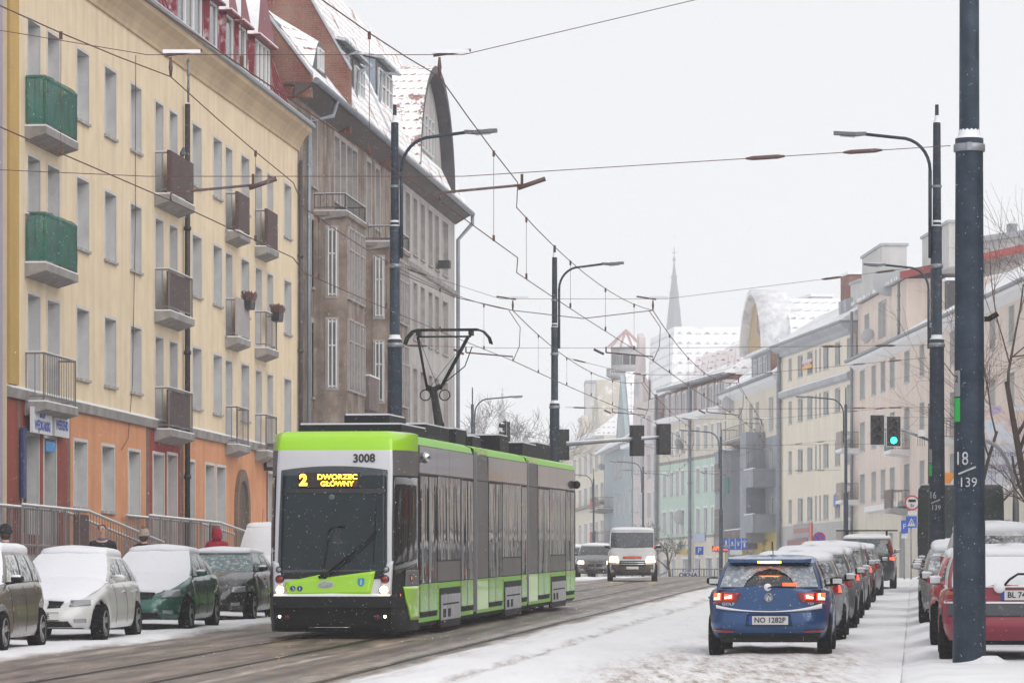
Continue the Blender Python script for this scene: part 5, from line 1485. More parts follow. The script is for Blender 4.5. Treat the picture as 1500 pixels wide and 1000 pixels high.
            g2 = MB(); g2.box(xm - .07, xm + .07, ym - .056, ym - .052, zm - .02, zm + .055); g2.build('mirror_glass', M_chrome, mo)
        return body
WH = {}
M_alloy = mat('alloy_rim', (.40, .41, .43), .4, metal=.5, dust=.15)
def wheel(root, loc, R, side, rimm):
    key = (round(R, 3), side, rimm.name)
    if key not in WH:
        Mx = Matrix.Rotation(math.pi / 2 * side, 4, 'Y')
        t_ = MB(); w_ = .105
        t_.lathe([(R * .66, w_ * .9), (R * .80, w_), (R * .93, w_ * .92), (R * .985, w_ * .7), (R, w_ * .3), (R, -w_ * .3), (R * .985, -w_ * .7), (R * .93, -w_), (R * .66, -w_)], 28, 0, Mx)
        for k in range(40):
            a = k * math.pi / 20; t_.box(R * .985, R + .006, -.010, .010, -w_ * .75, w_ * .75, 0, Mx @ Matrix.Rotation(a, 4, 'Z'))
        r_ = MB()
        r_.lathe([(R * .67, w_ * .85), (R * .64, w_ * .88), (R * .60, w_ * .4), (R * .55, w_ * .1), (0, w_ * .05)], 24, 1, Mx)
        for k in range(5):
            a = k * math.pi * 2 / 5
            for da in (-.13, .13):
                r_.prism([(R * .10, -.02, w_ * .55), (R * .62, -.022, w_ * .78), (R * .62, .022, w_ * .78), (R * .10, .02, w_ * .55)], (0, 0, -.025), 0, Mx @ Matrix.Rotation(a + da, 4, 'Z'))
        r_.lathe([(R * .2, w_ * .5), (R * .18, w_ * .66), (0, w_ * .68)], 14, 0, Mx)
        r_.lathe([(R * .675, w_ * .86), (R * .66, w_ * .93), (R * .63, w_ * .90)], 24, 0, Mx)
        WH[key] = (t_.mesh('tyre', M_rubber), r_.mesh('rim', [rimm, M_tub]))
    o = thing('wheel', None, None, loc); o.parent = root; 
    link('tyre', WH[key][0], o); link('rim', WH[key][1], o)
def place(name, label, t_, Yc, away=True, group=None, cat='car', dz=0.0, dyaw=0.0):
    """t_ = street position of the car's centre line; away: driving/parked facing up the street"""
    p = RD(t_, Yc, dz)
    rz = -TH + dyaw + (0 if away else math.pi)
    return thing(name, label, cat, p, rz, group, rx=.0151 if away else -.0151)
M_plate = mat("number_plate", (.62, .62, .60), .5, dust=.10)
M_pblue = mat("plate_blue", (.01, .05, .32), .5)
M_ink = mat("plate_ink", (.02, .02, .02), .5)
def plate(c, root, z, s_, front=False, w_=.52, off=.035, x=0.0, hgt=.114):
    p = c.rear(x, z, off, front); sg = 1 if front else -1
    pm = MB(); pm.box(x - w_ / 2, x + w_ / 2, p.y - .008 * sg, p.y, z - hgt / 2, z + hgt / 2); pl_ = pm.build('number_plate', M_plate, root)
    e = MB(); bx = -w_ / 2 * -sg * 1
    bx0 = x - w_ / 2 if not front else x + w_ / 2 - .045
    e.box(bx0, bx0 + .045, p.y + .0005 * sg, p.y + .003 * sg, z - hgt / 2, z + hgt / 2); e.build('plate_band', M_pblue, pl_)
    fr = MB(); 
    for a in ((x - w_ / 2 - .008, x + w_ / 2 + .008, z + hgt / 2, z + hgt / 2 + .008), (x - w_ / 2 - .008, x + w_ / 2 + .008, z - hgt / 2 - .008, z - hgt / 2)): fr.box(a[0], a[1], p.y - .008 * sg, p.y + .004 * sg, a[2], a[3])
    fr.build('plate_frame', M_black, pl_)
    text(s_, .105, 'lettering', M_ink, pl_, frameM((x + (.02 if not front else -.02), p.y + .004 * sg, z), (-sg, 0, 0), (0, 0, 1)), sx=.98, bold=.002)
def wiper(root, pts, m=None):
    b = MB()
    for p in pts: b.tube(p, .012, 5)
    b.build('wiper', m or M_black, root)

# ---------------------------------------------------------------- blue hatchback in the queue
A_ = Car(L=4.26, W=1.80, H=1.46, wb=2.64, fo=.88, zf=.74, zc=.99, zr=1.00, yc=1.0, yr=-2.06, rf=.32, rr=-1.62, R=.318, nr=6.5, rear_in=.05, tumble=.735)
A_.rlen = [(0, -.16), (.10, -.06), (.22, -.005), (.38, 0), (.46, -.03), (.60, -.06), (.8, -.055), (1, -.075)]
rt = place('blue_hatchback', 'metallic blue hatchback with lit brake lights and plate NO 1282P, last in the traffic queue', -2.1, 55 + 2.13, True, 'cars queueing towards the crossing')
M_bluep = paint("metallic_blue_paint", (.004, .060, .20), .04, .35)
A_.build(rt, M_bluep, 0.0, glassm=M_glasscar, mirrors=M_black, roofm=mat("blue_roof_under_snow", (.05, .12, .25), .5, dust=.70, dustscale=5))
# roof spoiler with high brake lamp
zr_ = 1.46 - .075
def gw(u, hh, off=0.0):   # a point on the rear window plane of car A_
    k = [i for i, l in enumerate(A_.loop) if l[0] == 'R' or (l[0] == 'D' and abs(l[1].x) > 9)]
    a0, a1 = Vector((A_.W / 2 * .885 * .90 * u, A_.yr + .10 * abs(u) ** 2.6, .97 + .01)), Vector((A_.W / 2 * A_.tumble * .90 * u, A_.rr + .06 * abs(u) ** 2.6, A_.H - .10))
    return a0.lerp(a1, hh) + Vector((0, -.035 * math.sin(math.pi * hh) - off, off * .4))
sp = MB()
sp.prism([(-.60, A_.rr + .10, 1.395), (.60, A_.rr + .10, 1.395), (.60, A_.rr - .16, 1.375), (.50, A_.rr - .20, 1.365), (-.50, A_.rr - .20, 1.365), (-.60, A_.rr - .16, 1.375)], (0, 0, .045))
spo = sp.build('spoiler', M_bluep, rt)
m = MB(); m.box(-.17, .17, A_.rr - .215, A_.rr - .195, 1.352, 1.385); m.build('high_brake_lamp', M_glow_o, rt)
m = MB(); m.box(-.14, .14, A_.rr - .222, A_.rr - .2155, 1.358, 1.378); m.build('lamp_core', M_glow_y, rt)
# wiped fan and frosted glass: snow film left unwiped
film = MB()
for i in range(110):
    for j in range(44):
        u0, u1 = -1 + i / 55, -1 + (i + 1) / 55; h0, h1 = .08 + .82 * j / 44, .08 + .82 * (j + 1) / 44
        uc, hc = (u0 + u1) / 2, (h0 + h1) / 2
        wipe = .07 < math.hypot((uc - .02) * .62, (hc + .04) * .42) + .012 * noise.noise(Vector((uc * 9, hc * 9, 0))) < .335
        if not wipe and not hc > .86 + .03 * noise.noise(Vector((uc * 6, 0, 4))): film.quad(gw(u0, h0, .006), gw(u1, h0, .006), gw(u1, h1, .006), gw(u0, h1, .006), 0, True)
film.build('snow_film', mat("thin_snow_film", (.22, .26, .30), .6, dust=.50, dustscale=16), rt)
wiper(rt, [[gw(.02, .05, .03), gw(.12, .07, .04), gw(.55, .06, .03)], [gw(-.02, .02, .03), gw(.06, .04, .04)]])
m = MB(); m.lathe([(0, .03), (.04, .022), (.055, 0)], 14, 0, Matrix.Translation(gw(-.02, .06, .02)) @ Matrix.Rotation(math.pi / 2, 4, 'X')); m.build('wiper_boot_snow', M_snowc, rt)
m = MB(); m.box(.22, .44, 0, .008, 0, .05, M=Matrix.Translation(gw(0, .12, .0) + Vector((0, .02, 0)))); 
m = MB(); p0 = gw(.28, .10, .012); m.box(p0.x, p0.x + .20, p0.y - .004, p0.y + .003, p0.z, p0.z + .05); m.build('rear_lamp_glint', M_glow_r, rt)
for sx in (-1, 1):
    o = A_.patch([(sx * .46, .80), (sx * .87, .77), (sx * .865, .965), (sx * .40, .93)][::1], 'tail_lamp', M_red, rt, .018)
    for q in ([(.52, .845), (.64, .835), (.64, .915), (.52, .905)], [(.69, .825), (.80, .82), (.80, .925), (.69, .925)]):
        A_.patch([(sx * a, z) for a, z in q], 'lamp_glow', M_glow_r, o, .024)
        q2 = [(q[0][0] + .02, q[0][1] + .015), (q[1][0] - .01, q[1][1] + .015), (q[1][0] - .01, q[1][1] + .035), (q[0][0] + .02, q[0][1] + .035)]
        A_.patch([(sx * a, z) for a, z in q2], 'lamp_core', M_glow_y, o, .030)
        A_.patch([(sx * a, z) for a, z in ((q[0][0] + .02, q[0][1] + .035), (q[0][0] + .045, q[0][1] + .035), (q[0][0] + .045, q[3][1] - .01), (q[0][0] + .02, q[3][1] - .01))], 'lamp_core', M_glow_y, o, .030)
    A_.patch([(sx * .50, .36), (sx * .78, .37), (sx * .80, .405), (sx * .50, .385)], 'reflector', M_red, rt, .02)
A_.patch([(-.62, .66), (.62, .66), (.75, .70), (-.75, .70)], 'bumper_crease', M_bluep, rt, .014, nu=12)
snb = MB(); rr_ = [[A_.rear(x, .655 + .05 * (abs(x) / .74) ** 2 + f_ * (.016 + .045 * (abs(x) / .74) ** 2.5 * (1.2 if x > 0 else .7)), o_) for x in [-.76 + 1.52 * i / 30 for i in range(31)]] for f_, o_ in ((0.0, .014), (.2, .04), (.8, .036), (1.0, .012))]
snb.grid(rr_); snb.build('bumper_snow', M_snowc, rt)
A_.patch([(-.70, .22), (.70, .22), (.74, .34), (-.74, .34)], 'rear_valance', M_black, rt, .012, nu=10)
A_.patch([(-.34, .455), (.34, .455), (.31, .63), (-.31, .63)], 'plate_recess', mat("dark_blue_shade_paint", (.008, .05, .15), .4, metal=.4), rt, .006)
plate(A_, rt, .54, 'NO 1282P', w_=.56, hgt=.125)
em = MB(); pE = A_.rear(0, .865, .014); em.lathe([(.060, .0), (.060, .012), (.052, .014), (.052, .006), (0, .006)], 24, 0, Matrix.Translation(pE) @ Matrix.Rotation(math.pi / 2, 4, 'X'))
em.build('badge', [M_chrome], rt)
v_ = MB()
def bar(x0, z0, x1, z1, w_=.007):
    v_.tube([pE + Vector((x0, -.014, z0)), pE + Vector((x1, -.014, z1))], w_, 4)
bar(-.022, .045, 0, .004); bar(.022, .045, 0, .004); bar(-.045, .02, -.022, -.045); bar(-.022, -.045, 0, -.002); bar(0, -.002, .022, -.045); bar(.022, -.045, .045, .02)
v_.build('badge_mark', M_chrome, rt)
pg = A_.rear(-.58, .77, .02)
text('GOLF', .055, 'model_lettering', M_chrome, rt, frameM(pg, (1, 0, 0), (0, 0, 1)), sx=1.3, bold=.001)
text('TDI', .045, 'model_lettering', M_chrome, rt, frameM(A_.rear(.60, .775, .02), (1, 0, 0), (0, 0, 1)), sx=1.2, bold=.001)
b = MB(); b.tube([(0.02, -.9, 1.47), (.02, -1.15, 1.66)], .006, 4); b.build('aerial', M_tub, rt)
M_mudsnow = mat("packed_snow", (.35, .33, .32), .9, var=.3, vs_=6, dust=.3)

# ---------------------------------------------------------------- the queue ahead
def rear_lamps(c, rt, x0, x1, z0, z1, lit=True, core=True):
    for sx in (-1, 1):
        o = c.patch([(sx * x0, z0), (sx * x1, z0 + .01), (sx * x1 * .98, z1), (sx * x0, z1 - .02)], 'tail_lamp', M_red, rt, .018)
        if lit: c.patch([(sx * (x0 * .4 + x1 * .6), z0 + .04), (sx * (x1 - .04), z0 + .04), (sx * (x1 - .05), z1 - .05), (sx * (x0 * .4 + x1 * .6), z1 - .05)], 'lamp_glow', M_glow_r, o, .026)
queue = [
 (62.6, dict(L=4.2, W=1.74, H=1.44, zc=.97, zr=.98, nr=5.5), (.34, .36, .38), 'silver snow-topped hatchback directly ahead of the blue one', .6, True, -2.0),
 (70.6, dict(L=4.4, W=1.76, H=1.50, zc=1.0, zr=1.02), (.13, .14, .15), 'dark grey car with snowy roof, third from the back of the queue', .7, False, -1.95),
 (79.0, dict(L=4.3, W=1.74, H=1.46), (.26, .27, .29), 'mid grey car ahead of the dark grey one in the queue', .7, True, -1.95),
 (87.5, dict(L=4.5, W=1.80, H=1.55, zc=1.03, zr=1.05, tumble=.78), (.33, .33, .34), 'light grey estate with thick snow on its roof in the queue', .9, False, -1.95),
 (97.0, dict(L=4.3, W=1.76, H=1.50), (.20, .035, .035), 'dull red car half hidden before the roof-racked estate', .7, True, -1.9),
 (108.0, dict(L=4.4, W=1.78, H=1.48), (.30, .30, .32), 'silver car close behind the roof-racked estate', .6, False, -1.8)]
for Yr, kw, c_, lab, sn_, lit, tq in queue:
    c = Car(**kw); rt = place('queueing_car', lab, tq, Yr + kw['L'] / 2, True, 'cars queueing towards the crossing')
    c.build(rt, paint('queue_paint', c_, .25), sn_, mirrors=M_black, glassm=glass("frosted_rear_glass", (.05, .06, .07), .1, dust=.5))
    rear_lamps(c, rt, .62, c.W / 2 - .04, .78, .99, lit)
    c.patch([(-.30, .62), (.30, .62), (.30, .74), (-.30, .74)], 'plate', M_plate, rt, .03)
V_ = Car(L=4.8, W=1.90, H=1.74, wb=2.86, fo=.92, zf=.92, zc=1.16, zr=1.16, yc=1.15, yr=-2.25, rf=.55, rr=-1.95, R=.36, sill=.30, rear_in=.06, tumble=.79, nr=6)
rt = place('dark_estate', 'tall dark estate with roof bars and muddy red lamps at the head of the queue', -1.55, 122 + 2.4, True, 'cars queueing towards the crossing')
V_.build(rt, paint('dark_grey_paint', (.045, .047, .052), .18), .5, glassm=glass("green_grey_glass", (.06, .09, .09), .2, dust=.3))
for sx in (-1, 1):
    V_.patch([(sx * .70, .95), (sx * .92, .93), (sx * .92, 1.14), (sx * .72, 1.14)], 'tail_lamp', M_red, rt, .02)
    o = MB(); o.prism([(sx * .80, -2.26, 1.14), (sx * .86, -2.18, 1.14), (sx * .74, -1.96, 1.58), (sx * .66, -2.04, 1.58)], (0, -.03, 0)); o.build('lamp_column', M_red, rt)
V_.patch([(.74, .97), (.88, .96), (.88, 1.04), (.74, 1.05)], 'lamp_glow', M_glow_r, rt, .03)
for y in (.0, -1.5):
    b = MB(); b.box(-.98, .98, y - .04, y + .04, 1.88, 1.92); b.box(-.66, -.60, y - .03, y + .03, 1.70, 1.88); b.box(.60, .66, y - .03, y + .03, 1.70, 1.88); b.build('roof_bar', M_black, rt)
V_.patch([(-.3, .75), (.3, .75), (.3, .87), (-.3, .87)], 'plate', M_plate, rt, .03)

# ---------------------------------------------------------------- parked, facing us, along the yellow house
G_ = 'snowed-in cars parked before the yellow house'
def front_set(c, rt, lampm, grille=(.30, .50, .62), lx=(.50, .80), lz=(.60, .72), lower=(.46, .26, .36), plate_txt=None, pz=.46, px_=0.0):
    for sx in (-1, 1):
        c.patch([(sx * lx[0], lz[0]), (sx * lx[1], lz[0] + .02), (sx * lx[1] * .98, lz[1] + .01), (sx * lx[0], lz[1])], 'headlamp', lampm, rt, .014, front=True)
        c.patch([(sx * .50, .34), (sx * .66, .34), (sx * .66, .40), (sx * .50, .40)], 'fog_lamp', M_lens, rt, .014, front=True)
    if grille:
        for sx in (-1, 1): c.patch([(sx * .05, grille[1]), (sx * grille[0], grille[1] + .01), (sx * (grille[0] + .03), grille[2]), (sx * .04, grille[2] + .01)], 'grille', M_black, rt, .012, front=True)
    c.patch([(-lower[0], lower[1]), (lower[0], lower[1]), (lower[0] - .06, lower[2]), (-lower[0] + .06, lower[2])], 'lower_grille', M_black, rt, .012, front=True)
    if plate_txt: plate(c, rt, pz, plate_txt, True)
frost = M_glassnow
c1 = Car(tumble=.69, L=3.9, W=1.70, H=1.58, wb=2.45, fo=.80, zf=.80, zc=1.02, zr=1.05, yc=1.0, yr=-1.85, rf=.35, rr=-1.50, nf=3.2)
rt = place('parked_car', 'taupe hatchback under snow, its front cut by the picture edge', -14.35, 58.3, False, G_)
c1.build(rt, paint('taupe_paint', (.17, .145, .125), .22), 1.2, glassm=frost, mirrors=M_black)
front_set(c1, rt, M_lens)
c2 = Car(tumble=.66, L=4.24, W=1.80, H=1.48, wb=2.66, fo=.76, zf=.68, zc=.96, zr=.98, yc=.86, yr=-1.98, rf=-.10, rr=-1.45, nf=3.4)
rt = place('parked_car', 'white hatchback under a thick snow blanket with dark kidney grille', -14.15, 64.4, False, G_)
c2.build(rt, paint('white_car_paint', (.62, .62, .61), .25, 0.0), 1.3, glassm=frost)
front_set(c2, rt, M_lens, grille=(.26, .57, .68), lx=(.40, .80), lz=(.60, .70), plate_txt='GPE', pz=.44)
c3 = Car(tumble=.67, L=4.57, W=1.80, H=1.49, wb=2.58, fo=.90, zf=.72, zc=.98, zr=1.03, yc=1.0, yr=-1.80, rf=.05, rr=-1.10, nf=3.4)
rt = place('parked_car', 'dark green saloon with snowed windscreen and green metallic bumper', -14.1, 71.6, False, G_)
c3.build(rt, paint('green_car_paint', (.018, .105, .080), .25), 1.15, glassm=frost)
front_set(c3, rt, M_lens, grille=(.30, .60, .72), lx=(.46, .80), lz=(.62, .76))
c4 = Car(tumble=.69, L=4.3, W=1.76, H=1.46, wb=2.6, fo=.85, zf=.76, zc=1.0, zr=1.0, yc=.95, yr=-1.95, rf=.30, rr=-1.5, nf=3.4)
rt = place('parked_car', 'black car with glazed frosty windscreen close beside the tram front', -14.25, 79.2, False, G_)
c4.build(rt, paint('black_car_paint', (.018, .018, .022), .30), .35, glassm=glass("icy_teal_glass", (.10, .17, .18), .2, dust=.45))
front_set(c4, rt, M_lens)
c5 = Car(L=4.4, W=1.80, H=1.95, wb=2.7, fo=.85, zf=.95, zc=1.2, zr=1.2, yc=1.3, yr=-2.1, rf=.9, rr=-1.95, nf=3.4, van=True)
rt = place('parked_van', 'small white high-roofed van deep in snow, topmost behind the black car', -14.4, 87.0, False, G_)
c5.build(rt, paint('white_van_paint', (.6, .6, .6), .3, 0), 1.4, glassm=frost)
b = MB(); b.tube([(.3, .5, 1.98), (.36, .1, 2.35)], .006, 4); b.build('aerial', M_red, rt)

# ---------------------------------------------------------------- parked on the photographer's side
G2 = 'cars parked beside the catenary poles'
d1 = Car(L=4.1, W=1.74, H=1.46, wb=2.6, fo=.8, zf=.74, zc=.96, zr=.98, yc=.9, yr=-1.95, rf=.2, rr=-1.45, nr=6.5, rear_in=.06, tumble=.80)
d1.rlen = [(0, -.10), (.12, -.03), (.22, .03), (.40, .04), (.48, -.05), (.75, -.06), (1, -.09)]
rt = place('maroon_hatchback', 'maroon hatchback with grey bumper strip and plate BL 74865 behind the nearest pole', 1.18, 50.1 + 2.05, True, G2, dz=.10)
M_mar = paint("maroon_paint", (.26, .006, .032), .06, .15)
d1.build(rt, M_mar, 1.0, glassm=glass("snow_covered_glass", (.5, .53, .55), 0, dust=.9))
for sx in (-1, 1):
    o = d1.patch([(sx * .62, .80), (sx * .84, .79), (sx * .83, 1.0), (sx * .64, 1.0)], 'tail_lamp', M_red, rt, .02)
    d1.patch([(sx * .64, .88), (sx * .82, .88), (sx * .82, .92), (sx * .64, .92)], 'indicator', mat("amber_lens", (.35, .10, .02), .3, coat=.5), o, .026)
d1.patch([(-.86, .60), (.86, .60), (.86, .76), (-.86, .76)], 'bumper_strip', mat("grey_bumper_plastic", (.075, .08, .09), .7, dust=.2), rt, .03, nu=14)
d1.patch([(-.80, .765), (.80, .765), (.80, .79), (-.80, .79)], 'bumper_snow', M_snowc, rt, .035, nu=14)
plate(d1, rt, .875, 'BL 74865', w_=.52, x=.20, off=.03, hgt=.13)
b = MB(); z_ = 1.06; b.tube([(-.02, -2.05, 1.0), (.05, -2.06, 1.08), (.16, -1.98, 1.15), (.70, -1.97, 1.15)], .016, 6); b.build('wiper', M_black, rt)
b = MB(); b.lathe([(0, .05), (.05, .03), (.06, 0)], 10, 0, Matrix.Translation((.18, -1.90, 1.0)) @ Matrix.Rotation(math.pi / 2, 4, 'X')); b.lathe([(0, .05), (.06, .03), (.08, 0)], 10, 0, Matrix.Translation((-.08, -2.05, .98)) @ Matrix.Rotation(math.pi / 2, 4, 'X')); b.build('snow_lump', M_snowc, rt)
def snow_back(c, rt, th=.05):
    """snow sheet over the tailgate window"""
    m = MB(); rows = []
    wb_, wr = c.W / 2 * .885 * .9, c.W / 2 * c.tumble * .9
    for j in range(8):
        h_ = .02 + .97 * j / 7; r = []
        for i in range(15):
            u = -1 + i / 7; a = Vector((wb_ * u, c.yr + .1 * abs(u) ** 2.6, c.zc - .03 + (c.zr - c.zc))); e = Vector((wr * u, c.rr + .06 * abs(u) ** 2.6, c.H - .10))
            p = a.lerp(e, h_); edge = 1 - max(0, abs(u) - .85) / .15
            r.append(p + Vector((0, -.035 * math.sin(math.pi * h_) - th * edge + .012 * noise.noise(Vector((u * 5, h_ * 5, 1))), .02)))
        rows.append(r)
    m.grid(rows); m.build('window_snow', M_snowc, rt)
snow_back(d1, rt, .03)
d2_ = Car(L=3.9, W=1.66, H=1.42, nr=5, zc=.95, zr=.97, yr=-1.85, rr=-1.45)
rt = place('red_hatchback', 'bright red car with blue-glass mirror parked ahead of the maroon hatchback', 1.05, 57.0 + 1.95, True, G2, dz=.10)
d2_.build(rt, paint("bright_red_paint", (.50, .010, .02), .06, .1), .7, glassm=glass("red_car_glass", (.05, .06, .07), .2, dust=.3), mirrors=M_black)
rear_lamps(d2_, rt, .60, .80, .78, .98, False)
d2_.patch([(-.80, .35), (.80, .35), (.80, .50), (-.80, .50)], 'bumper_strip', M_black, rt, .02, nu=12)
d3 = Car(L=4.5, W=1.80, H=1.80, wb=2.7, zf=.95, zc=1.18, zr=1.2, yc=1.1, yr=-2.1, rf=.5, rr=-1.9, R=.35, nr=6)
rt = place('snowy_suv', 'tall snow-loaded off-roader parked between the two dark poles', 1.3, 66.5, True, G2, dz=.10)
d3.build(rt, paint("white_suv_paint", (.5, .5, .5), .4, 0), 1.4, glassm=glass("suv_glass", (.08, .09, .10), .1, dust=.5))
rear_lamps(d3, rt, .70, .88, .95, 1.3, False)
for Yc, kw, c_, lab, tq in ((73.5, dict(L=4.3), (.30, .30, .30), 'silver car with pale mirror parked beyond the snow-loaded off-roader', .95),
                        (80.5, dict(L=4.2, H=1.5), (.06, .06, .065), 'black car with chrome mirror parked short of the second pole', .98),
                        (87.5, dict(L=4.4), (.22, .03, .03), 'dark red car parked just short of the second pole', 1.0),
                        (100.5, dict(L=4.4, H=1.5), (.28, .30, .33), 'blue-silver car parked between the second pole and the covered lorry', 1.1)):
    c = Car(**kw); rt = place('parked_car', lab, tq, Yc, True, G2, dz=.10)
    c.build(rt, paint('parked_paint', c_, .3), .9, glassm=frost)
    rear_lamps(c, rt, .62, c.W / 2 - .04, .78, .99, False)
# lorry with dark tarpaulin
rt = place('covered_lorry', 'lorry with dark green-grey tarpaulin parked beyond the two poles', 1.35, 116, True, None, 'lorry', dz=.10)
M_tarp = mat("dark_tarpaulin", (.028, .048, .048), .45, var=.5, vs_=1.5, bmp=.9, bs=3, dust=.12)
b = MB(); rows = []
for z, k in ((.95, 1.0), (1.6, 1.01), (2.4, 1.0), (3.0, .99), (3.12, .93)):
    rows.append([(x * k, y, z + .02 * noise.noise(Vector((x * 2, z * 3, y)))) for x, y in ((-1.25, 3.0), (-1.26, 1.0), (-1.27, -1), (-1.25, -3.0), (-.6, -3.04), (0, -3.02), (.6, -3.04), (1.25, -3.0), (1.27, -1), (1.26, 1), (1.25, 3.0), (-1.25, 3.0))])
b.grid(rows); b.poly([Vector(p) for p in rows[-1][:-1]]); b.build('tarpaulin', M_tarp, rt)
b = MB(); b.box(-1.22, 1.22, -2.98, 2.98, .80, .948); b.box(-1.2, 1.2, -3.02, -2.96, .45, .62); b.build('chassis', M_black, rt)
b = MB(); b.prism([(-1.05, 3.1, .5), (-1.05, 5.0, .5), (-1.05, 5.0, 1.5), (-1.05, 4.7, 2.4), (-1.05, 3.1, 2.5)], (2.1, 0, 0)); b.build('cab', paint("lorry_cab", (.5, .5, .5), .3, 0), rt)
b = MB(); b.box(-1.15, 1.15, -2.9, 2.9, 3.13, 3.17); b.build('roof_snow', M_snowc, rt)
for yw in (-2.0, 3.9):
    for sd_ in (-1, 1): wheel(rt, Vector((sd_ * .98, yw, .42)), .42, sd_, M_galv)
for sx in (-1, 1):
    b = MB(); b.box(sx * .85 - .12, sx * .85 + .12, -3.06, -3.025, .50, .60); b.build('tail_lamp', M_red, rt)

# ---------------------------------------------------------------- oncoming van and car
N_ = Car(L=4.96, W=1.96, H=2.05, wb=3.0, fo=1.0, zf=1.02, zc=1.28, zr=1.28, yc=1.75, yr=-2.42, rf=1.05, rr=-2.35, R=.34, nf=3.8, van=True, sill=.24, tumble=.86)
N_.flen = [(0, -.10), (.12, -.02), (.30, 0), (.5, -.05), (.72, -.12), (.9, -.22), (1, -.36)]
Yv = 148
rt = thing('delivery_van', 'white van with blazing headlamps and dirty bumper coming towards us', 'van', (PX(929, Yv), Yv + 2.4, g(Yv)), math.pi - .03, None, rx=-.004)
N_.build(rt, mat("dirty_white_van_paint", (.60, .60, .60), .4, var=.2, vs_=1.5, dust=.2), 1.0 * 0 + .9, glassm=glass("van_screen", (.075, .085, .10), .2, dust=.22), mirrors=M_black, lowm=mat("road_grime", (.10, .085, .075), .9))
N_.patch([(-.92, .28), (.92, .28), (.90, .66), (-.90, .66)], 'grimy_bumper', mat("grimy_bumper", (.085, .075, .07), .8, var=.5, vs_=3, dust=.12), rt, .012, True, nu=16)
N_.patch([(-.52, .60), (.52, .60), (.48, .80), (-.48, .80)], 'grille', M_black, rt, .02, True, nu=10)
for z in (.66, .73): N_.patch([(-.50, z), (.50, z), (.50, z + .02), (-.50, z + .02)], 'grille_bar', M_chrome, rt, .03, True, nu=10)
for sx in (-1, 1):
    o = N_.patch([(sx * .55, .76), (sx * .90, .76), (sx * .88, .98), (sx * .58, .96)], 'headlamp', M_glow_y, rt, .022, True)
    N_.patch([(sx * .62, .80), (sx * .82, .80), (sx * .82, .93), (sx * .62, .93)], 'lamp_core', M_glow_w, o, .03, True)
M_rbn = mat("red_sticker", (.55, .05, .04), .5)
o = N_.patch([(-.36, .89), (.36, .89), (.36, .98), (-.36, .98)], 'sticker', M_rbn, rt, .024, True)
text('Poczta Polska', .075, 'lettering', M_byl, o, frameM(N_.rear(0, .935, .03, True), (-1, 0, 0), (0, 0, 1)), bold=.002)
N_.patch([(-.24, .47), (.24, .47), (.24, .58), (-.24, .58)], 'plate', M_plate, rt, .03, True)
b = MB(); b.tube([(-.16, 2.26, .80), (0, 2.27, .87), (.16, 2.26, .80)], .014, 5); b.tube([(-.16, 2.26, .755), (0, 2.27, .825), (.16, 2.26, .755)], .014, 5); b.build('badge', M_chrome, rt)
wiper(rt, [[(-.5, 1.93, 1.32), (.3, 1.96, 1.30)], [(.1, 1.95, 1.30), (.7, 1.90, 1.32)]])
O_ = Car(L=4.4, W=1.78, H=1.48)
for px, Yv, c_, lab, lit in ((874, 166, (.05, .045, .045), 'dark brown car with one blazing headlamp beside the oncoming van', True), (846, 178, (.20, .22, .26), 'grey-blue car half hidden behind the tram tail', False), (842, 186, (.45, .46, .47), 'pale snow-roofed car farthest behind the tram tail', False)):
    rt = thing('oncoming_car', lab, 'car', (PX(px, Yv), Yv + 2.2, g(Yv)), math.pi - .03, 'oncoming cars')
    O_.build(rt, paint('oncoming_paint', c_, .2), .8, glassm=M_glasscar)
    front_set(O_, rt, M_glow_y if lit else M_lens, lx=(.5, .8), lz=(.62, .75))
    if lit:
        for sx in (-1, 1): O_.patch([(sx * .58, .65), (sx * .72, .65), (sx * .72, .73), (sx * .58, .73)], 'lamp_core', M_glow_w, rt, .03, True)
# ================================================================ tram
TY = 65.0
tyaw = math.pi - TH - .0115
T = thing('tram', 'lime green and grey articulated tram with destination 2 DWORZEC GŁÓWNY and number 3008', 'tram', RD(-9.87, TY, .02), tyaw, None, rx=-.0151)
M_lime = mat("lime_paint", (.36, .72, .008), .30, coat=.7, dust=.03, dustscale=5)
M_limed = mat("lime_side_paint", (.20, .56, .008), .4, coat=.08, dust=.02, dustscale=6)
M_tw2 = mat("silver_white_paint", (.66, .67, .70), .35, metal=.15, coat=.5, var=.08, dust=.04)
M_tgrey = mat("warm_grey_film", (.15, .138, .135), .5, var=.25, vs_=1.2, dust=.10, dustscale=14)
M_tglossy = mat("glossy_grey_panel", (.11, .10, .098), .12, coat=.6, var=.3, vs_=1.5, dust=.03)
M_tdark = mat("dirty_dark_plastic", (.012, .013, .016), .55, var=.4, vs_=3, dust=.05, dustscale=25, spec=.25)
M_tblack = mat("black_gap", (.008, .008, .009), .7)
M_tglass = glass("tram_side_glass", (.012, .012, .014), .05, bw=.85, dust=.0, bstretch=(1.5, 1.5, .22), bd=.05)
bpn = M_tglass.node_tree
M_tpanel = M_tgrey
M_tscreen = glass("tram_windscreen", (.010, .030, .040), .0, dust=.0, alpha=.72)
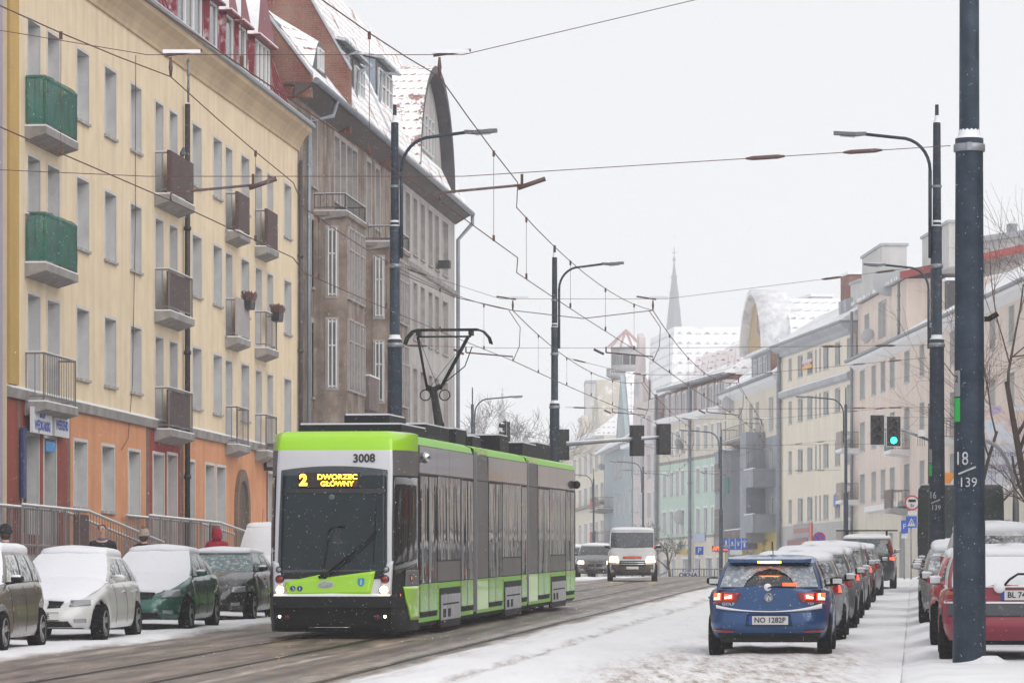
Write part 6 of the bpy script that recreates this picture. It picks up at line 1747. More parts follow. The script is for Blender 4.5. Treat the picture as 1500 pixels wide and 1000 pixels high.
# --- modules: shell by cross-section
def section(s0, s1, taper=0.0):
    b = MB()
    prof = [(1.16, .13), (1.25, .22), (1.25, .88), (1.25, 2.8), (1.235, 3.30), (1.19, 3.41), (1.05, 3.47), (.5, 3.50), (0, 3.51)]
    full = [(-x, z) for x, z in prof] + [(x, z) for x, z in prof[::-1][1:]]
    ms = [2, 0, 3, 1, 0, 0, 4, 4]; ms = ms + ms[::-1]
    n = 5
    rows = [[Vector((x, -(s0 + (s1 - s0) * k / n), z)) for x, z in full] for k in range(n + 1)]
    b.grid(rows, sm=False, mf=lambda a, c: ms[c])
    for y in (-s0, -s1): b.poly([Vector((x, y, z)) for x, z in full][::1 if y == -s0 else -1], 3)
    b.box(-1.1, 1.1, -s1 + .02, -s0 - .02, .14, .3, 3)
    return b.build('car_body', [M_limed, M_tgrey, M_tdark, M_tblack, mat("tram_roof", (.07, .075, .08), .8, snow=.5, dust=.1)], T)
bodies = [section(1.6, 9.15), section(9.62, 18.35), section(18.62, 28.9)]
b = MB()
for a, c in ((9.15, 9.62), (18.35, 18.62)):
    for k in range(5):
        y = -(a + (c - a) * (k + .5) / 5); b.box(-1.18 + .03 * (k % 2), 1.18 - .03 * (k % 2), y - .05, y + .05, .3, 3.40)
b.build('articulation_bellows', M_tblack, T)
for s0 in (9.62, 18.62):
    b = MB(); b.box(-1.262, -1.2, -s0 - .05, -s0 + .01, .25, 3.35); b.build('edge_strip', mat("grey_edge_strip", (.3, .31, .33), .4, metal=.3), T)
def sp_(s0, s1, z0, z1, m, name, par=None, off=.012, sides=(-1,)):
    for sd_ in sides:
        b = MB(); b.box(sd_ * 1.2, sd_ * (1.25 + off), -s1, -s0, z0, z1)
        o = b.build(name, m, par or T)
    return o
SD = (-1, 1)
# module 1..3: door | window over bogie | door
mods = [(1.72, 3.95, 4.0, 7.2, 7.25, 9.1), (11.5, 13.8, 13.85, 17.2, 17.25, 18.3), (20.5, 22.9, 22.95, 26.5, 26.55, 28.6)]
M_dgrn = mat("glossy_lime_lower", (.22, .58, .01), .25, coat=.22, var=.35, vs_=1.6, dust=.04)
for mi, (a, b0, c, d, e, f) in enumerate(mods):
    for s0, s1 in ((a, b0), (e, f)):
        n = 2 if s1 - s0 > 1.3 else 1
        w_ = (s1 - s0) / n
        for k in range(n):
            x0, x1 = s0 + k * w_ + .02, s0 + (k + 1) * w_ - .02
            dr = sp_(x0, x1, .30, 2.78, M_tblack, 'door', off=.006)
            sp_(x0 + .03, x1 - .03, .90, 2.76, M_tglass, 'pane', dr, .014)
            sp_(x0 + .03, x1 - .03, .40, .885, M_dgrn, 'door_panel', dr, .014)
            sp_(x0 + .06, x1 - .06, .36, .39, M_tdark, 'step_edge', dr, .03)
            b2 = MB(); b2.tube([(-1.29, -(x0 + .10), 1.1), (-1.29, -(x0 + .10), 1.6)], .012, 5); b2.build('door_handle', M_galv, dr)
    n = 3; w_ = (d - c) / n
    for k in range(n): sp_(c + k * w_ + .01, c + (k + 1) * w_ - .01, 1.28 if k < 3 else .9, 2.78, M_tglass, 'side_window', off=.012)
    sp_(c + .05, d - .05, .90, 1.26, M_tpanel, 'side_panel', off=.010)
    # bogie skirt box
    m0, m1 = c + .35, d - .15
    sk = sp_(m0 - .06, m1 + .06, .12, .78, M_tblack, 'bogie_opening', off=.016)
    sp_(m0, m1, .20, .66, M_chrome if False else mat("brushed_bogie_cover", (.50, .51, .54), .3, metal=.5, var=.5, vs_=5, dust=.1), 'bogie_cover', sk, .03)
    sp_(m0 + .2, m1 - .3, .47, .50, M_tblack, 'louver', sk, .036); sp_(m0 + .25, m0 + .6, .25, .40, M_tblack, 'louver', sk, .036); sp_(m0 + .9, m0 + 1.25, .25, .40, M_tblack, 'louver', sk, .036)
    sp_(m0, m1, .07, .195, M_tdark, 'skirt', sk, .022)
    for q in (a + .1, m0 - .25, m1 + .25, f - .1): 
        sp_(q - .035, q + .035, .79, .83, mat("orange_marker", (.6, .10, .02), .3, ), 'side_marker', off=.02)
    # upper panels
    for s0, s1 in ((a, b0), (b0 + .02, (c + d) / 2), ((c + d) / 2 + .02, f)):
        sp_(s0, s1, 2.82, 3.28, M_tglossy, 'upper_panel', off=.010)
for s0, s1 in ((9.7, 11.45), (18.68, 20.45)):
    sp_(s0, s1, .90, 2.78, M_tgrey, 'blank_panel', off=.008); sp_(s0, s1, .28, .885, M_lime, 'blank_panel', off=.010); sp_(s0, s1, 3.31, 3.42, M_lime, 'roof_edge', off=-.005)
# --- nose
LEAN = [(.10, -.10), (.20, -.03), (.50, .02), (.515, .11), (.70, .11), (.72, .02), (1.0, -.03), (2.0, -.13), (2.9, -.27), (3.2, -.32), (3.40, -.40), (3.47, -.52)]
WT = [(0, 1.0), (.9, 1.0), (2.9, .985), (3.3, .965), (3.47, .93)]
def NP(q, z, off=0.0):
    def base(q):
        a = abs(q); sg = 1 if q >= 0 else -1
        ln = smooth_interp(LEAN, z); w_ = smooth_interp(WT, z)
        if a <= 1: x, y, k = 1.0 * a, -.05 * a ** 3, 1
        else:
            t_ = a - 1
            x = 1.0 + .245 * math.sin(math.pi / 2 * min(1, t_)) ; y = -.05 - 1.58 * t_ ** 1.25; k = 1 - t_
        return Vector((sg * x * (w_ if a <= 1 else w_ + (1 - w_) * (a - 1)), y + ln * k, z))
    p = base(q)
    if off:
        e = .02; d = (base(q + e) - base(q - e)).normalized()
        nrm = Vector((d.y, -d.x, 0)); 
        if nrm.dot(Vector((p.x, p.y + 1.2, 0))) < 0: nrm = -nrm
        p = p + nrm * off
    return p
def npatch(c4, m, name, par=None, off=.012, nu=10, nv=8, bow=0.0, builder=None):
    b = builder or MB(); (q0, z0), (q1, z1), (q2, z2), (q3, z3) = c4; rows = []
    for j in range(nv + 1):
        v = j / nv; r = []
        for i in range(nu + 1):
            u = i / nu
            q = (q0 * (1 - u) + q1 * u) * (1 - v) + (q3 * (1 - u) + q2 * u) * v
            z = (z0 * (1 - u) + z1 * u) * (1 - v) + (z3 * (1 - u) + z2 * u) * v + bow * v * (1 - (2 * u - 1) ** 2)
            r.append(NP(q, z, off))
        rows.append(r)
    b.grid(rows)
    # thin edges back to the shell
    for line in (rows[0], rows[-1], [r[0] for r in rows], [r[-1] for r in rows]):
        b.grid([line, [p + Vector((-.02 * (1 if p.x > 0 else -1) * (abs(p.x) > .98), -.02, 0)) for p in line]], sm=False)
    if builder is None: return b.build(name, m, par or T)
zs_n = [.10, .16, .22, .35, .50, .515, .6, .70, .72, .80, .9, 1.0, 1.15, 1.5, 2.0, 2.4, 2.75, 2.9, 3.05, 3.18, 3.25, 3.33, 3.40, 3.44, 3.47]
qs = [-2, -1.9, -1.75, -1.6, -1.45, -1.3, -1.2, -1.12, -1.06, -1.03, -1, -.96, -.9, -.8, -.65, -.5, -.35, -.2, 0, .2, .35, .5, .65, .8, .9, .96, 1, 1.03, 1.06, 1.12, 1.2, 1.3, 1.45, 1.6, 1.75, 1.9, 2]
def nm(a, c):
    z = (zs_n[a] + zs_n[a + 1]) / 2; q = abs((qs[c] + qs[c + 1]) / 2)
    if z > 3.18 - (.0 if q < 1 else 0): return 0 if z > 3.2 or q <= 1 else 1
    if q <= 1.03:
        if q < .9 and 1.15 < z < 2.75: return 9
        if z > .72: return 1
        return 2
    if z > 2.75: return 3
    return 2
b = MB(); b.grid([[NP(q, z) for q in qs] for z in zs_n], mf=nm)
keep = [i for i in range(len(b.f)) if b.m[i] != 9]
b.f = [b.f[i] for i in keep]; b.sm = [b.sm[i] for i in keep]; b.m = [b.m[i] for i in keep]
b.grid([[NP(q, 3.47) for q in qs], [Vector((NP(q, 3.47).x * .9, NP(q, 3.47).y * .93 - .06, 3.505)) for q in qs], [Vector((NP(q, 3.47).x * .2, -1.2, 3.52)) for q in qs]], mf=lambda a, c: 0)
nose = b.build('nose', [M_lime, M_tw2, M_tdark, M_tgrey], T)
smoothby(nose, 40)
npatch([(-.935, 1.02), (.945, 1.02), (.925, 2.84), (-.925, 2.84)], M_tscreen, 'windscreen', off=.014, nu=20, nv=20, bow=.07)
npatch([(-.935, 1.0), (.945, 1.0), (.94, 1.10), (-.94, 1.14)], M_tblack, 'screen_base', off=.018, nu=20)
npatch([(-.90, 2.44), (.90, 2.44), (.90, 2.52), (-.90, 2.52)], mat("display_frame", (.02, .02, .025), .5), 'display_frame', off=.022, nu=20)
# the lime front flap: left part lower than the right
# local x is mirrored: the side seen at picture left is +x
gp_ = npatch([(.76, .745), (-.66, .745), (-.735, 1.13), (.82, .93)], M_lime, 'front_flap', off=.030, nu=16)
npatch([(.80, .93), (.20, .93), (.20, 1.07), (.80, .945)], M_lime, 'front_flap', off=.028, nu=8)
npatch([(.22, 1.0), (.10, 1.0), (.06, 1.09), (.24, 1.05)], M_tblack, 'wiper_socket', off=.036, nu=3, nv=3)
for sx in (-1, 1):
    h_ = npatch([(sx * .80, .735), (sx * .995, .735), (sx * 1.02, 1.30), (sx * .93, 1.27)], M_tw2, 'lamp_panel', off=.034, nu=6)
    def disc(q, z, r, m, name, par, off, ring=None):
        p = NP(q, z, off); p2 = NP(q, z, off + .03); d = (p2 - p).normalized()
        Mx = Matrix.Translation(p) @ d.to_track_quat('Z', 'Y').to_matrix().to_4x4()
        b = MB(); b.lathe([(0, .012), (r * .7, .010), (r, 0)], 20, 0, Mx); o = b.build(name, m, par)
        b = MB(); b.lathe([(r, -.01), (r * 1.04, .012), (r * 1.22, .004), (r * 1.25, -.01)], 20, 0, Mx); b.build('lamp_ring', ring or M_tblack, o)
        return o
    disc(sx * .885, .81, .066, M_glow_y, 'lamp_halo', h_, .040, M_chrome)  # larger glowing disc added round the core, standing in for the lamp's bloom
    disc(sx * .885, .81, .044, M_glow_w, 'headlamp', h_, .056, M_glow_y)
    disc(sx * .90, .99, .060, M_red, 'tail_lamp', h_, .042)
    disc(sx * .915, 1.155, .045, M_lens, 'marker_lamp', h_, .042)
    disc(sx * .90, .36, .024, M_glow_w, 'fog_lamp', T, .02)
    disc(sx * .77, .345, .045, mat("dark_red_reflector", (.12, .01, .012), .3), 'reflector', T, .02)
    # cab corner glass and panels
    npatch([(sx * 1.05, 1.05), (sx * 1.93, 1.17), (sx * 1.93, 2.72), (sx * 1.05, 2.72)], glass("cab_side_glass", (.018, .019, .021), .2, dust=.05), 'cab_window', off=.012, nu=14)
    g_ = npatch([(sx * 1.42, .86), (sx * 1.98, .86), (sx * 1.98, 1.14), (sx * 1.45, 1.14)], M_tgrey, 'corner_panel', off=.018, nu=8)
    npatch([(sx * 1.60, .28), (sx * 1.99, .28), (sx * 1.99, .86), (sx * 1.36, .86)], M_lime, 'corner_panel', off=.018, nu=8)
    disc(sx * 1.62, 1.0, .045, mat("amber_lamp", (.6, .12, .01), .3, emit=(1, .2, .02), es=.6), 'indicator', T, .02)
    disc(sx * 1.26, .72, .030, mat("amber_lamp_small", (.6, .12, .01), .3, emit=(1, .2, .02), es=.6), 'indicator', T, .02)
# white frame narrows at the screen's upper corners
b = MB()
sb = MB(); rows = [[NP(q, .705, 0.0) + Vector((0, .005 + dy, dz + (dzz * (.4 + .8 * max(0, .5 - abs(q)))))) for q in [-1 + k / 12 for k in range(25)]] for dy, dz, dzz in ((.0, -.01, 0), (.0, .012, 0), (-.05, .025, .03), (-.11, .02, .09))]
sb.grid(rows); sb.build('bumper_snow', M_snowc, T)
b = MB(); 
for z in (.30, .42): npatch([(-.6, z), (.6, z), (.6, z + .006), (-.6, z + .006)], M_tblack, 'bumper_line', off=.01, nu=12) if False else None
npatch([(.40, .17), (-.30, .17), (-.30, .182), (.40, .182)], M_chrome, 'coupler_strip', off=.02, nu=6, nv=1)
# lettering
M_num = mat("black_numerals", (.02, .02, .02), .4)
def ntext(s_, q, z, sz, m, name, off=.02, sx=1.0, bold=0.0, par=None, align='CENTER'):
    p = NP(q, z, off); n_ = (NP(q, z, off + .05) - p).normalized()
    up = (NP(q, z + .1, off) - NP(q, z - .1, off)).normalized()
    xd = up.cross(n_) 
    text(s_, sz, name, m, par or T, frameM(p, xd, up), sx=sx, bold=bold, align=align)
ntext('3008', -.52, 3.035, .20, M_num, 'fleet_number', .012, .95, .006)
M_led = mat("amber_led", (1, .4, .05), .4, emit=(1.0, .42, .02), es=5.5)
M_ledr = mat("amber_led_rim", (1, .2, .02), .4, emit=(1.0, .13, .01), es=1.8)
disp = npatch([(.62, 2.53), (-.45, 2.53), (-.45, 2.80), (.62, 2.80)], mat("led_board", (.02, .012, .01), .5), 'destination_display', off=.020, nu=8)
for s_, q, z, sz, sx, bo in (('2', .53, 2.665, .26, 1.0, .012), ('DWORZEC', -.06, 2.72, .122, 1.12, .0015), ('GŁÓWNY', -.06, 2.605, .118, 1.08, .0015)):
    ntext(s_, q, z, sz, M_ledr, 'lettering', .028, sx, bo + .0015, disp); ntext(s_, q, z, sz, M_led, 'lettering', .034, sx, bo, disp)
def oval(q, z, rx, rz_, m, name, off=.04):
    p = NP(q, z, off); b = MB(); b.poly([p + Vector((rx * math.cos(a * math.pi / 14), .004, rz_ * math.sin(a * math.pi / 14))) for a in range(28)]); return b.build(name, m, gp_)
oval(.10, .90, .145, .068, mat("badge_rim", (.60, .66, .60), .4), 'oval_badge'); o = oval(.10, .90, .125, .053, mat("badge_grey", (.36, .40, .36), .4), 'oval_badge', .046)
for k in (-1, 0, 1):
    b = MB(); p = NP(.10, .90, .052); b.tube([p + Vector((-.08, .004, .012 + k * .022)), p + Vector((-.02, .004, .020 + k * .02)), p + Vector((.03, .004, -.01 + k * .02)), p + Vector((.09, .004, -.005 + k * .022))], .006, 4); b.build('badge_stroke', mat("badge_light", (.62, .66, .62), .4), gp_)
M_cb = mat("emblem_blue", (.01, .03, .30), .4); M_cl = mat("emblem_light_blue", (.03, .33, .62), .4); M_cw = mat("emblem_white", (.7, .72, .72), .4)
for q in (.665, .545):
    oval(q, .835, .046, .046, M_cb, 'round_sticker')
p = NP(.665, .835, .048); b = MB(); b.tube([p + Vector((.0, .004, .028)), p + Vector((0, .004, 0)), p + Vector((-.022, .004, -.004)), p + Vector((-.026, .004, -.026))], .005, 4); b.tube([p + Vector((.022 * math.cos(a), .004, -.008 + .022 * math.sin(a))) for a in (1.6, 2.4, 3.2, 4.0, 4.8, 5.4)], .003, 4); b.build('wheelchair_mark', M_cw, gp_)
p = NP(.545, .835, .048); b = MB(); b.tube([p + Vector((0, .004, .02)), p + Vector((0, .004, -.03))], .010, 5); b.tube([p + Vector((0, .004, .03)), p + Vector((0, .004, .034))], .008, 5); b.build('figure_mark', M_cw, gp_)
p = NP(-.50, .945, .046); b = MB(); b.poly([p + Vector((x, .004, z)) for x, z in ((-.055, .065), (-.055, -.03), (-.03, -.06), (0, -.075), (.03, -.06), (.055, -.03), (.055, .065))]); b.build('city_shield', M_cl, gp_)
b = MB(); b.tube([p + Vector((0, .010, .04)), p + Vector((.004, .010, -.045))], [.010, .016], 5); b.tube([p + Vector((-.02, .010, .02)), p + Vector((.02, .010, -.01))], .004, 4); b.build('shield_figure', M_cw, gp_)
# wipers
wm = MB()
def nw(q, z, o=.05): return NP(q, z, o)
wm.tube([nw(.13, 1.06), nw(-.25, 1.36), nw(-.72, 1.78)], .016, 6); wm.tube([nw(.08, 1.04), nw(-.30, 1.31), nw(-.74, 1.72)], .012, 6)
wm.tube([nw(-.18, 1.27, .035), nw(-.76, 1.80, .035)], .018, 5); wm.tube([nw(.20, 1.04), nw(.02, 1.10)], .035, 6)
wm.build('wiper', M_black, T)
wm = MB(); wm.tube([nw(-.72, 1.78), nw(-.735, 2.25)], .006, 4); wm.tube([nw(-.72, 1.78), nw(-.70, 1.28)], .008, 4); wm.build('wiper', M_black, T)
wm = MB(); wm.tube([nw(.16, 1.15), nw(.09, 1.5), nw(.08, 1.78), nw(.02, 1.86), nw(-.14, 1.88)], .011, 5); wm.box(-.0, .01, 0, .01, 0, .01); wm.tube([nw(-.10, 1.88), nw(-.22, 1.88)], .022, 5); wm.build('microphone_arm', M_black, T)
# driver: head and shoulders behind the glass is drawn by the seated figure
b = MB(); b.lathe([(.0, .0), (.035, .012), (.05, 0)], 16, 0, Matrix.Translation(NP(.03, 2.38, .02)) @ Matrix.Rotation(-math.pi / 2, 4, 'X')); b.build('number_disc', mat("pale_teal_disc", (.10, .15, .15), .4), T)
# roof equipment
for s0, s1, x0, x1, h_ in ((2.0, 5.2, -.9, .9, .16), (5.4, 8.6, -.85, .5, .26), (2.6, 4.6, -.6, .2, .34), (12.6, 14.0, -.8, .8, .22), (16.4, 18.0, -.9, .9, .34), (20.6, 23.6, -.9, .9, .28), (24.0, 26.8, -.85, .85, .36), (10.0, 11.6, -.8, .8, .30)):
    b = MB(); b.box(x0, x1, -s1, -s0, 3.5, 3.5 + h_, 0); b.box(x0 + .02, x1 - .02, -s1 + .03, -s0 - .03, 3.5 + h_ + .001, 3.5 + h_ + .03, 1)
    b.build('roof_box', [M_tdark, M_snowc], T)
b = MB()
for k in range(7):
    x = -.8 + k * .22; b.tube([(x, -11.9 + .1 * math.sin(k), 3.52), (x + .05, -11.8, 3.80 + .08 * (k % 3)), (x + .16, -11.7, 3.78), (x + .2, -11.75, 3.53)], .025, 6)
b.build('roof_cable', M_tblack, T)
for s_, z, sd_ in ((1.95, 3.08, -1), (28.5, 2.95, -1)):
    b = MB(); b.lathe([(0, .10), (.07, .07), (.10, 0), (.08, -.05), (0, -.06)], 14, 0, Matrix.Translation((sd_ * 1.32, -s_, z)) @ Matrix.Rotation(math.pi / 2, 4, 'X')); b.build('side_camera', M_chrome if s_ < 5 else M_tblack, T)
# bogies
for s_ in (5.6, 15.5, 24.8):
    bg = thing('bogie', None, None, (0, -s_, 0)); bg.parent = T
    b = MB(); b.box(-.95, .95, -1.3, 1.3, .12, .45); b.build('frame', M_tblack, bg)
    for dy in (-.9, .9):
        for sd_ in (-1, 1):
            b = MB(); b.lathe([(0, .06), (.26, .06), (.30, .05), (.30, -.05), (0, -.05)], 22, 0, Matrix.Translation((sd_ * .75, dy, .31)) @ Matrix.Rotation(math.pi / 2, 4, 'Y')); b.build('rail_wheel', M_tdark, bg)
# pantograph on the middle car
PG = 15.0
pg = thing('pantograph', None, None, (0.0, -PG, 3.52)); pg.parent = T
def lt(p): return p
hh = 6.0 - 3.52
b = MB(); b.box(-.6, .6, -.5, .5, .05, .12); b.build('base', M_tdark, pg)
kx = .42; kz = 4.80 - 3.52
b = MB(); b.tube([(.10, .3, .1), (kx, -.7, kz)], [.11, .07], 10); b.build('lower_arm', M_tblack, pg)
b = MB(); b.tube([(.02, .34, .1), (kx - .03, -.60, kz - .15)], .018, 6); b.build('pull_rod', M_tblack, pg)
b = MB(); b.tube([(kx + .14, -.7, kz + .04), (kx, -.7, kz - .02), (kx - .16, -.7, kz + .06)], .06, 8)
b.tube([(kx + .13, -.7, kz), (.66, -.1, hh - .14)], .030, 8); b.tube([(kx - .15, -.7, kz), (-.40, -.1, hh - .14)], .038, 8); b.build('upper_frame', M_tblack, pg)
b = MB(); b.tube([(kx - .10, -.7, kz), (.62, -.1, hh - .2)], .006, 4); b.tube([(kx + .10, -.7, kz), (-.30, -.1, hh - .3)], .006, 4); b.tube([(kx - .2, -.72, kz + .1), (-.30, -.3, hh - .75), (-.48, -.1, hh - .35)], .012, 5); b.build('brace', M_tblack, pg)
for dx in (.17, -.24):
    b = MB(); b.tube([(kx + dx + .11 * math.cos(a), -.72, kz - .13 + .11 * math.sin(a)) for a in [k * math.pi / 8 for k in range(17)]], .014, 5); b.build('ring_terminal', M_tblack, pg)
for dy in (-.25, .05):
    b = MB(); b.tube([(.93, dy, hh - .30), (.88, dy, hh - .16), (.76, dy, hh - .03), (.66, dy, hh), (-.60, dy, hh), (-.72, dy, hh - .04), (-.84, dy, hh - .17), (-.88, dy, hh - .30)], .022, 6); b.build('contact_strip', M_tblack, pg)
b = MB(); b.tube([(.66, -.1, hh - .14), (-.46, -.1, hh - .14)], .02, 6); b.box(.60, .68, -.25, .05, hh - .12, hh - .02); b.box(-.50, -.42, -.25, .05, hh - .12, hh - .02); b.build('head_frame', M_tblack, pg)
# ================================================================ poles, lamps, wires, signals, signs
M_lamp = mat("lamp_housing", (.14, .15, .17), .5, snow=.5, dust=.1)
M_lglass = mat("lamp_glass_off", (.34, .36, .38), .2)
def luminaire(o, p, d, L_=.75):
    """p start, d unit horizontal direction"""
    b = MB(); s_ = Vector((-d.y, d.x, 0)) * .13
    q = p + d * L_
    up = Vector((0, 0, .05)); dn = Vector((0, 0, -.045)); ri = Vector((0, 0, .03))
    b.prism([p + s_ * .45 + dn * .6, p - s_ * .45 + dn * .6, p + d * .25 - s_ + dn, q - s_ * .8 + dn * .8 + ri, q + s_ * .8 + dn * .8 + ri, p + d * .25 + s_ + dn], (0, 0, .085))
    l = b.build('lamp_head', M_lamp, o)
    b = MB(); e = p + d * .28 + dn * 1.35 + Vector((0, 0, 0)); b.prism([e + s_ * .7, e - s_ * .7, e + d * .36 - s_ * .6 + ri, e + d * .36 + s_ * .6 + ri], (0, 0, -.012)); b.build('lamp_glass', M_lglass, l)
    b = MB(); b.prism([p + d * .1 + s_ * .7 + up * .75, p + d * .1 - s_ * .7 + up * .75, q - d * .05 - s_ * .6 + up * 1.3, q - d * .05 + s_ * .6 + up * 1.3], (0, 0, .025)); b.build('lamp_snow', M_snowc, l)
def snowcap(o, r0, r1, z, off=(0, 0)):
    b = MB(); b.lathe([(r0 * 1.02, z), (r0 * .8, z + .04), (r1 * 1.1, z + .12), (r1 * .9, z + .2)], 14, 0, Matrix.Translation((off[0], off[1], 0))); b.build('snow_cap', M_snowc, o)
def catenary_pole(t_, Yc, label, arm=1, lamp=True, clamps=(6.42, 8.35), top=12.3, st=6.55):
    o = thing('catenary_pole', label, 'pole', RD(t_, Yc, -.02), -TH, 'dark stepped catenary poles')
    b = MB(); b.lathe([(.216, -.12), (.205, 1.5), (.185, 4.5), (.175, st - .03)], 28); b.lathe([(.180, st - .10), (.180, st), (.13, st + .01), (.122, 9.3)], 28); b.lathe([(.105, 9.3), (.092, 11.85)], 20); b.lathe([(.128, 9.22), (.128, 9.32), (.09, 9.33)], 20); b.lathe([(.094, 11.85), (.05, 11.86), (.045, top), (0, top)], 14)
    sh = b.build('shaft', M_pole, o)
    snowcap(o, .178, .118, st + .01); snowcap(o, .12, .10, 9.33); snowcap(o, .09, .05, 11.86)
    for z in clamps:
        b = MB(); b.lathe([(.19 if z < 6.8 else .14, z - .05), (.20 if z < 6.8 else .15, z - .045), (.20 if z < 6.8 else .15, z + .045), (.19 if z < 6.8 else .14, z + .05)], 20); b.box(-.03, .03, -.26, .26, z - .05, z + .05); b.build('clamp', M_galv, o)
    if lamp:
        d = Vector((arm, 0, 0)); r0 = .165
        b = MB(); pts = [(arm * r0, 0, 9.0), (arm * r0, 0, 10.7)]
        for k in range(9):
            a = math.pi / 2 * k / 8; pts.append((arm * (r0 + .75 * (1 - math.cos(a))), 0, 10.7 + .80 * math.sin(a)))
        pts.append((arm * 1.75, 0, 11.60))
        b.tube(pts, .04, 8); b.tube([(arm * r0, 0, 8.55), (arm * r0, 0, 10.7)], .045, 8); b.build('lamp_arm', M_pole, o)
        for z in (9.2, 10.3):
            b = MB(); b.lathe([(.12, z - .03), (.125, z + .03)], 14); b.build('clamp', M_galv, o)
        luminaire(o, Vector((arm * 1.72, 0, 11.60)), d, .80)
    return o
near = catenary_pole(.69, 49, 'nearest dark steel pole with white stencil 18 over 139 and green sticker', lamp=False, st=6.82, clamps=(6.71, 9.35))
p2 = catenary_pole(.53, 94, 'second dark pole in line, stencilled 16 over 139, with curved lamp arm', -1)
catenary_pole(.65, 139.5, 'pole whose curved lamp arm shows just left of the second dark pole', -1)
pA = catenary_pole(-12.74, 94, 'dark pole behind the tram roof in front of the grey tenement', 1)
pB = catenary_pole(-13.1, 139.5, 'pole at the tram tail that carries the traffic signal boom', 1)
M_sten = mat("white_stencil", (.50, .52, .55), .6, var=.4, vs_=20, dust=.0)
M_stk = mat("green_sticker", (.01, .42, .06), .5); M_stg = mat("grey_sticker", (.26, .27, .28), .6)
def on_pole(o, r, ang_, z, w_, h_, m, name):
    b = MB(); n = 6; rows = [[Vector((r * math.sin(ang_ + w_ / r * (i / n - .5)), -r * math.cos(ang_ + w_ / r * (i / n - .5)), z + h_ * j)) for i in range(n + 1)] for j in (0, 1)]
    b.grid(rows); return b.build(name, m, o)
def stencil(o, z, a, sc=1.0):
    for s_, dz, sz in (('1' if a == '16' else '1', .0, .0),): pass
    text(a, .24 * sc, 'stencil', M_sten, o, frameM((-.10, -.218, z + .24), (1, .12, 0), (0, 0, 1)), sx=.75, bold=.0)
    b = MB(); b.tube([(-.14, -.212, z + .05), (.08, -.222, z + .14)], .012, 4); b.build('stencil_stroke', M_sten, o)
    text('139', .17 * sc, 'stencil', M_sten, o, frameM((-.02, -.225, z - .06), (1, 0, 0), (0, 0, 1)), sx=.95, bold=.0)
stencil(near, 2.50, '18'); stencil(p2, 2.50, '16')
for o in (near, p2):
    k = .213
    on_pole(o, .198, -.95, 3.22, .12, .30, M_stk, 'green_sticker'); on_pole(o, .197, -.95, 3.54, .12, .33, M_stg, 'grey_sticker')
text('2', .13, 'sticker_digit', M_ink, near, frameM((-.165, -.125, 3.76), (.75, -.62, 0), (0, 0, 1)), sx=.8)
b = MB(); b.lathe([(.30, -.02), (.52, -.06), (.9, -.14)], 22, 0); 
b2 = MB(); b2.lathe([(.20, .15), (.30, .09), (.50, .02), (.8, -.05)], 24, 0, Matrix.Translation((.12, -.05, .07))); tag(b2.build('snow_mound', M_snow, None, loc=RD(.72, 49.1, .0)), 'small snow drift heaped around the foot of the nearest pole', 'snow')
for Yp, nm2 in ((49, 0),):
    o = near if nm2 == 0 else p2
    b = MB(); b.box(.19, .27, -.05, .05, 4.50, 4.56); b.tube([(.25, 0, 4.53), (.36, 0, 4.60)], .035, 6); b.build('small_camera', M_black, o)

# slim lamp posts farther up the street
def lamp_post(px, Yc, arm, label, top=9.8, alen=1.9, tz=None):
    o = thing('street_lamp', label, 'street lamp', (PX(px, Yc), Yc, g(Yc)), 0, 'slim street lamps up the street')
    b = MB(); b.lathe([(.13, 0), (.125, 4.3), (.085, 4.35), (.075, 8.9), (.035, 8.92), (.03, top)], 14); b.build('shaft', M_pole, o)
    d = Vector((arm, 0, 0)); pts = [(arm * .12, 0, 6.9), (arm * .12, 0, 8.4)]
    for k in range(8):
        a = math.pi / 2 * k / 7; pts.append((arm * (.12 + .7 * (1 - math.cos(a))), 0, 8.4 + .8 * math.sin(a)))
    pts.append((arm * alen, 0, 9.3)); b = MB(); b.tube(pts, .035, 6); b.build('lamp_arm', M_pole, o)
    luminaire(o, Vector((arm * alen, 0, 9.3)), d, .7)
    return o
lamp_post(1239, 199, -1, 'slim lamp post in front of the beige house')
lamp_post(1056, 241, -1, 'slim lamp post in front of the curved gable house')
lamp_post(942, 298, -1, 'slim lamp post above the delivery van')
lamp_post(869.5, 330, -1, 'slim lamp post before the far cream house')
lamp_post(692, 199, 1, 'slim lamp post rising behind the tram roof near the pantograph')
lamp_post(705, 262, 1, 'small distant lamp post just right of the one behind the tram', 9.0)
for py, sc_ in ((497, 1), (524, 1)):
    pass

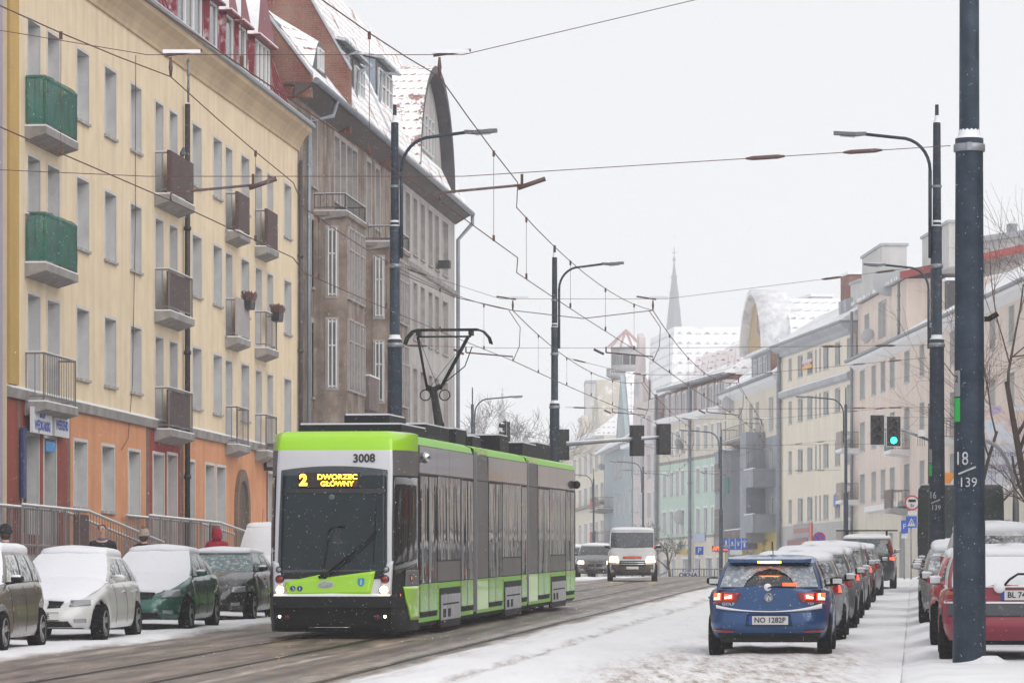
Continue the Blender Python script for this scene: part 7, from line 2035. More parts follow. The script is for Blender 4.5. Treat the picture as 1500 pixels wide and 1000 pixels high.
# ---------------------------------------------------------------- overhead line
M_ins = mat("insulator_arm", (.10, .055, .05), .5, dust=.25)
rowsY = [4.0, 49.0, 94.0, 139.5, 185.0, 228.0]
def bend(Yv): return 0 if Yv < 150 else -(Yv - 150) ** 2 * .0008
TR = {'near': -6.42, 'far': -9.85}
HM = {4.0: 7.7, 49.0: 7.6, 94.0: 7.25, 139.5: 7.3, 185.0: 7.3, 228.0: 7.3}
def tp(tr, Yv, h_): return Vector((TR[tr] + (.35 if Yv < 60 else 0) + SL * Yv + bend(Yv), Yv, g(Yv) + h_))
for tr, lab in (('near', 'carrier wire with droppers and contact wire over the snow-covered track'), ('far', 'carrier wire with droppers and contact wire over the tram')):
    o = thing('overhead_line', lab, 'wire', tp(tr, 49, 0), 0, None)
    org = o.location.copy()
    for i in range(len(rowsY) - 1):
        Y0, Y1 = rowsY[i], rowsY[i + 1]; n = 14
        sagm = 1.05
        def mh(u): 
            a = HM[Y0] * (1 - u) + HM[Y1] * u; return a - sagm * 4 * u * (1 - u) * .55
        m = MB(); m.tube([tp(tr, Y0 + (Y1 - Y0) * k / n, mh(k / n)) - org for k in range(n + 1)], .008 if i < 2 else .011, 5); m.build('carrier_wire', M_wire, o)
        m = MB(); m.tube([tp(tr, Y0 + (Y1 - Y0) * k / n, 6.02 - .05 * math.sin(math.pi * k / n)) - org for k in range(n + 1)], .008 if i < 2 else .011, 5); m.build('contact_wire', M_wire, o)
        for u in (.14, .32, .5, .68, .86):
            Yd = Y0 + (Y1 - Y0) * u
            a, c = tp(tr, Yd, mh(u)) - org, tp(tr, Yd, 6.0) - org
            m = MB(); m.tube([a, c], .0035, 4); m.box(a.x - .018, a.x + .018, a.y - .018, a.y + .018, a.z - .07, a.z + .015); m.box(c.x - .018, c.x + .018, c.y - .018, c.y + .018, c.z - .015, c.z + .07); m.build('dropper', M_wire, o)
        if i >= 1:
            Yd = Y1; a, c = tp(tr, Yd, HM[Y1]) - org, tp(tr, Yd, 6.0) - org
            m = MB(); m.tube([a + Vector((-.1, 0, 0)), a.lerp(c, .33) + Vector((.18, 0, 0)), a.lerp(c, .7) + Vector((.16, 0, 0)), c], .010, 5); m.build('feeder_jumper', M_wire, o)
def polexy(side, Yv):
    t_ = .6 if side > 0 else -12.85
    if Yv == 49.0 and side < 0: t_ = -18.8
    return Vector((t_ + SL * Yv + bend(Yv), Yv, g(Yv)))
for Yv in rowsY[1:]:
    Lp, Rp = polexy(-1, Yv), polexy(1, Yv)
    hs_ = {49.0: (9.35, 6.72), 94.0: (8.35, 6.4)}.get(Yv, (8.2, 6.4))
    o = thing('cross_span', {49.0: 'nearest pair of cross wires from the big pole to the yellow house', 94.0: 'cross wires between the pole behind the tram and the second dark pole', 139.5: 'cross wires at the pole by the tram tail', 185.0: 'cross wires over the crossing before the beige house', 228.0: 'farthest cross wires in front of the mint house'}[Yv], 'wire', (Lp + Rp) / 2, 0, None)
    org = o.location.copy()
    for nm_, hp, hm in (('upper_span', hs_[0], {k: HM[Yv] + .28 for k in TR}), ('lower_span', hs_[1], {k: 6.33 for k in TR})):
        pts = [Lp + Vector((.15, 0, hp)), tp('far', Yv, hm['far']) + Vector((-.3, 0, 0)), tp('far', Yv, hm['far']) + Vector((.45, 0, 0)), tp('near', Yv, hm['near']) + Vector((-.45, 0, 0)), tp('near', Yv, hm['near']) + Vector((.3, 0, 0)), Rp + Vector((-.15, 0, hp))]
        m = MB(); m.tube([p - org for p in pts], .0055 if Yv < 100 else .008, 5); m.build(nm_, M_wire, o)
        for a, c, u in ((pts[-2], pts[-1], .82), (pts[-2], pts[-1], .62), (pts[0], pts[1], .2)):
            p = a.lerp(c, u) - org; d = (c - a).normalized(); m = MB(); m.tube([p - d * .25, p - d * .16, p + d * .16, p + d * .25], [.012, .028, .028, .012], 6); m.build('strain_insulator', M_ins, o)
    for tr in TR:
        sg = 1 if Yv < 90 else -1
        a = tp(tr, Yv, HM[Yv]) - org
        m = MB(); m.tube([a, a + Vector((0, 0, .12)), a + Vector((0, 0, .25))], [.014, .028, .014], 6); m.tube([a + Vector((-.08 * sg, 0, .27)), a + Vector((.40 * sg, 0, .34))], .020, 6); m.box(a.x - .1, a.x + .38, a.y - .02, a.y + .02, a.z + .30, a.z + .345, 1); m.build('wire_hanger', [M_ins, M_snowc], o)
        c = tp(tr, Yv, 6.02) - org
        m = MB(); e = c + Vector((1.05 * sg if Yv < 90 else -1.15, 0, .20)); m.tube([c, c + Vector((0, 0, .10)), e], .017, 6); m.tube([e + Vector((-.05, 0, -.04)), e + Vector((.30 * sg, 0, .08))], .03, 6); m.tube([e, e + Vector((0, 0, .14))], .02, 5); m.build('steady_arm', M_ins, o)
o = thing('feeder_cable', 'dark cable sagging from the pole behind the tram to the carrier wires', 'wire', RD(-12.7, 94, 8.2), 0, None)
m = MB(); a = Vector((0, 0, 0)); c = tp('far', 94, 7.25) - o.location; e = tp('near', 94, 7.25) - o.location
m.tube([a, a.lerp(c, .5) + Vector((0, 0, -.15)), c, c.lerp(e, .5) + Vector((0, 0, -.20)), e], .011, 5); m.build('cable', M_wire, o)

# ---------------------------------------------------------------- traffic signals
M_sig = mat("signal_housing", (.018, .019, .022), .55, dust=.10)
M_sigl = mat("signal_lens_off", (.035, .02, .02), .3)
M_sgreen = mat("green_light_on", (.1, .9, .6), .3, emit=(.02, 1.0, .55), es=6)
def signal(name, label, loc, face, lit=None, board=True, h_=1.12, grp='traffic signal heads'):
    """face: +1 lens towards the camera, -1 seen from behind"""
    o = thing(name, label, 'traffic light', loc, 0 if face > 0 else math.pi, grp)
    b = MB(); b.box(-.16, .16, -.02, .16, -h_ / 2 + .05, h_ / 2 - .05); hs__ = b.build('housing', M_sig, o)
    b = MB(); b.box(-.27, .27, -.024, -.012, -h_ / 2, h_ / 2); bb_ = b.build('backing_board', M_sig, o)
    if face > 0:
        b = MB()
        for x0, x1, z0, z1 in ((-.27, .27, h_ / 2 - .02, h_ / 2), (-.27, .27, -h_ / 2, -h_ / 2 + .02), (-.27, -.25, -h_ / 2 + .02, h_ / 2 - .02), (.25, .27, -h_ / 2 + .02, h_ / 2 - .02)): b.box(x0, x1, -.030, -.0245, z0, z1)
        b.build('white_border', M_white, o)
    for k in range(3):
        z = .33 - k * .33
        Mx = Matrix.Translation((0, -.03, z)) @ Matrix.Rotation(math.pi / 2, 4, 'X')
        b = MB(); b.lathe([(0, .01), (.07, .008), (.115, 0)], 18, 0, Mx); b.build('lens', M_sgreen if lit == k else M_sigl, hs__)
        b = MB(); n = 12
        rows = [[Vector((.125 * math.cos(math.pi * (i / n * 1.3 - .15)), -.03 - d_, z + .125 * math.sin(math.pi * (i / n * 1.3 - .15)))) for i in range(n + 1)] for d_ in (0, .20)]
        b.grid(rows); b.build('visor', M_sig, hs__)
        b = MB(); rows = [[Vector((.13 * math.cos(math.pi * (.2 + .6 * i / 8)), -.03 - d_, z + .135 * math.sin(math.pi * (.2 + .6 * i / 8)) + .012)) for i in range(9)] for d_ in (0.02, .19)]; b.grid(rows); b.build('visor_snow', M_snowc, hs__)
    return o
Ys_ = 139.5
signal('traffic_light', 'unlit signal head with white border, left of the green one', PP(1285, 629.5, Ys_), 1)
signal('traffic_light', 'signal head with white border showing a bright green light', PP(1309, 631.5, Ys_), 1, lit=2)
o = thing('signal_boom', 'horizontal boom behind the second dark pole holding the lit signal', 'signal arm', PP(1366, 638, Ys_), 0)
zc = PP(1366, 638, Ys_)
m = MB(); m.tube([(0, .1, -.2), PP(1325, 630, Ys_) - zc + Vector((0, .12, 0)), PP(1276, 628, Ys_) - zc + Vector((0, .12, 0))], .05, 8); m.build('boom', M_galv, o)
m = MB(); p = PP(1349, 634, Ys_) - zc; m.box(p.x - .12, p.x + .14, -.1, .1, p.z - .12, p.z + .12); m.build('junction_box', M_white, o)
m = MB()
for k in range(4): m.tube([(p.x - .12 + .08 * k, -.05, p.z - .12), (p.x - .12 + .08 * k, -.05, p.z - .48)], .008, 4)
m.build('hanging_strip', M_dmetal, o)
signal('traffic_light', 'back of a signal head in the middle of the long boom', PP(933, 645, Ys_), -1)
signal('traffic_light', 'back of a signal head at the free end of the long boom', PP(972, 643, Ys_), -1)
signal('traffic_light', 'back of a signal head right beside the boom pole', PP(823, 651, Ys_), -1)
o = thing('signal_boom', 'long snowy boom crossing the street from the pole by the tram tail', 'signal arm', PP(812, 652, Ys_), 0)
zc = o.location.copy()
m = MB(); m.tube([PP(744, 655, Ys_) - zc, Vector((0, 0, 0)), PP(900, 645, Ys_) - zc, PP(978, 640, Ys_) - zc], [.10, .085, .06, .05], 10); m.tube([PP(744, 652.8, Ys_) - zc + Vector((0, -.0, .03)), Vector((0, 0, .07)), PP(978, 639, Ys_) - zc + Vector((0, 0, .02))], .045, 6, 1); m.build('boom', [M_galv, M_snowc], o)
o = thing('signal_boom', 'short boom behind the tram roof carrying a signal seen edge-on', 'signal arm', PP(700, 642, 158), 0)
zc = o.location.copy(); m = MB(); m.tube([PP(696, 643, 158) - zc, PP(730, 638, 158) - zc, PP(766, 631, 158) - zc], [.07, .06, .05], 8); m.build('boom', M_galv, o)
m = MB(); m.tube([(-.15, 0, .1), (-.15, 0, -6)], .08, 8); m.build('post', M_galv, o)
sg_ = signal('traffic_light', 'signal head seen edge-on above the tram roof', PP(740, 636, 156), 1); sg_.rotation_euler = (0, 0, -1.25)

# ---------------------------------------------------------------- road signs
M_sw = mat("sign_white", (.62, .63, .65), .5, dust=.08); M_sr = mat("sign_red", (.50, .02, .03), .5); M_sy = mat("sign_amber", (.75, .28, .02), .5)
def post_sign(px, py, Yd, name, label, plates, words=(), post=True, foot=None):
    o = thing(name, label, 'road sign', PP(px, py, Yd), 0, 'road signs by the crossing' )
    k = Yd / F
    if post:
        m = MB(); m.tube([(0, .05, .2 * k), (0, .05, (g(Yd) - PZ(py, Yd)))], .035, 6); m.build('post', M_galv, o)
    for i, (shape, x, y, w_, h_, mm) in enumerate(plates):
        m = MB(); x *= k; y *= -k; w_ *= k; h_ *= k; d = -.006 * i
        if shape == 'r': m.box(x - w_ / 2, x + w_ / 2, d - .01, d + .01 if i == 0 else d - .0045, y - h_ / 2, y + h_ / 2)
        elif shape == 'c': m.lathe([(0, -.01), (w_ / 2, -.01), (w_ / 2, .01)], 26, 0, Matrix.Translation((x, d, y)) @ Matrix.Rotation(math.pi / 2, 4, 'X') @ Matrix.Scale(-1, 4, (0, 0, 1)), sm=False)
        elif shape == 't': m.prism([(x - w_ / 2, d - .01, y - h_ / 2), (x + w_ / 2, d - .01, y - h_ / 2), (x, d - .01, y + h_ / 2)], (0, .008, 0))
        elif shape == 'b':
            m.tube([(x - w_ / 2, d - .012, y - h_ / 2), (x + w_ / 2, d - .012, y + h_ / 2)], .7 * k, 4)
        m.build('sign_plate', mm, o)
    for s_, x, y, sz, mm in words:
        text(s_, sz * k, 'lettering', mm, o, frameM((x * k, -.05, -y * k), (1, 0, 0), (0, 0, 1)), bold=.002)
    return o
post_sign(1200, 788, 150, 'no_stopping_sign', 'round blue no stopping sign with red rim above the queue', [('c', 0, 0, 19, 19, M_sr), ('c', 0, 0, 15, 15, M_bblu), ('b', 0, 0, 10, 10, M_sr), ('b', 0, 0, -10, 10, M_sr)])
post_sign(1024.5, 806, 190, 'parking_sign', 'blue P parking sign in front of the mint house', [('r', 0, 0, 12, 12, M_bblu), ('r', 2, 10, 7, 5, M_sw)], [('P', 0, 0, 11, M_sw)])
post_sign(1325, 771, 158, 'parking_sign', 'blue P parking sign on the post left of the crossing sign', [('r', 0, 0, 10, 19, M_bblu), ('r', 0, 14, 9, 7, M_sw)], [('P', 0, 0, 11, M_sw)])
post_sign(1335, 764, 156, 'crossing_sign', 'blue pedestrian crossing sign under the round weight limit sign', [('r', 0, 0, 16, 17, M_bblu), ('t', 0, 0, 12, 12, M_sw), ('c', 1, -28, 22, 22, M_sr), ('c', 1, -28, 17.5, 17.5, M_sw), ('r', 1, -13, 13, 6, M_sw), ('r', 1, -31, 11, 4, M_black)], [('5t', 1, -24, 7, M_ink), ('Λ', 0, 1, 8, M_ink)])
post_sign(1392, 703, 148, 'give_way_board', 'amber board with a white-edged triangle behind the nearest pole', [('r', 0, 0, 26, 22, M_sy), ('t', 5, 3, 22, 18, M_sr), ('t', 5, 1.5, 15, 12, M_sw)])
o = thing('lane_direction_sign', 'wide blue board with four white lane arrows beside a lamp post', 'road sign', PP(1077, 796, 200), 0)
k = 200 / F
m = MB(); m.box(-18 * k, 18 * k, -.02, .02, -8 * k, 8 * k); m.build('sign_board', M_bblu, o)
m = MB(); m.tube([(-10 * k, .05, 8 * k), (-10 * k, .05, -50 * k)], .05, 6); m.build('post', M_galv, o)
m = MB(); m.box(-8 * k, 10 * k, -.02, .02, -16 * k, -9 * k); m.build('sub_plate', M_sw, o)
for x, up, sc in ((-13.5, -1, 1), (-4.5, -1, .6), (4.5, 1, .6), (13.5, 1, 1)):
    m = MB(); m.box(x * k - .04, x * k + .04, -.045, -.025, -5 * k * sc, 5 * k * sc); m.prism([(x * k - .13, -.045, up * 2.5 * k * sc), (x * k + .13, -.045, up * 2.5 * k * sc), (x * k, -.045, up * 6.5 * k * sc)], (0, .02, 0)); m.build('arrow', M_sw, o)
for x in (-9, 0, 9):
    m = MB(); m.box(x * k - .015, x * k + .015, -.03, -.022, -7.5 * k, 7.5 * k); m.build('divider', M_sw, o)
o = thing('led_sign', 'glowing red LED sign over a shop beside the slim lamp post', 'sign', PP(1055, 803, 262), 0)
k = 262 / F
m = MB(); m.box(-12 * k, 12 * k, 0, .2, -4 * k, 4 * k); m.build('sign_box', M_black, o)
text('APTEKA', 6.5 * k, 'lettering', M_glow_r, o, frameM((0, -.01, 0), (1, 0, 0), (0, 0, 1)), sx=.9, bold=.03)
# railing with the OKNA banner
o = thing('railing', 'grey street railing along the pavement by the mint house', 'railing', PP(1030, 845, 198), 0)
k = 198 / F; m = MB()
for a, c, y0, y1 in ((-45, 55, -12, -12), (-45, 55, -1, -1)):
    m.tube([(a * k, 0, -y0 * k), (c * k, 0, -y1 * k)], .03, 5)
for q in range(27): m.tube([((-45 + q * 3.85) * k, 0, 12 * k), ((-45 + q * 3.85) * k, 0, -3 * k)], .012 if q % 4 else .035, 4)
m.tube([(-68 * k, 0, -1 * k), (-45 * k, 0, 12 * k)], .03, 5); m.tube([(-74 * k, 0, 0), (-50 * k, 0, 9 * k)], .03, 5)
m.build('rails', mat("grey_steel_rail", (.22, .23, .25), .5, dust=.2), o)
o = thing('banner', 'white banner reading OKNA hung on the street railing', 'banner', PP(1008, 842, 197.7), 0)
m = MB(); m.box(-13 * k, 13 * k, -.01, .01, -4.5 * k, 4.5 * k); m.build('cloth', M_sw, o)
text('OKNA', 8.5 * k, 'lettering', mat("navy_letters", (.05, .06, .16), .6), o, frameM((0, -.015, 0), (1, 0, 0), (0, 0, 1)), sx=1.1, bold=.012)
# traffic camera mast
o = thing('camera_mast', 'curved grey mast with white security cameras beside the billboard', 'mast', (PX(1488, 118), 118, g(118) + .1), 0)
m = MB(); H0 = PZ(742, 118) - g(118)
pts = [(0, 0, 0), (0, 0, H0)] + [(-1.05 * (1 - math.cos(a)), 0, H0 + 1.95 * math.sin(a)) for a in [math.pi / 2 * q / 8 for q in range(1, 9)]] + [(-1.9, 0, H0 + 2.0)]
m.tube(pts, [.11, .10] + [.06] * 9, 10); m.build('mast', mat("weathered_steel", (.25, .25, .27), .5, metal=.3, dust=.15), o)
for z, x in ((PZ(714, 118) - g(118), -.28), ):
    m = MB(); m.box(x - .32, x + .02, -.07, .07, z - .04, z + .07); m.tube([(x - .05, 0, z - .03), (x + .05, 0, z - .16), (0, 0, z - .16)], .018, 5); m.build('camera', M_white, o)
m = MB(); z = PZ(722, 118) - g(118); m.lathe([(0, -.12), (.08, -.09), (.11, 0), (.09, .06), (0, .08)], 14, 0, Matrix.Translation((-.22, 0, z))); m.tube([(-.22, 0, z + .06), (0, 0, z + .1)], .02, 5); m.build('dome_camera', M_white, o)
# billboard
o = thing('billboard', 'large pale billboard with purple and orange blots and the words Chimera derm', 'billboard', (PX(1497, 150), 150, PZ(652, 150)), 0)
k = 150 / F
m = MB(); m.box(-58 * k, 58 * k, 0, .12, -58 * k, 58 * k); m.build('panel', mat("billboard_pale", (.58, .60, .68), .5, var=.15, vs_=1.5), o)
def art(name, cols_, x0, x1, z0, z1):
    m_, t, b = nt(name); tc = t.nodes.new("ShaderNodeTexVoronoi"); tc.inputs['Scale'].default_value = 1.3
    co_ = t.nodes.new("ShaderNodeTexCoord"); t.links.new(co_.outputs['Object'], tc.inputs['Vector'])
    r = t.nodes.new("ShaderNodeValToRGB"); t.links.new(nz(t, .9, 3), r.inputs[0]); r.color_ramp.interpolation = 'CONSTANT'
    r.color_ramp.elements[0].color = rgb(cols_[0]); r.color_ramp.elements[0].position = 0
    for i, c in enumerate(cols_[1:]):
        e = r.color_ramp.elements.new(.36 + .09 * i); e.color = rgb(c)
    t.links.new(r.outputs[0], b.inputs['Base Color']); b.inputs['Roughness'].default_value = .5
    m = MB(); m.box(x0, x1, -.01, -.002, z0, z1); m.build('picture', m_, o)
art('billboard_picture', [(.42, .60, .72), (.62, .64, .72), (.64, .52, .46), (.45, .36, .55), (.66, .68, .74), (.60, .64, .45)], -57 * k, 57 * k, 2 * k, 57 * k)
text('Chimera derm', 15 * k, 'lettering', mat("billboard_navy", (.16, .14, .26), .6), o, frameM((-50 * k, -.012, -12 * k), (1, 0, 0), (0, 0, 1)), align='LEFT', sx=.95)
text('TEL. 89 535 02 4', 7.5 * k, 'lettering', mat("billboard_grey", (.22, .22, .30), .6), o, frameM((-50 * k, -.012, -31 * k), (1, 0, 0), (0, 0, 1)), align='LEFT', bold=.008)
text('Olsztyn, Kościuszki', 5 * k, 'lettering', mat("billboard_grey2", (.26, .26, .34), .6), o, frameM((-50 * k, -.012, -39 * k), (1, 0, 0), (0, 0, 1)), align='LEFT')
m = MB()
for x in (-45 * k, 45 * k): m.tube([(x, .2, -58 * k), (x, .2, g(150) - PZ(652, 150))], .09, 8)
m.build('post', M_galv, o)

# ---------------------------------------------------------------- bare trees
M_bark = mat("bare_bark", (.085, .06, .05), .9, var=.4, vs_=6, dust=.08)
M_twig = mat("twigs", (.13, .075, .06), .9, dust=.1)
def tree(name, label, base, h_, spread, seed, mt, lean=Vector((0, 0, 0)), levels=5, r0=.16, start=.25, kk=1.0):
    rnd = random.Random(seed)
    o = thing(name, label, 'tree', base, 0)
    tr, cr_ = MB(), MB()
    def branch(p, d, L_, r, lev):
        pts = [p]; rs = [r]; q = p.copy(); dd = d.copy()
        n = 5 if lev < 3 else 4
        for i in range(n):
            dd = (dd + Vector((rnd.uniform(-1, 1), rnd.uniform(-1, 1), rnd.uniform(-.35, .6))) * .17).normalized()
            q = q + dd * L_ / n; pts.append(q.copy()); rs.append(r * (1 - .55 * (i + 1) / n))
        (tr if lev < 2 else cr_).tube(pts, rs, 7 if lev < 2 else (4 if lev < 4 else 3), cap=False)
        if lev >= levels: return
        nb = 4 if lev < 3 else 5
        for i in range(nb):
            u = rnd.uniform(start if lev == 0 else .2, 1.0); k_ = min(n - 1, int(u * n)); a = pts[k_].lerp(pts[k_ + 1], u * n - k_)
            ang_ = rnd.uniform(.45, 1.05); az = rnd.uniform(0, 6.28)
            up = dd.orthogonal().normalized(); ax = Matrix.Rotation(az, 3, dd) @ up
            nd = (Matrix.Rotation(ang_, 3, ax) @ dd + Vector((0, 0, .18))).normalized()
            branch(a, nd, L_ * rnd.uniform(.52, .78), max(.006 * kk, rs[k_] * .55), lev + 1)
    branch(Vector((0, 0, 0)), (Vector((0, 0, 1)) + lean).normalized(), h_ * .45, r0, 0)
    tr.build('trunk', M_bark, o); cr_.build('crown', mt, o)
    return o
tree('bare_tree', 'bare brown tree reaching over the billboard at the picture edge', (PX(1530, 92), 92, g(92)), 12.5, 4, 5, M_twig, Vector((-.26, 0, 0)), 4, .13)
tree('bare_tree', 'second bare tree behind the nearest pole before the pink house', (PX(1432, 132), 132, g(132)), 12.5, 4, 9, M_twig, Vector((-.10, 0, 0)), 4, .11)
tree('bare_tree', 'distant bare tree in the haze behind the signal pole', (PX(768, 330), 330, g(330)), 21, 5, 3, mat("far_twigs", (.16, .13, .12), .9), Vector((0, 0, 0)), 5, .3, kk=3.5)
tree('young_conifer', 'small dark snowy shrub by the stairs beside the van', (PX(981, 205), 205, g(205)), 3.6, 2, 4, mat("shrub_twigs", (.09, .11, .09), .9, dust=.6), Vector((0, 0, 0)), 4, .08, start=.02, kk=4)
# ================================================================ people on the pavement
M_skin = mat("skin", (.60, .36, .28), .5, var=.15, vs_=20)
def skinned(name, verts, edges, radii, m, parent, root=0, sub=2):
    me = bpy.data.meshes.new(name); me.from_pydata(verts, edges, [])
    o = bpy.data.objects.new(name, me); COL.objects.link(o)
    sk = o.modifiers.new('skin', 'SKIN'); ss = o.modifiers.new('sub', 'SUBSURF'); ss.levels = sub; ss.render_levels = sub
    sk.use_smooth_shade = True
    for i, r in enumerate(radii):
        rr = r if isinstance(r, tuple) else (r, r)
        me.skin_vertices[0].data[i].radius = rr
    me.skin_vertices[0].data[root].use_root = True
    dg = bpy.context.evaluated_depsgraph_get(); ev = o.evaluated_get(dg)
    new = bpy.data.meshes.new_from_object(ev); new.materials.clear(); new.materials.append(m)
    bpy.data.objects.remove(o)
    c = link(name, new, parent); return c
def ball(parent, name, c, r, m, sq=(1, 1, 1), n=16):
    b = MB(); prof = [(max(.0001, r * math.sin(math.pi * k / n)), -r * math.cos(math.pi * k / n)) for k in range(n + 1)]
    b.lathe(prof, 20, 0, Matrix.Translation(c) @ Matrix.Diagonal((sq[0], sq[1], sq[2], 1)))
    return b.build(name, m, parent)
def person(label, px, Yd, yaw, coat, trouser, hair, hood=False, hat=None, pom=False, hgt=1.78, stride=.16, bag=None, scarf=None):
    o = thing('person', label, 'person', (PX(px, Yd), Yd, g(Yd) + .13), yaw, 'passers-by behind the parked cars')
    s_ = hgt / 1.78
    V = []; E = []; R_ = []
    def add(p, r, par=None):
        V.append(tuple(c * s_ for c in p)); R_.append(tuple(q * s_ for q in r) if isinstance(r, tuple) else r * s_); i = len(V) - 1
        if par is not None: E.append((par, i))
        return i
    # continuous body, facing -y (towards the camera) when yaw = 0
    pel = add((0, 0, .95), (.15, .11)); ch = add((0, 0, 1.22), (.16, .12), pel); sh = add((0, .01, 1.42), (.14, .10), ch); nk = add((0, 0, 1.50), .058, sh); nk2 = add((0, -.01, 1.56), .055, nk)
    hd = add((0, -.015, 1.64), (.075, .090), nk2); hd2 = add((0, -.01, 1.71), (.078, .092), hd); add((0, 0, 1.755), (.05, .06), hd2)
    for sx in (-1, 1):
        hp = add((sx * .095, 0, .90), .09, pel); kn = add((sx * .10, -stride * sx * .5 - .03, .50), .062, hp); an = add((sx * .10, stride * sx * .9 * -1 + (.05), .09), .042, kn); add((sx * .11, -stride * sx * .9 - .10, .045), .038, an)
        s0 = add((sx * .19, .01, 1.40), .065, sh); el = add((sx * .245, .03 + .05 * sx, 1.12), .048, s0); wr = add((sx * .235, -.06 + .05 * sx, .88), .034, el); pm_ = add((sx * .23, -.08 + .05 * sx, .82), (.036, .022), wr)
        for f in range(4):
            k1 = add((sx * (.212 + .014 * f), -.095 + .05 * sx, .775 - .004 * f), .0095, pm_); add((sx * (.208 + .013 * f), -.085 + .05 * sx, .735 - .006 * (f % 3)), .008, k1)
        th = add((sx * .205, -.105 + .05 * sx, .80), .010, pm_); add((sx * .195, -.12 + .05 * sx, .765), .009, th)
    skinned('body', V, E, R_, M_skin, o, 0, 2)
    # coat, trousers: shells that follow the body
    V, E, R_ = [], [], []
    a = add((0, 0, .86), (.185, .145)); c = add((0, 0, 1.1), (.185, .145), a); d = add((0, .0, 1.30), (.20, .145), c); e = add((0, .01, 1.42), (.165, .12), d); add((0, .0, 1.50), (.085, .08), e)
    for sx in (-1, 1):
        s0 = add((sx * .185, .01, 1.40), .085, e); el = add((sx * .25, .03 + .05 * sx, 1.12), .066, s0); add((sx * .238, -.055 + .05 * sx, .90), .052, el)
    skinned('coat', V, E, R_, coat, o, 0, 2)
    V, E, R_ = [], [], []
    a = add((0, 0, .93), (.15, .125))
    for sx in (-1, 1):
        hp = add((sx * .095, 0, .86), .105, a); kn = add((sx * .10, -stride * sx * .5 - .03, .50), .078, hp); add((sx * .10, -stride * sx * .9 + .05, .12), .062, kn)
    skinned('trousers', V, E, R_, trouser, o, 0, 1)
    for sx in (-1, 1):
        b = MB(); b.tube([tuple(q * s_ for q in p) for p in ((sx * .105, -stride * sx * .9 + .09, .05), (sx * .105, -stride * sx * .9, .06), (sx * .11, -stride * sx * .9 - .15, .035))], [.05 * s_, .055 * s_, .04 * s_], 10); b.build('shoe', M_black, o)
    H_ = Vector((0, -.012, 1.66)) * s_
    if not hood:
        # face: nose, eyes, mouth, ears
        b = MB(); b.tube([H_ + Vector((0, -.095, .025)), H_ + Vector((0, -.118, -.018)), H_ + Vector((0, -.098, -.028))], [.008, .014, .01], 7); b.build('nose', M_skin, o)
        for sx in (-1, 1):
            ball(o, 'eye', H_ + Vector((sx * .032, -.083, .02)), .010, M_ink, (1.3, 1, .7), 8); ball(o, 'ear', H_ + Vector((sx * .084, .0, .0)), .025, M_skin, (.4, .8, 1.1), 8)
            b = MB(); b.tube([H_ + Vector((sx * .018, -.092, .040)), H_ + Vector((sx * .048, -.082, .041))], .004, 5); b.build('eyebrow', hair or M_ink, o)
        b = MB(); b.tube([H_ + Vector((-.024, -.088, -.055)), H_ + Vector((0, -.094, -.053)), H_ + Vector((.024, -.088, -.055))], .006, 6); b.build('mouth', mat("lips", (.33, .12, .10), .5), o)
    if hood:
        V, E, R_ = [], [], []
        a = add((0, .03, 1.47), (.14, .12)); c = add((0, .02, 1.60), (.135, .13), a); d = add((0, .025, 1.70), (.125, .125), c); add((0, .04, 1.80), (.06, .06), d)
        skinned('hood', V, E, R_, coat, o, 0, 2)
    elif hat:
        b = MB(); b.lathe([(.108 * s_, -.015), (.114 * s_, .03), (.105 * s_, .075), (.075 * s_, .115), (.03 * s_, .135), (.0, .138)], 20, 0, Matrix.Translation(H_ + Vector((0, .005, .01)))); b.lathe([(.104 * s_, -.02), (.118 * s_, -.015), (.118 * s_, .02), (.108 * s_, .025)], 20, 0, Matrix.Translation(H_ + Vector((0, .005, .0)))); b.build('hat', hat, o)
        if pom: ball(o, 'pompom', H_ + Vector((.0, .03, .17)), .045, mat("fur_pompom", (.30, .20, .13), .9, var=.5, vs_=40, bmp=1, bs=80))
        if hair: ball(o, 'hair', H_ + Vector((0, .03, -.03)), .10, hair, (.95, .8, 1.1))
    else:
        b = MB(); rows = []
        for j in range(9):
            th_ = j / 8 * 1.75; r = []
            for i in range(25):
                gp2 = max(0, 1.35 * (th_ - .75) / 1.0) if th_ > .75 else 0; gp2 = min(1.45, gp2 + (.5 if th_ > .75 else 0)); a = -math.pi / 2 + gp2 + (2 * math.pi - 2 * gp2) * i / 24
                r.append(H_ + Vector((.090 * math.sin(th_) * math.cos(a), .004 + .103 * math.sin(th_) * math.sin(a), .012 + .108 * math.cos(th_))))
            rows.append(r)
        b.grid(rows); b.build('hair', hair, o)
    if scarf:
        b = MB(); b.tube([Vector((.075 * math.cos(a), .0 + .075 * math.sin(a), 1.50)) * s_ for a in [k * math.pi / 6 for k in range(13)]], .026, 8); b.build('scarf', scarf, o)
    if bag:
        b = MB(); b.tube([(.13, -.13, 1.42), (.20, .0, 1.46), (.12, .17, 1.25), (.0, .17, 1.05)], .012, 5); b.build('bag_strap', M_black, o)
    return o
M_cblk = mat("black_coat", (.015, .016, .02), .8, dust=.12); M_jean = mat("dark_trousers", (.02, .024, .035), .8); M_cred = mat("red_coat", (.36, .008, .028), .7, var=.3, vs_=5, dust=.10)
M_hair = mat("brown_hair", (.06, .035, .02), .7); M_khat = mat("cream_knit", (.48, .38, .31), .9, var=.3, vs_=40, bmp=1, bs=50, dust=.1)
person('person in black coat and black hat at the picture edge, seen from behind', 8, 65.4, math.pi, M_cblk, M_jean, M_hair, hat=M_cblk, hgt=1.80)
person('man in dark jacket with short brown hair, facing us before the orange wall', 150, 73.3, -.1, M_cblk, M_jean, M_hair, hgt=1.84, scarf=mat("blue_scarf", (.10, .14, .22), .8))
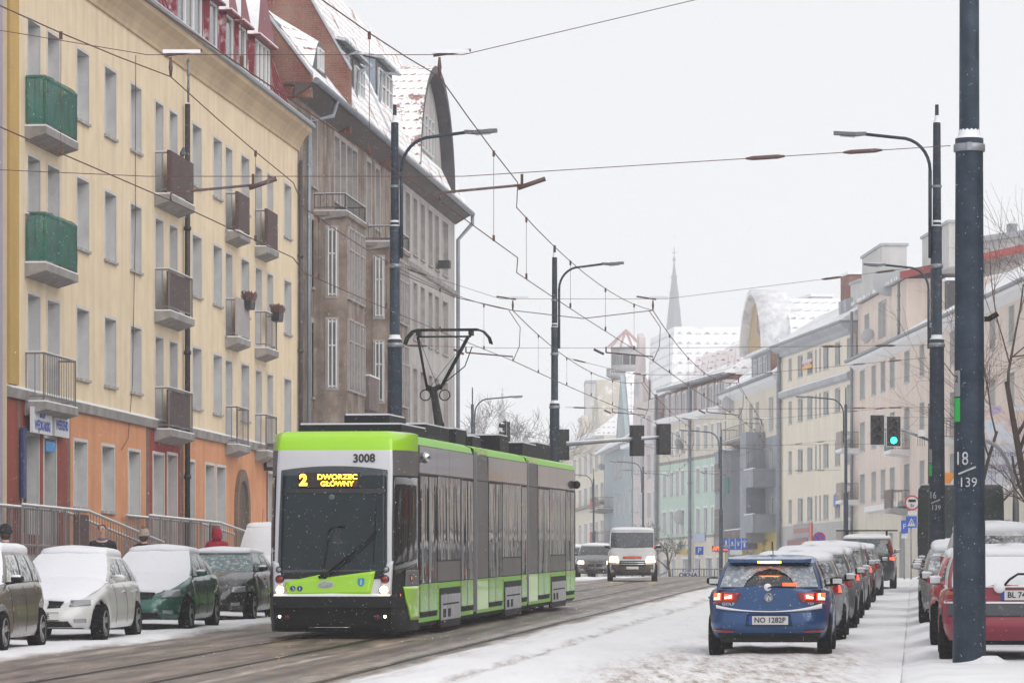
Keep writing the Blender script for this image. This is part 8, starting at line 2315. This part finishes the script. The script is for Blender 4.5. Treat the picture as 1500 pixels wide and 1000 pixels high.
person('person in cream knitted hat with fur pompom and dark coat, seen from behind', 211, 77.2, 2.6, M_cblk, M_jean, M_hair, hat=M_khat, pom=True, hgt=1.74)
person('person in hooded red coat with a shoulder strap, walking away', 318, 85.3, 3.0, M_cred, M_jean, M_hair, hood=True, bag=True, hgt=1.80)
# tram driver, dimly seen behind the windscreen
dp = T.matrix_basis @ Vector((.10, -1.15, 0))
dv = person('tram driver in dark jacket sitting behind the tram windscreen', 750, 65, 0, M_cblk, M_jean, M_hair, hgt=1.74, stride=0, scarf=mat("white_collar", (.45, .47, .5), .8))
dv.location = (dp.x, dp.y, g(65) + .22); dv.rotation_euler = (0, 0, -TH); del dv['group']

M_flake = mat('snowflake', (.85, .86, .90), .8)
M_flake.node_tree.nodes['Principled BSDF'].inputs['Alpha'].default_value = .7
# ================================================================ haze and falling snow
hz = MB(); hz.box(-700, 700, -60, 1900, -2.0, 190)
ho = hz.build('haze', None if False else nt("haze_air")[0])
tag(ho, kind='stuff')
hm = ho.data.materials[0]; hm.node_tree.nodes.clear()
pv = hm.node_tree.nodes.new("ShaderNodeVolumePrincipled"); ov = hm.node_tree.nodes.new("ShaderNodeOutputMaterial")
pv.inputs['Color'].default_value = (.98, .985, 1.0, 1); pv.inputs['Density'].default_value = HAZE_D; pv.inputs['Anisotropy'].default_value = .35
hm.node_tree.links.new(pv.outputs[0], ov.inputs['Volume'])
rnd = random.Random(4)
fv, ff = [], []
def flake(p, r, st):
    i = len(fv)
    fv.extend([(p[0] - r, p[1], p[2]), (p[0] + r, p[1], p[2]), (p[0], p[1] - r, p[2]), (p[0], p[1] + r, p[2]), (p[0] - st * .25, p[1], p[2] - r * 1.7), (p[0] + st * .25, p[1], p[2] + r * 1.7)])
    for a, b_ in ((0, 2), (2, 1), (1, 3), (3, 0)):
        ff.append((i + a, i + b_, i + 5)); ff.append((i + b_, i + a, i + 4))
for k in range(100000):
    u = rnd.random(); Yf = (30 ** 3 + (115 ** 3 - 30 ** 3) * u) ** (1 / 3)
    px, py = rnd.uniform(-150, 1650), rnd.uniform(-80, 1000)
    z = PZ(py, Yf)
    if z < g(Yf) + .02: continue
    r = rnd.uniform(.0016, .0038)
    flake((PX(px, Yf), Yf, z), r, r)
me = bpy.data.meshes.new('falling_snow'); me.from_pydata(fv, [], ff); me.materials.append(M_flake); 
fs_ = link('falling_snow', me); tag(fs_, kind='stuff')
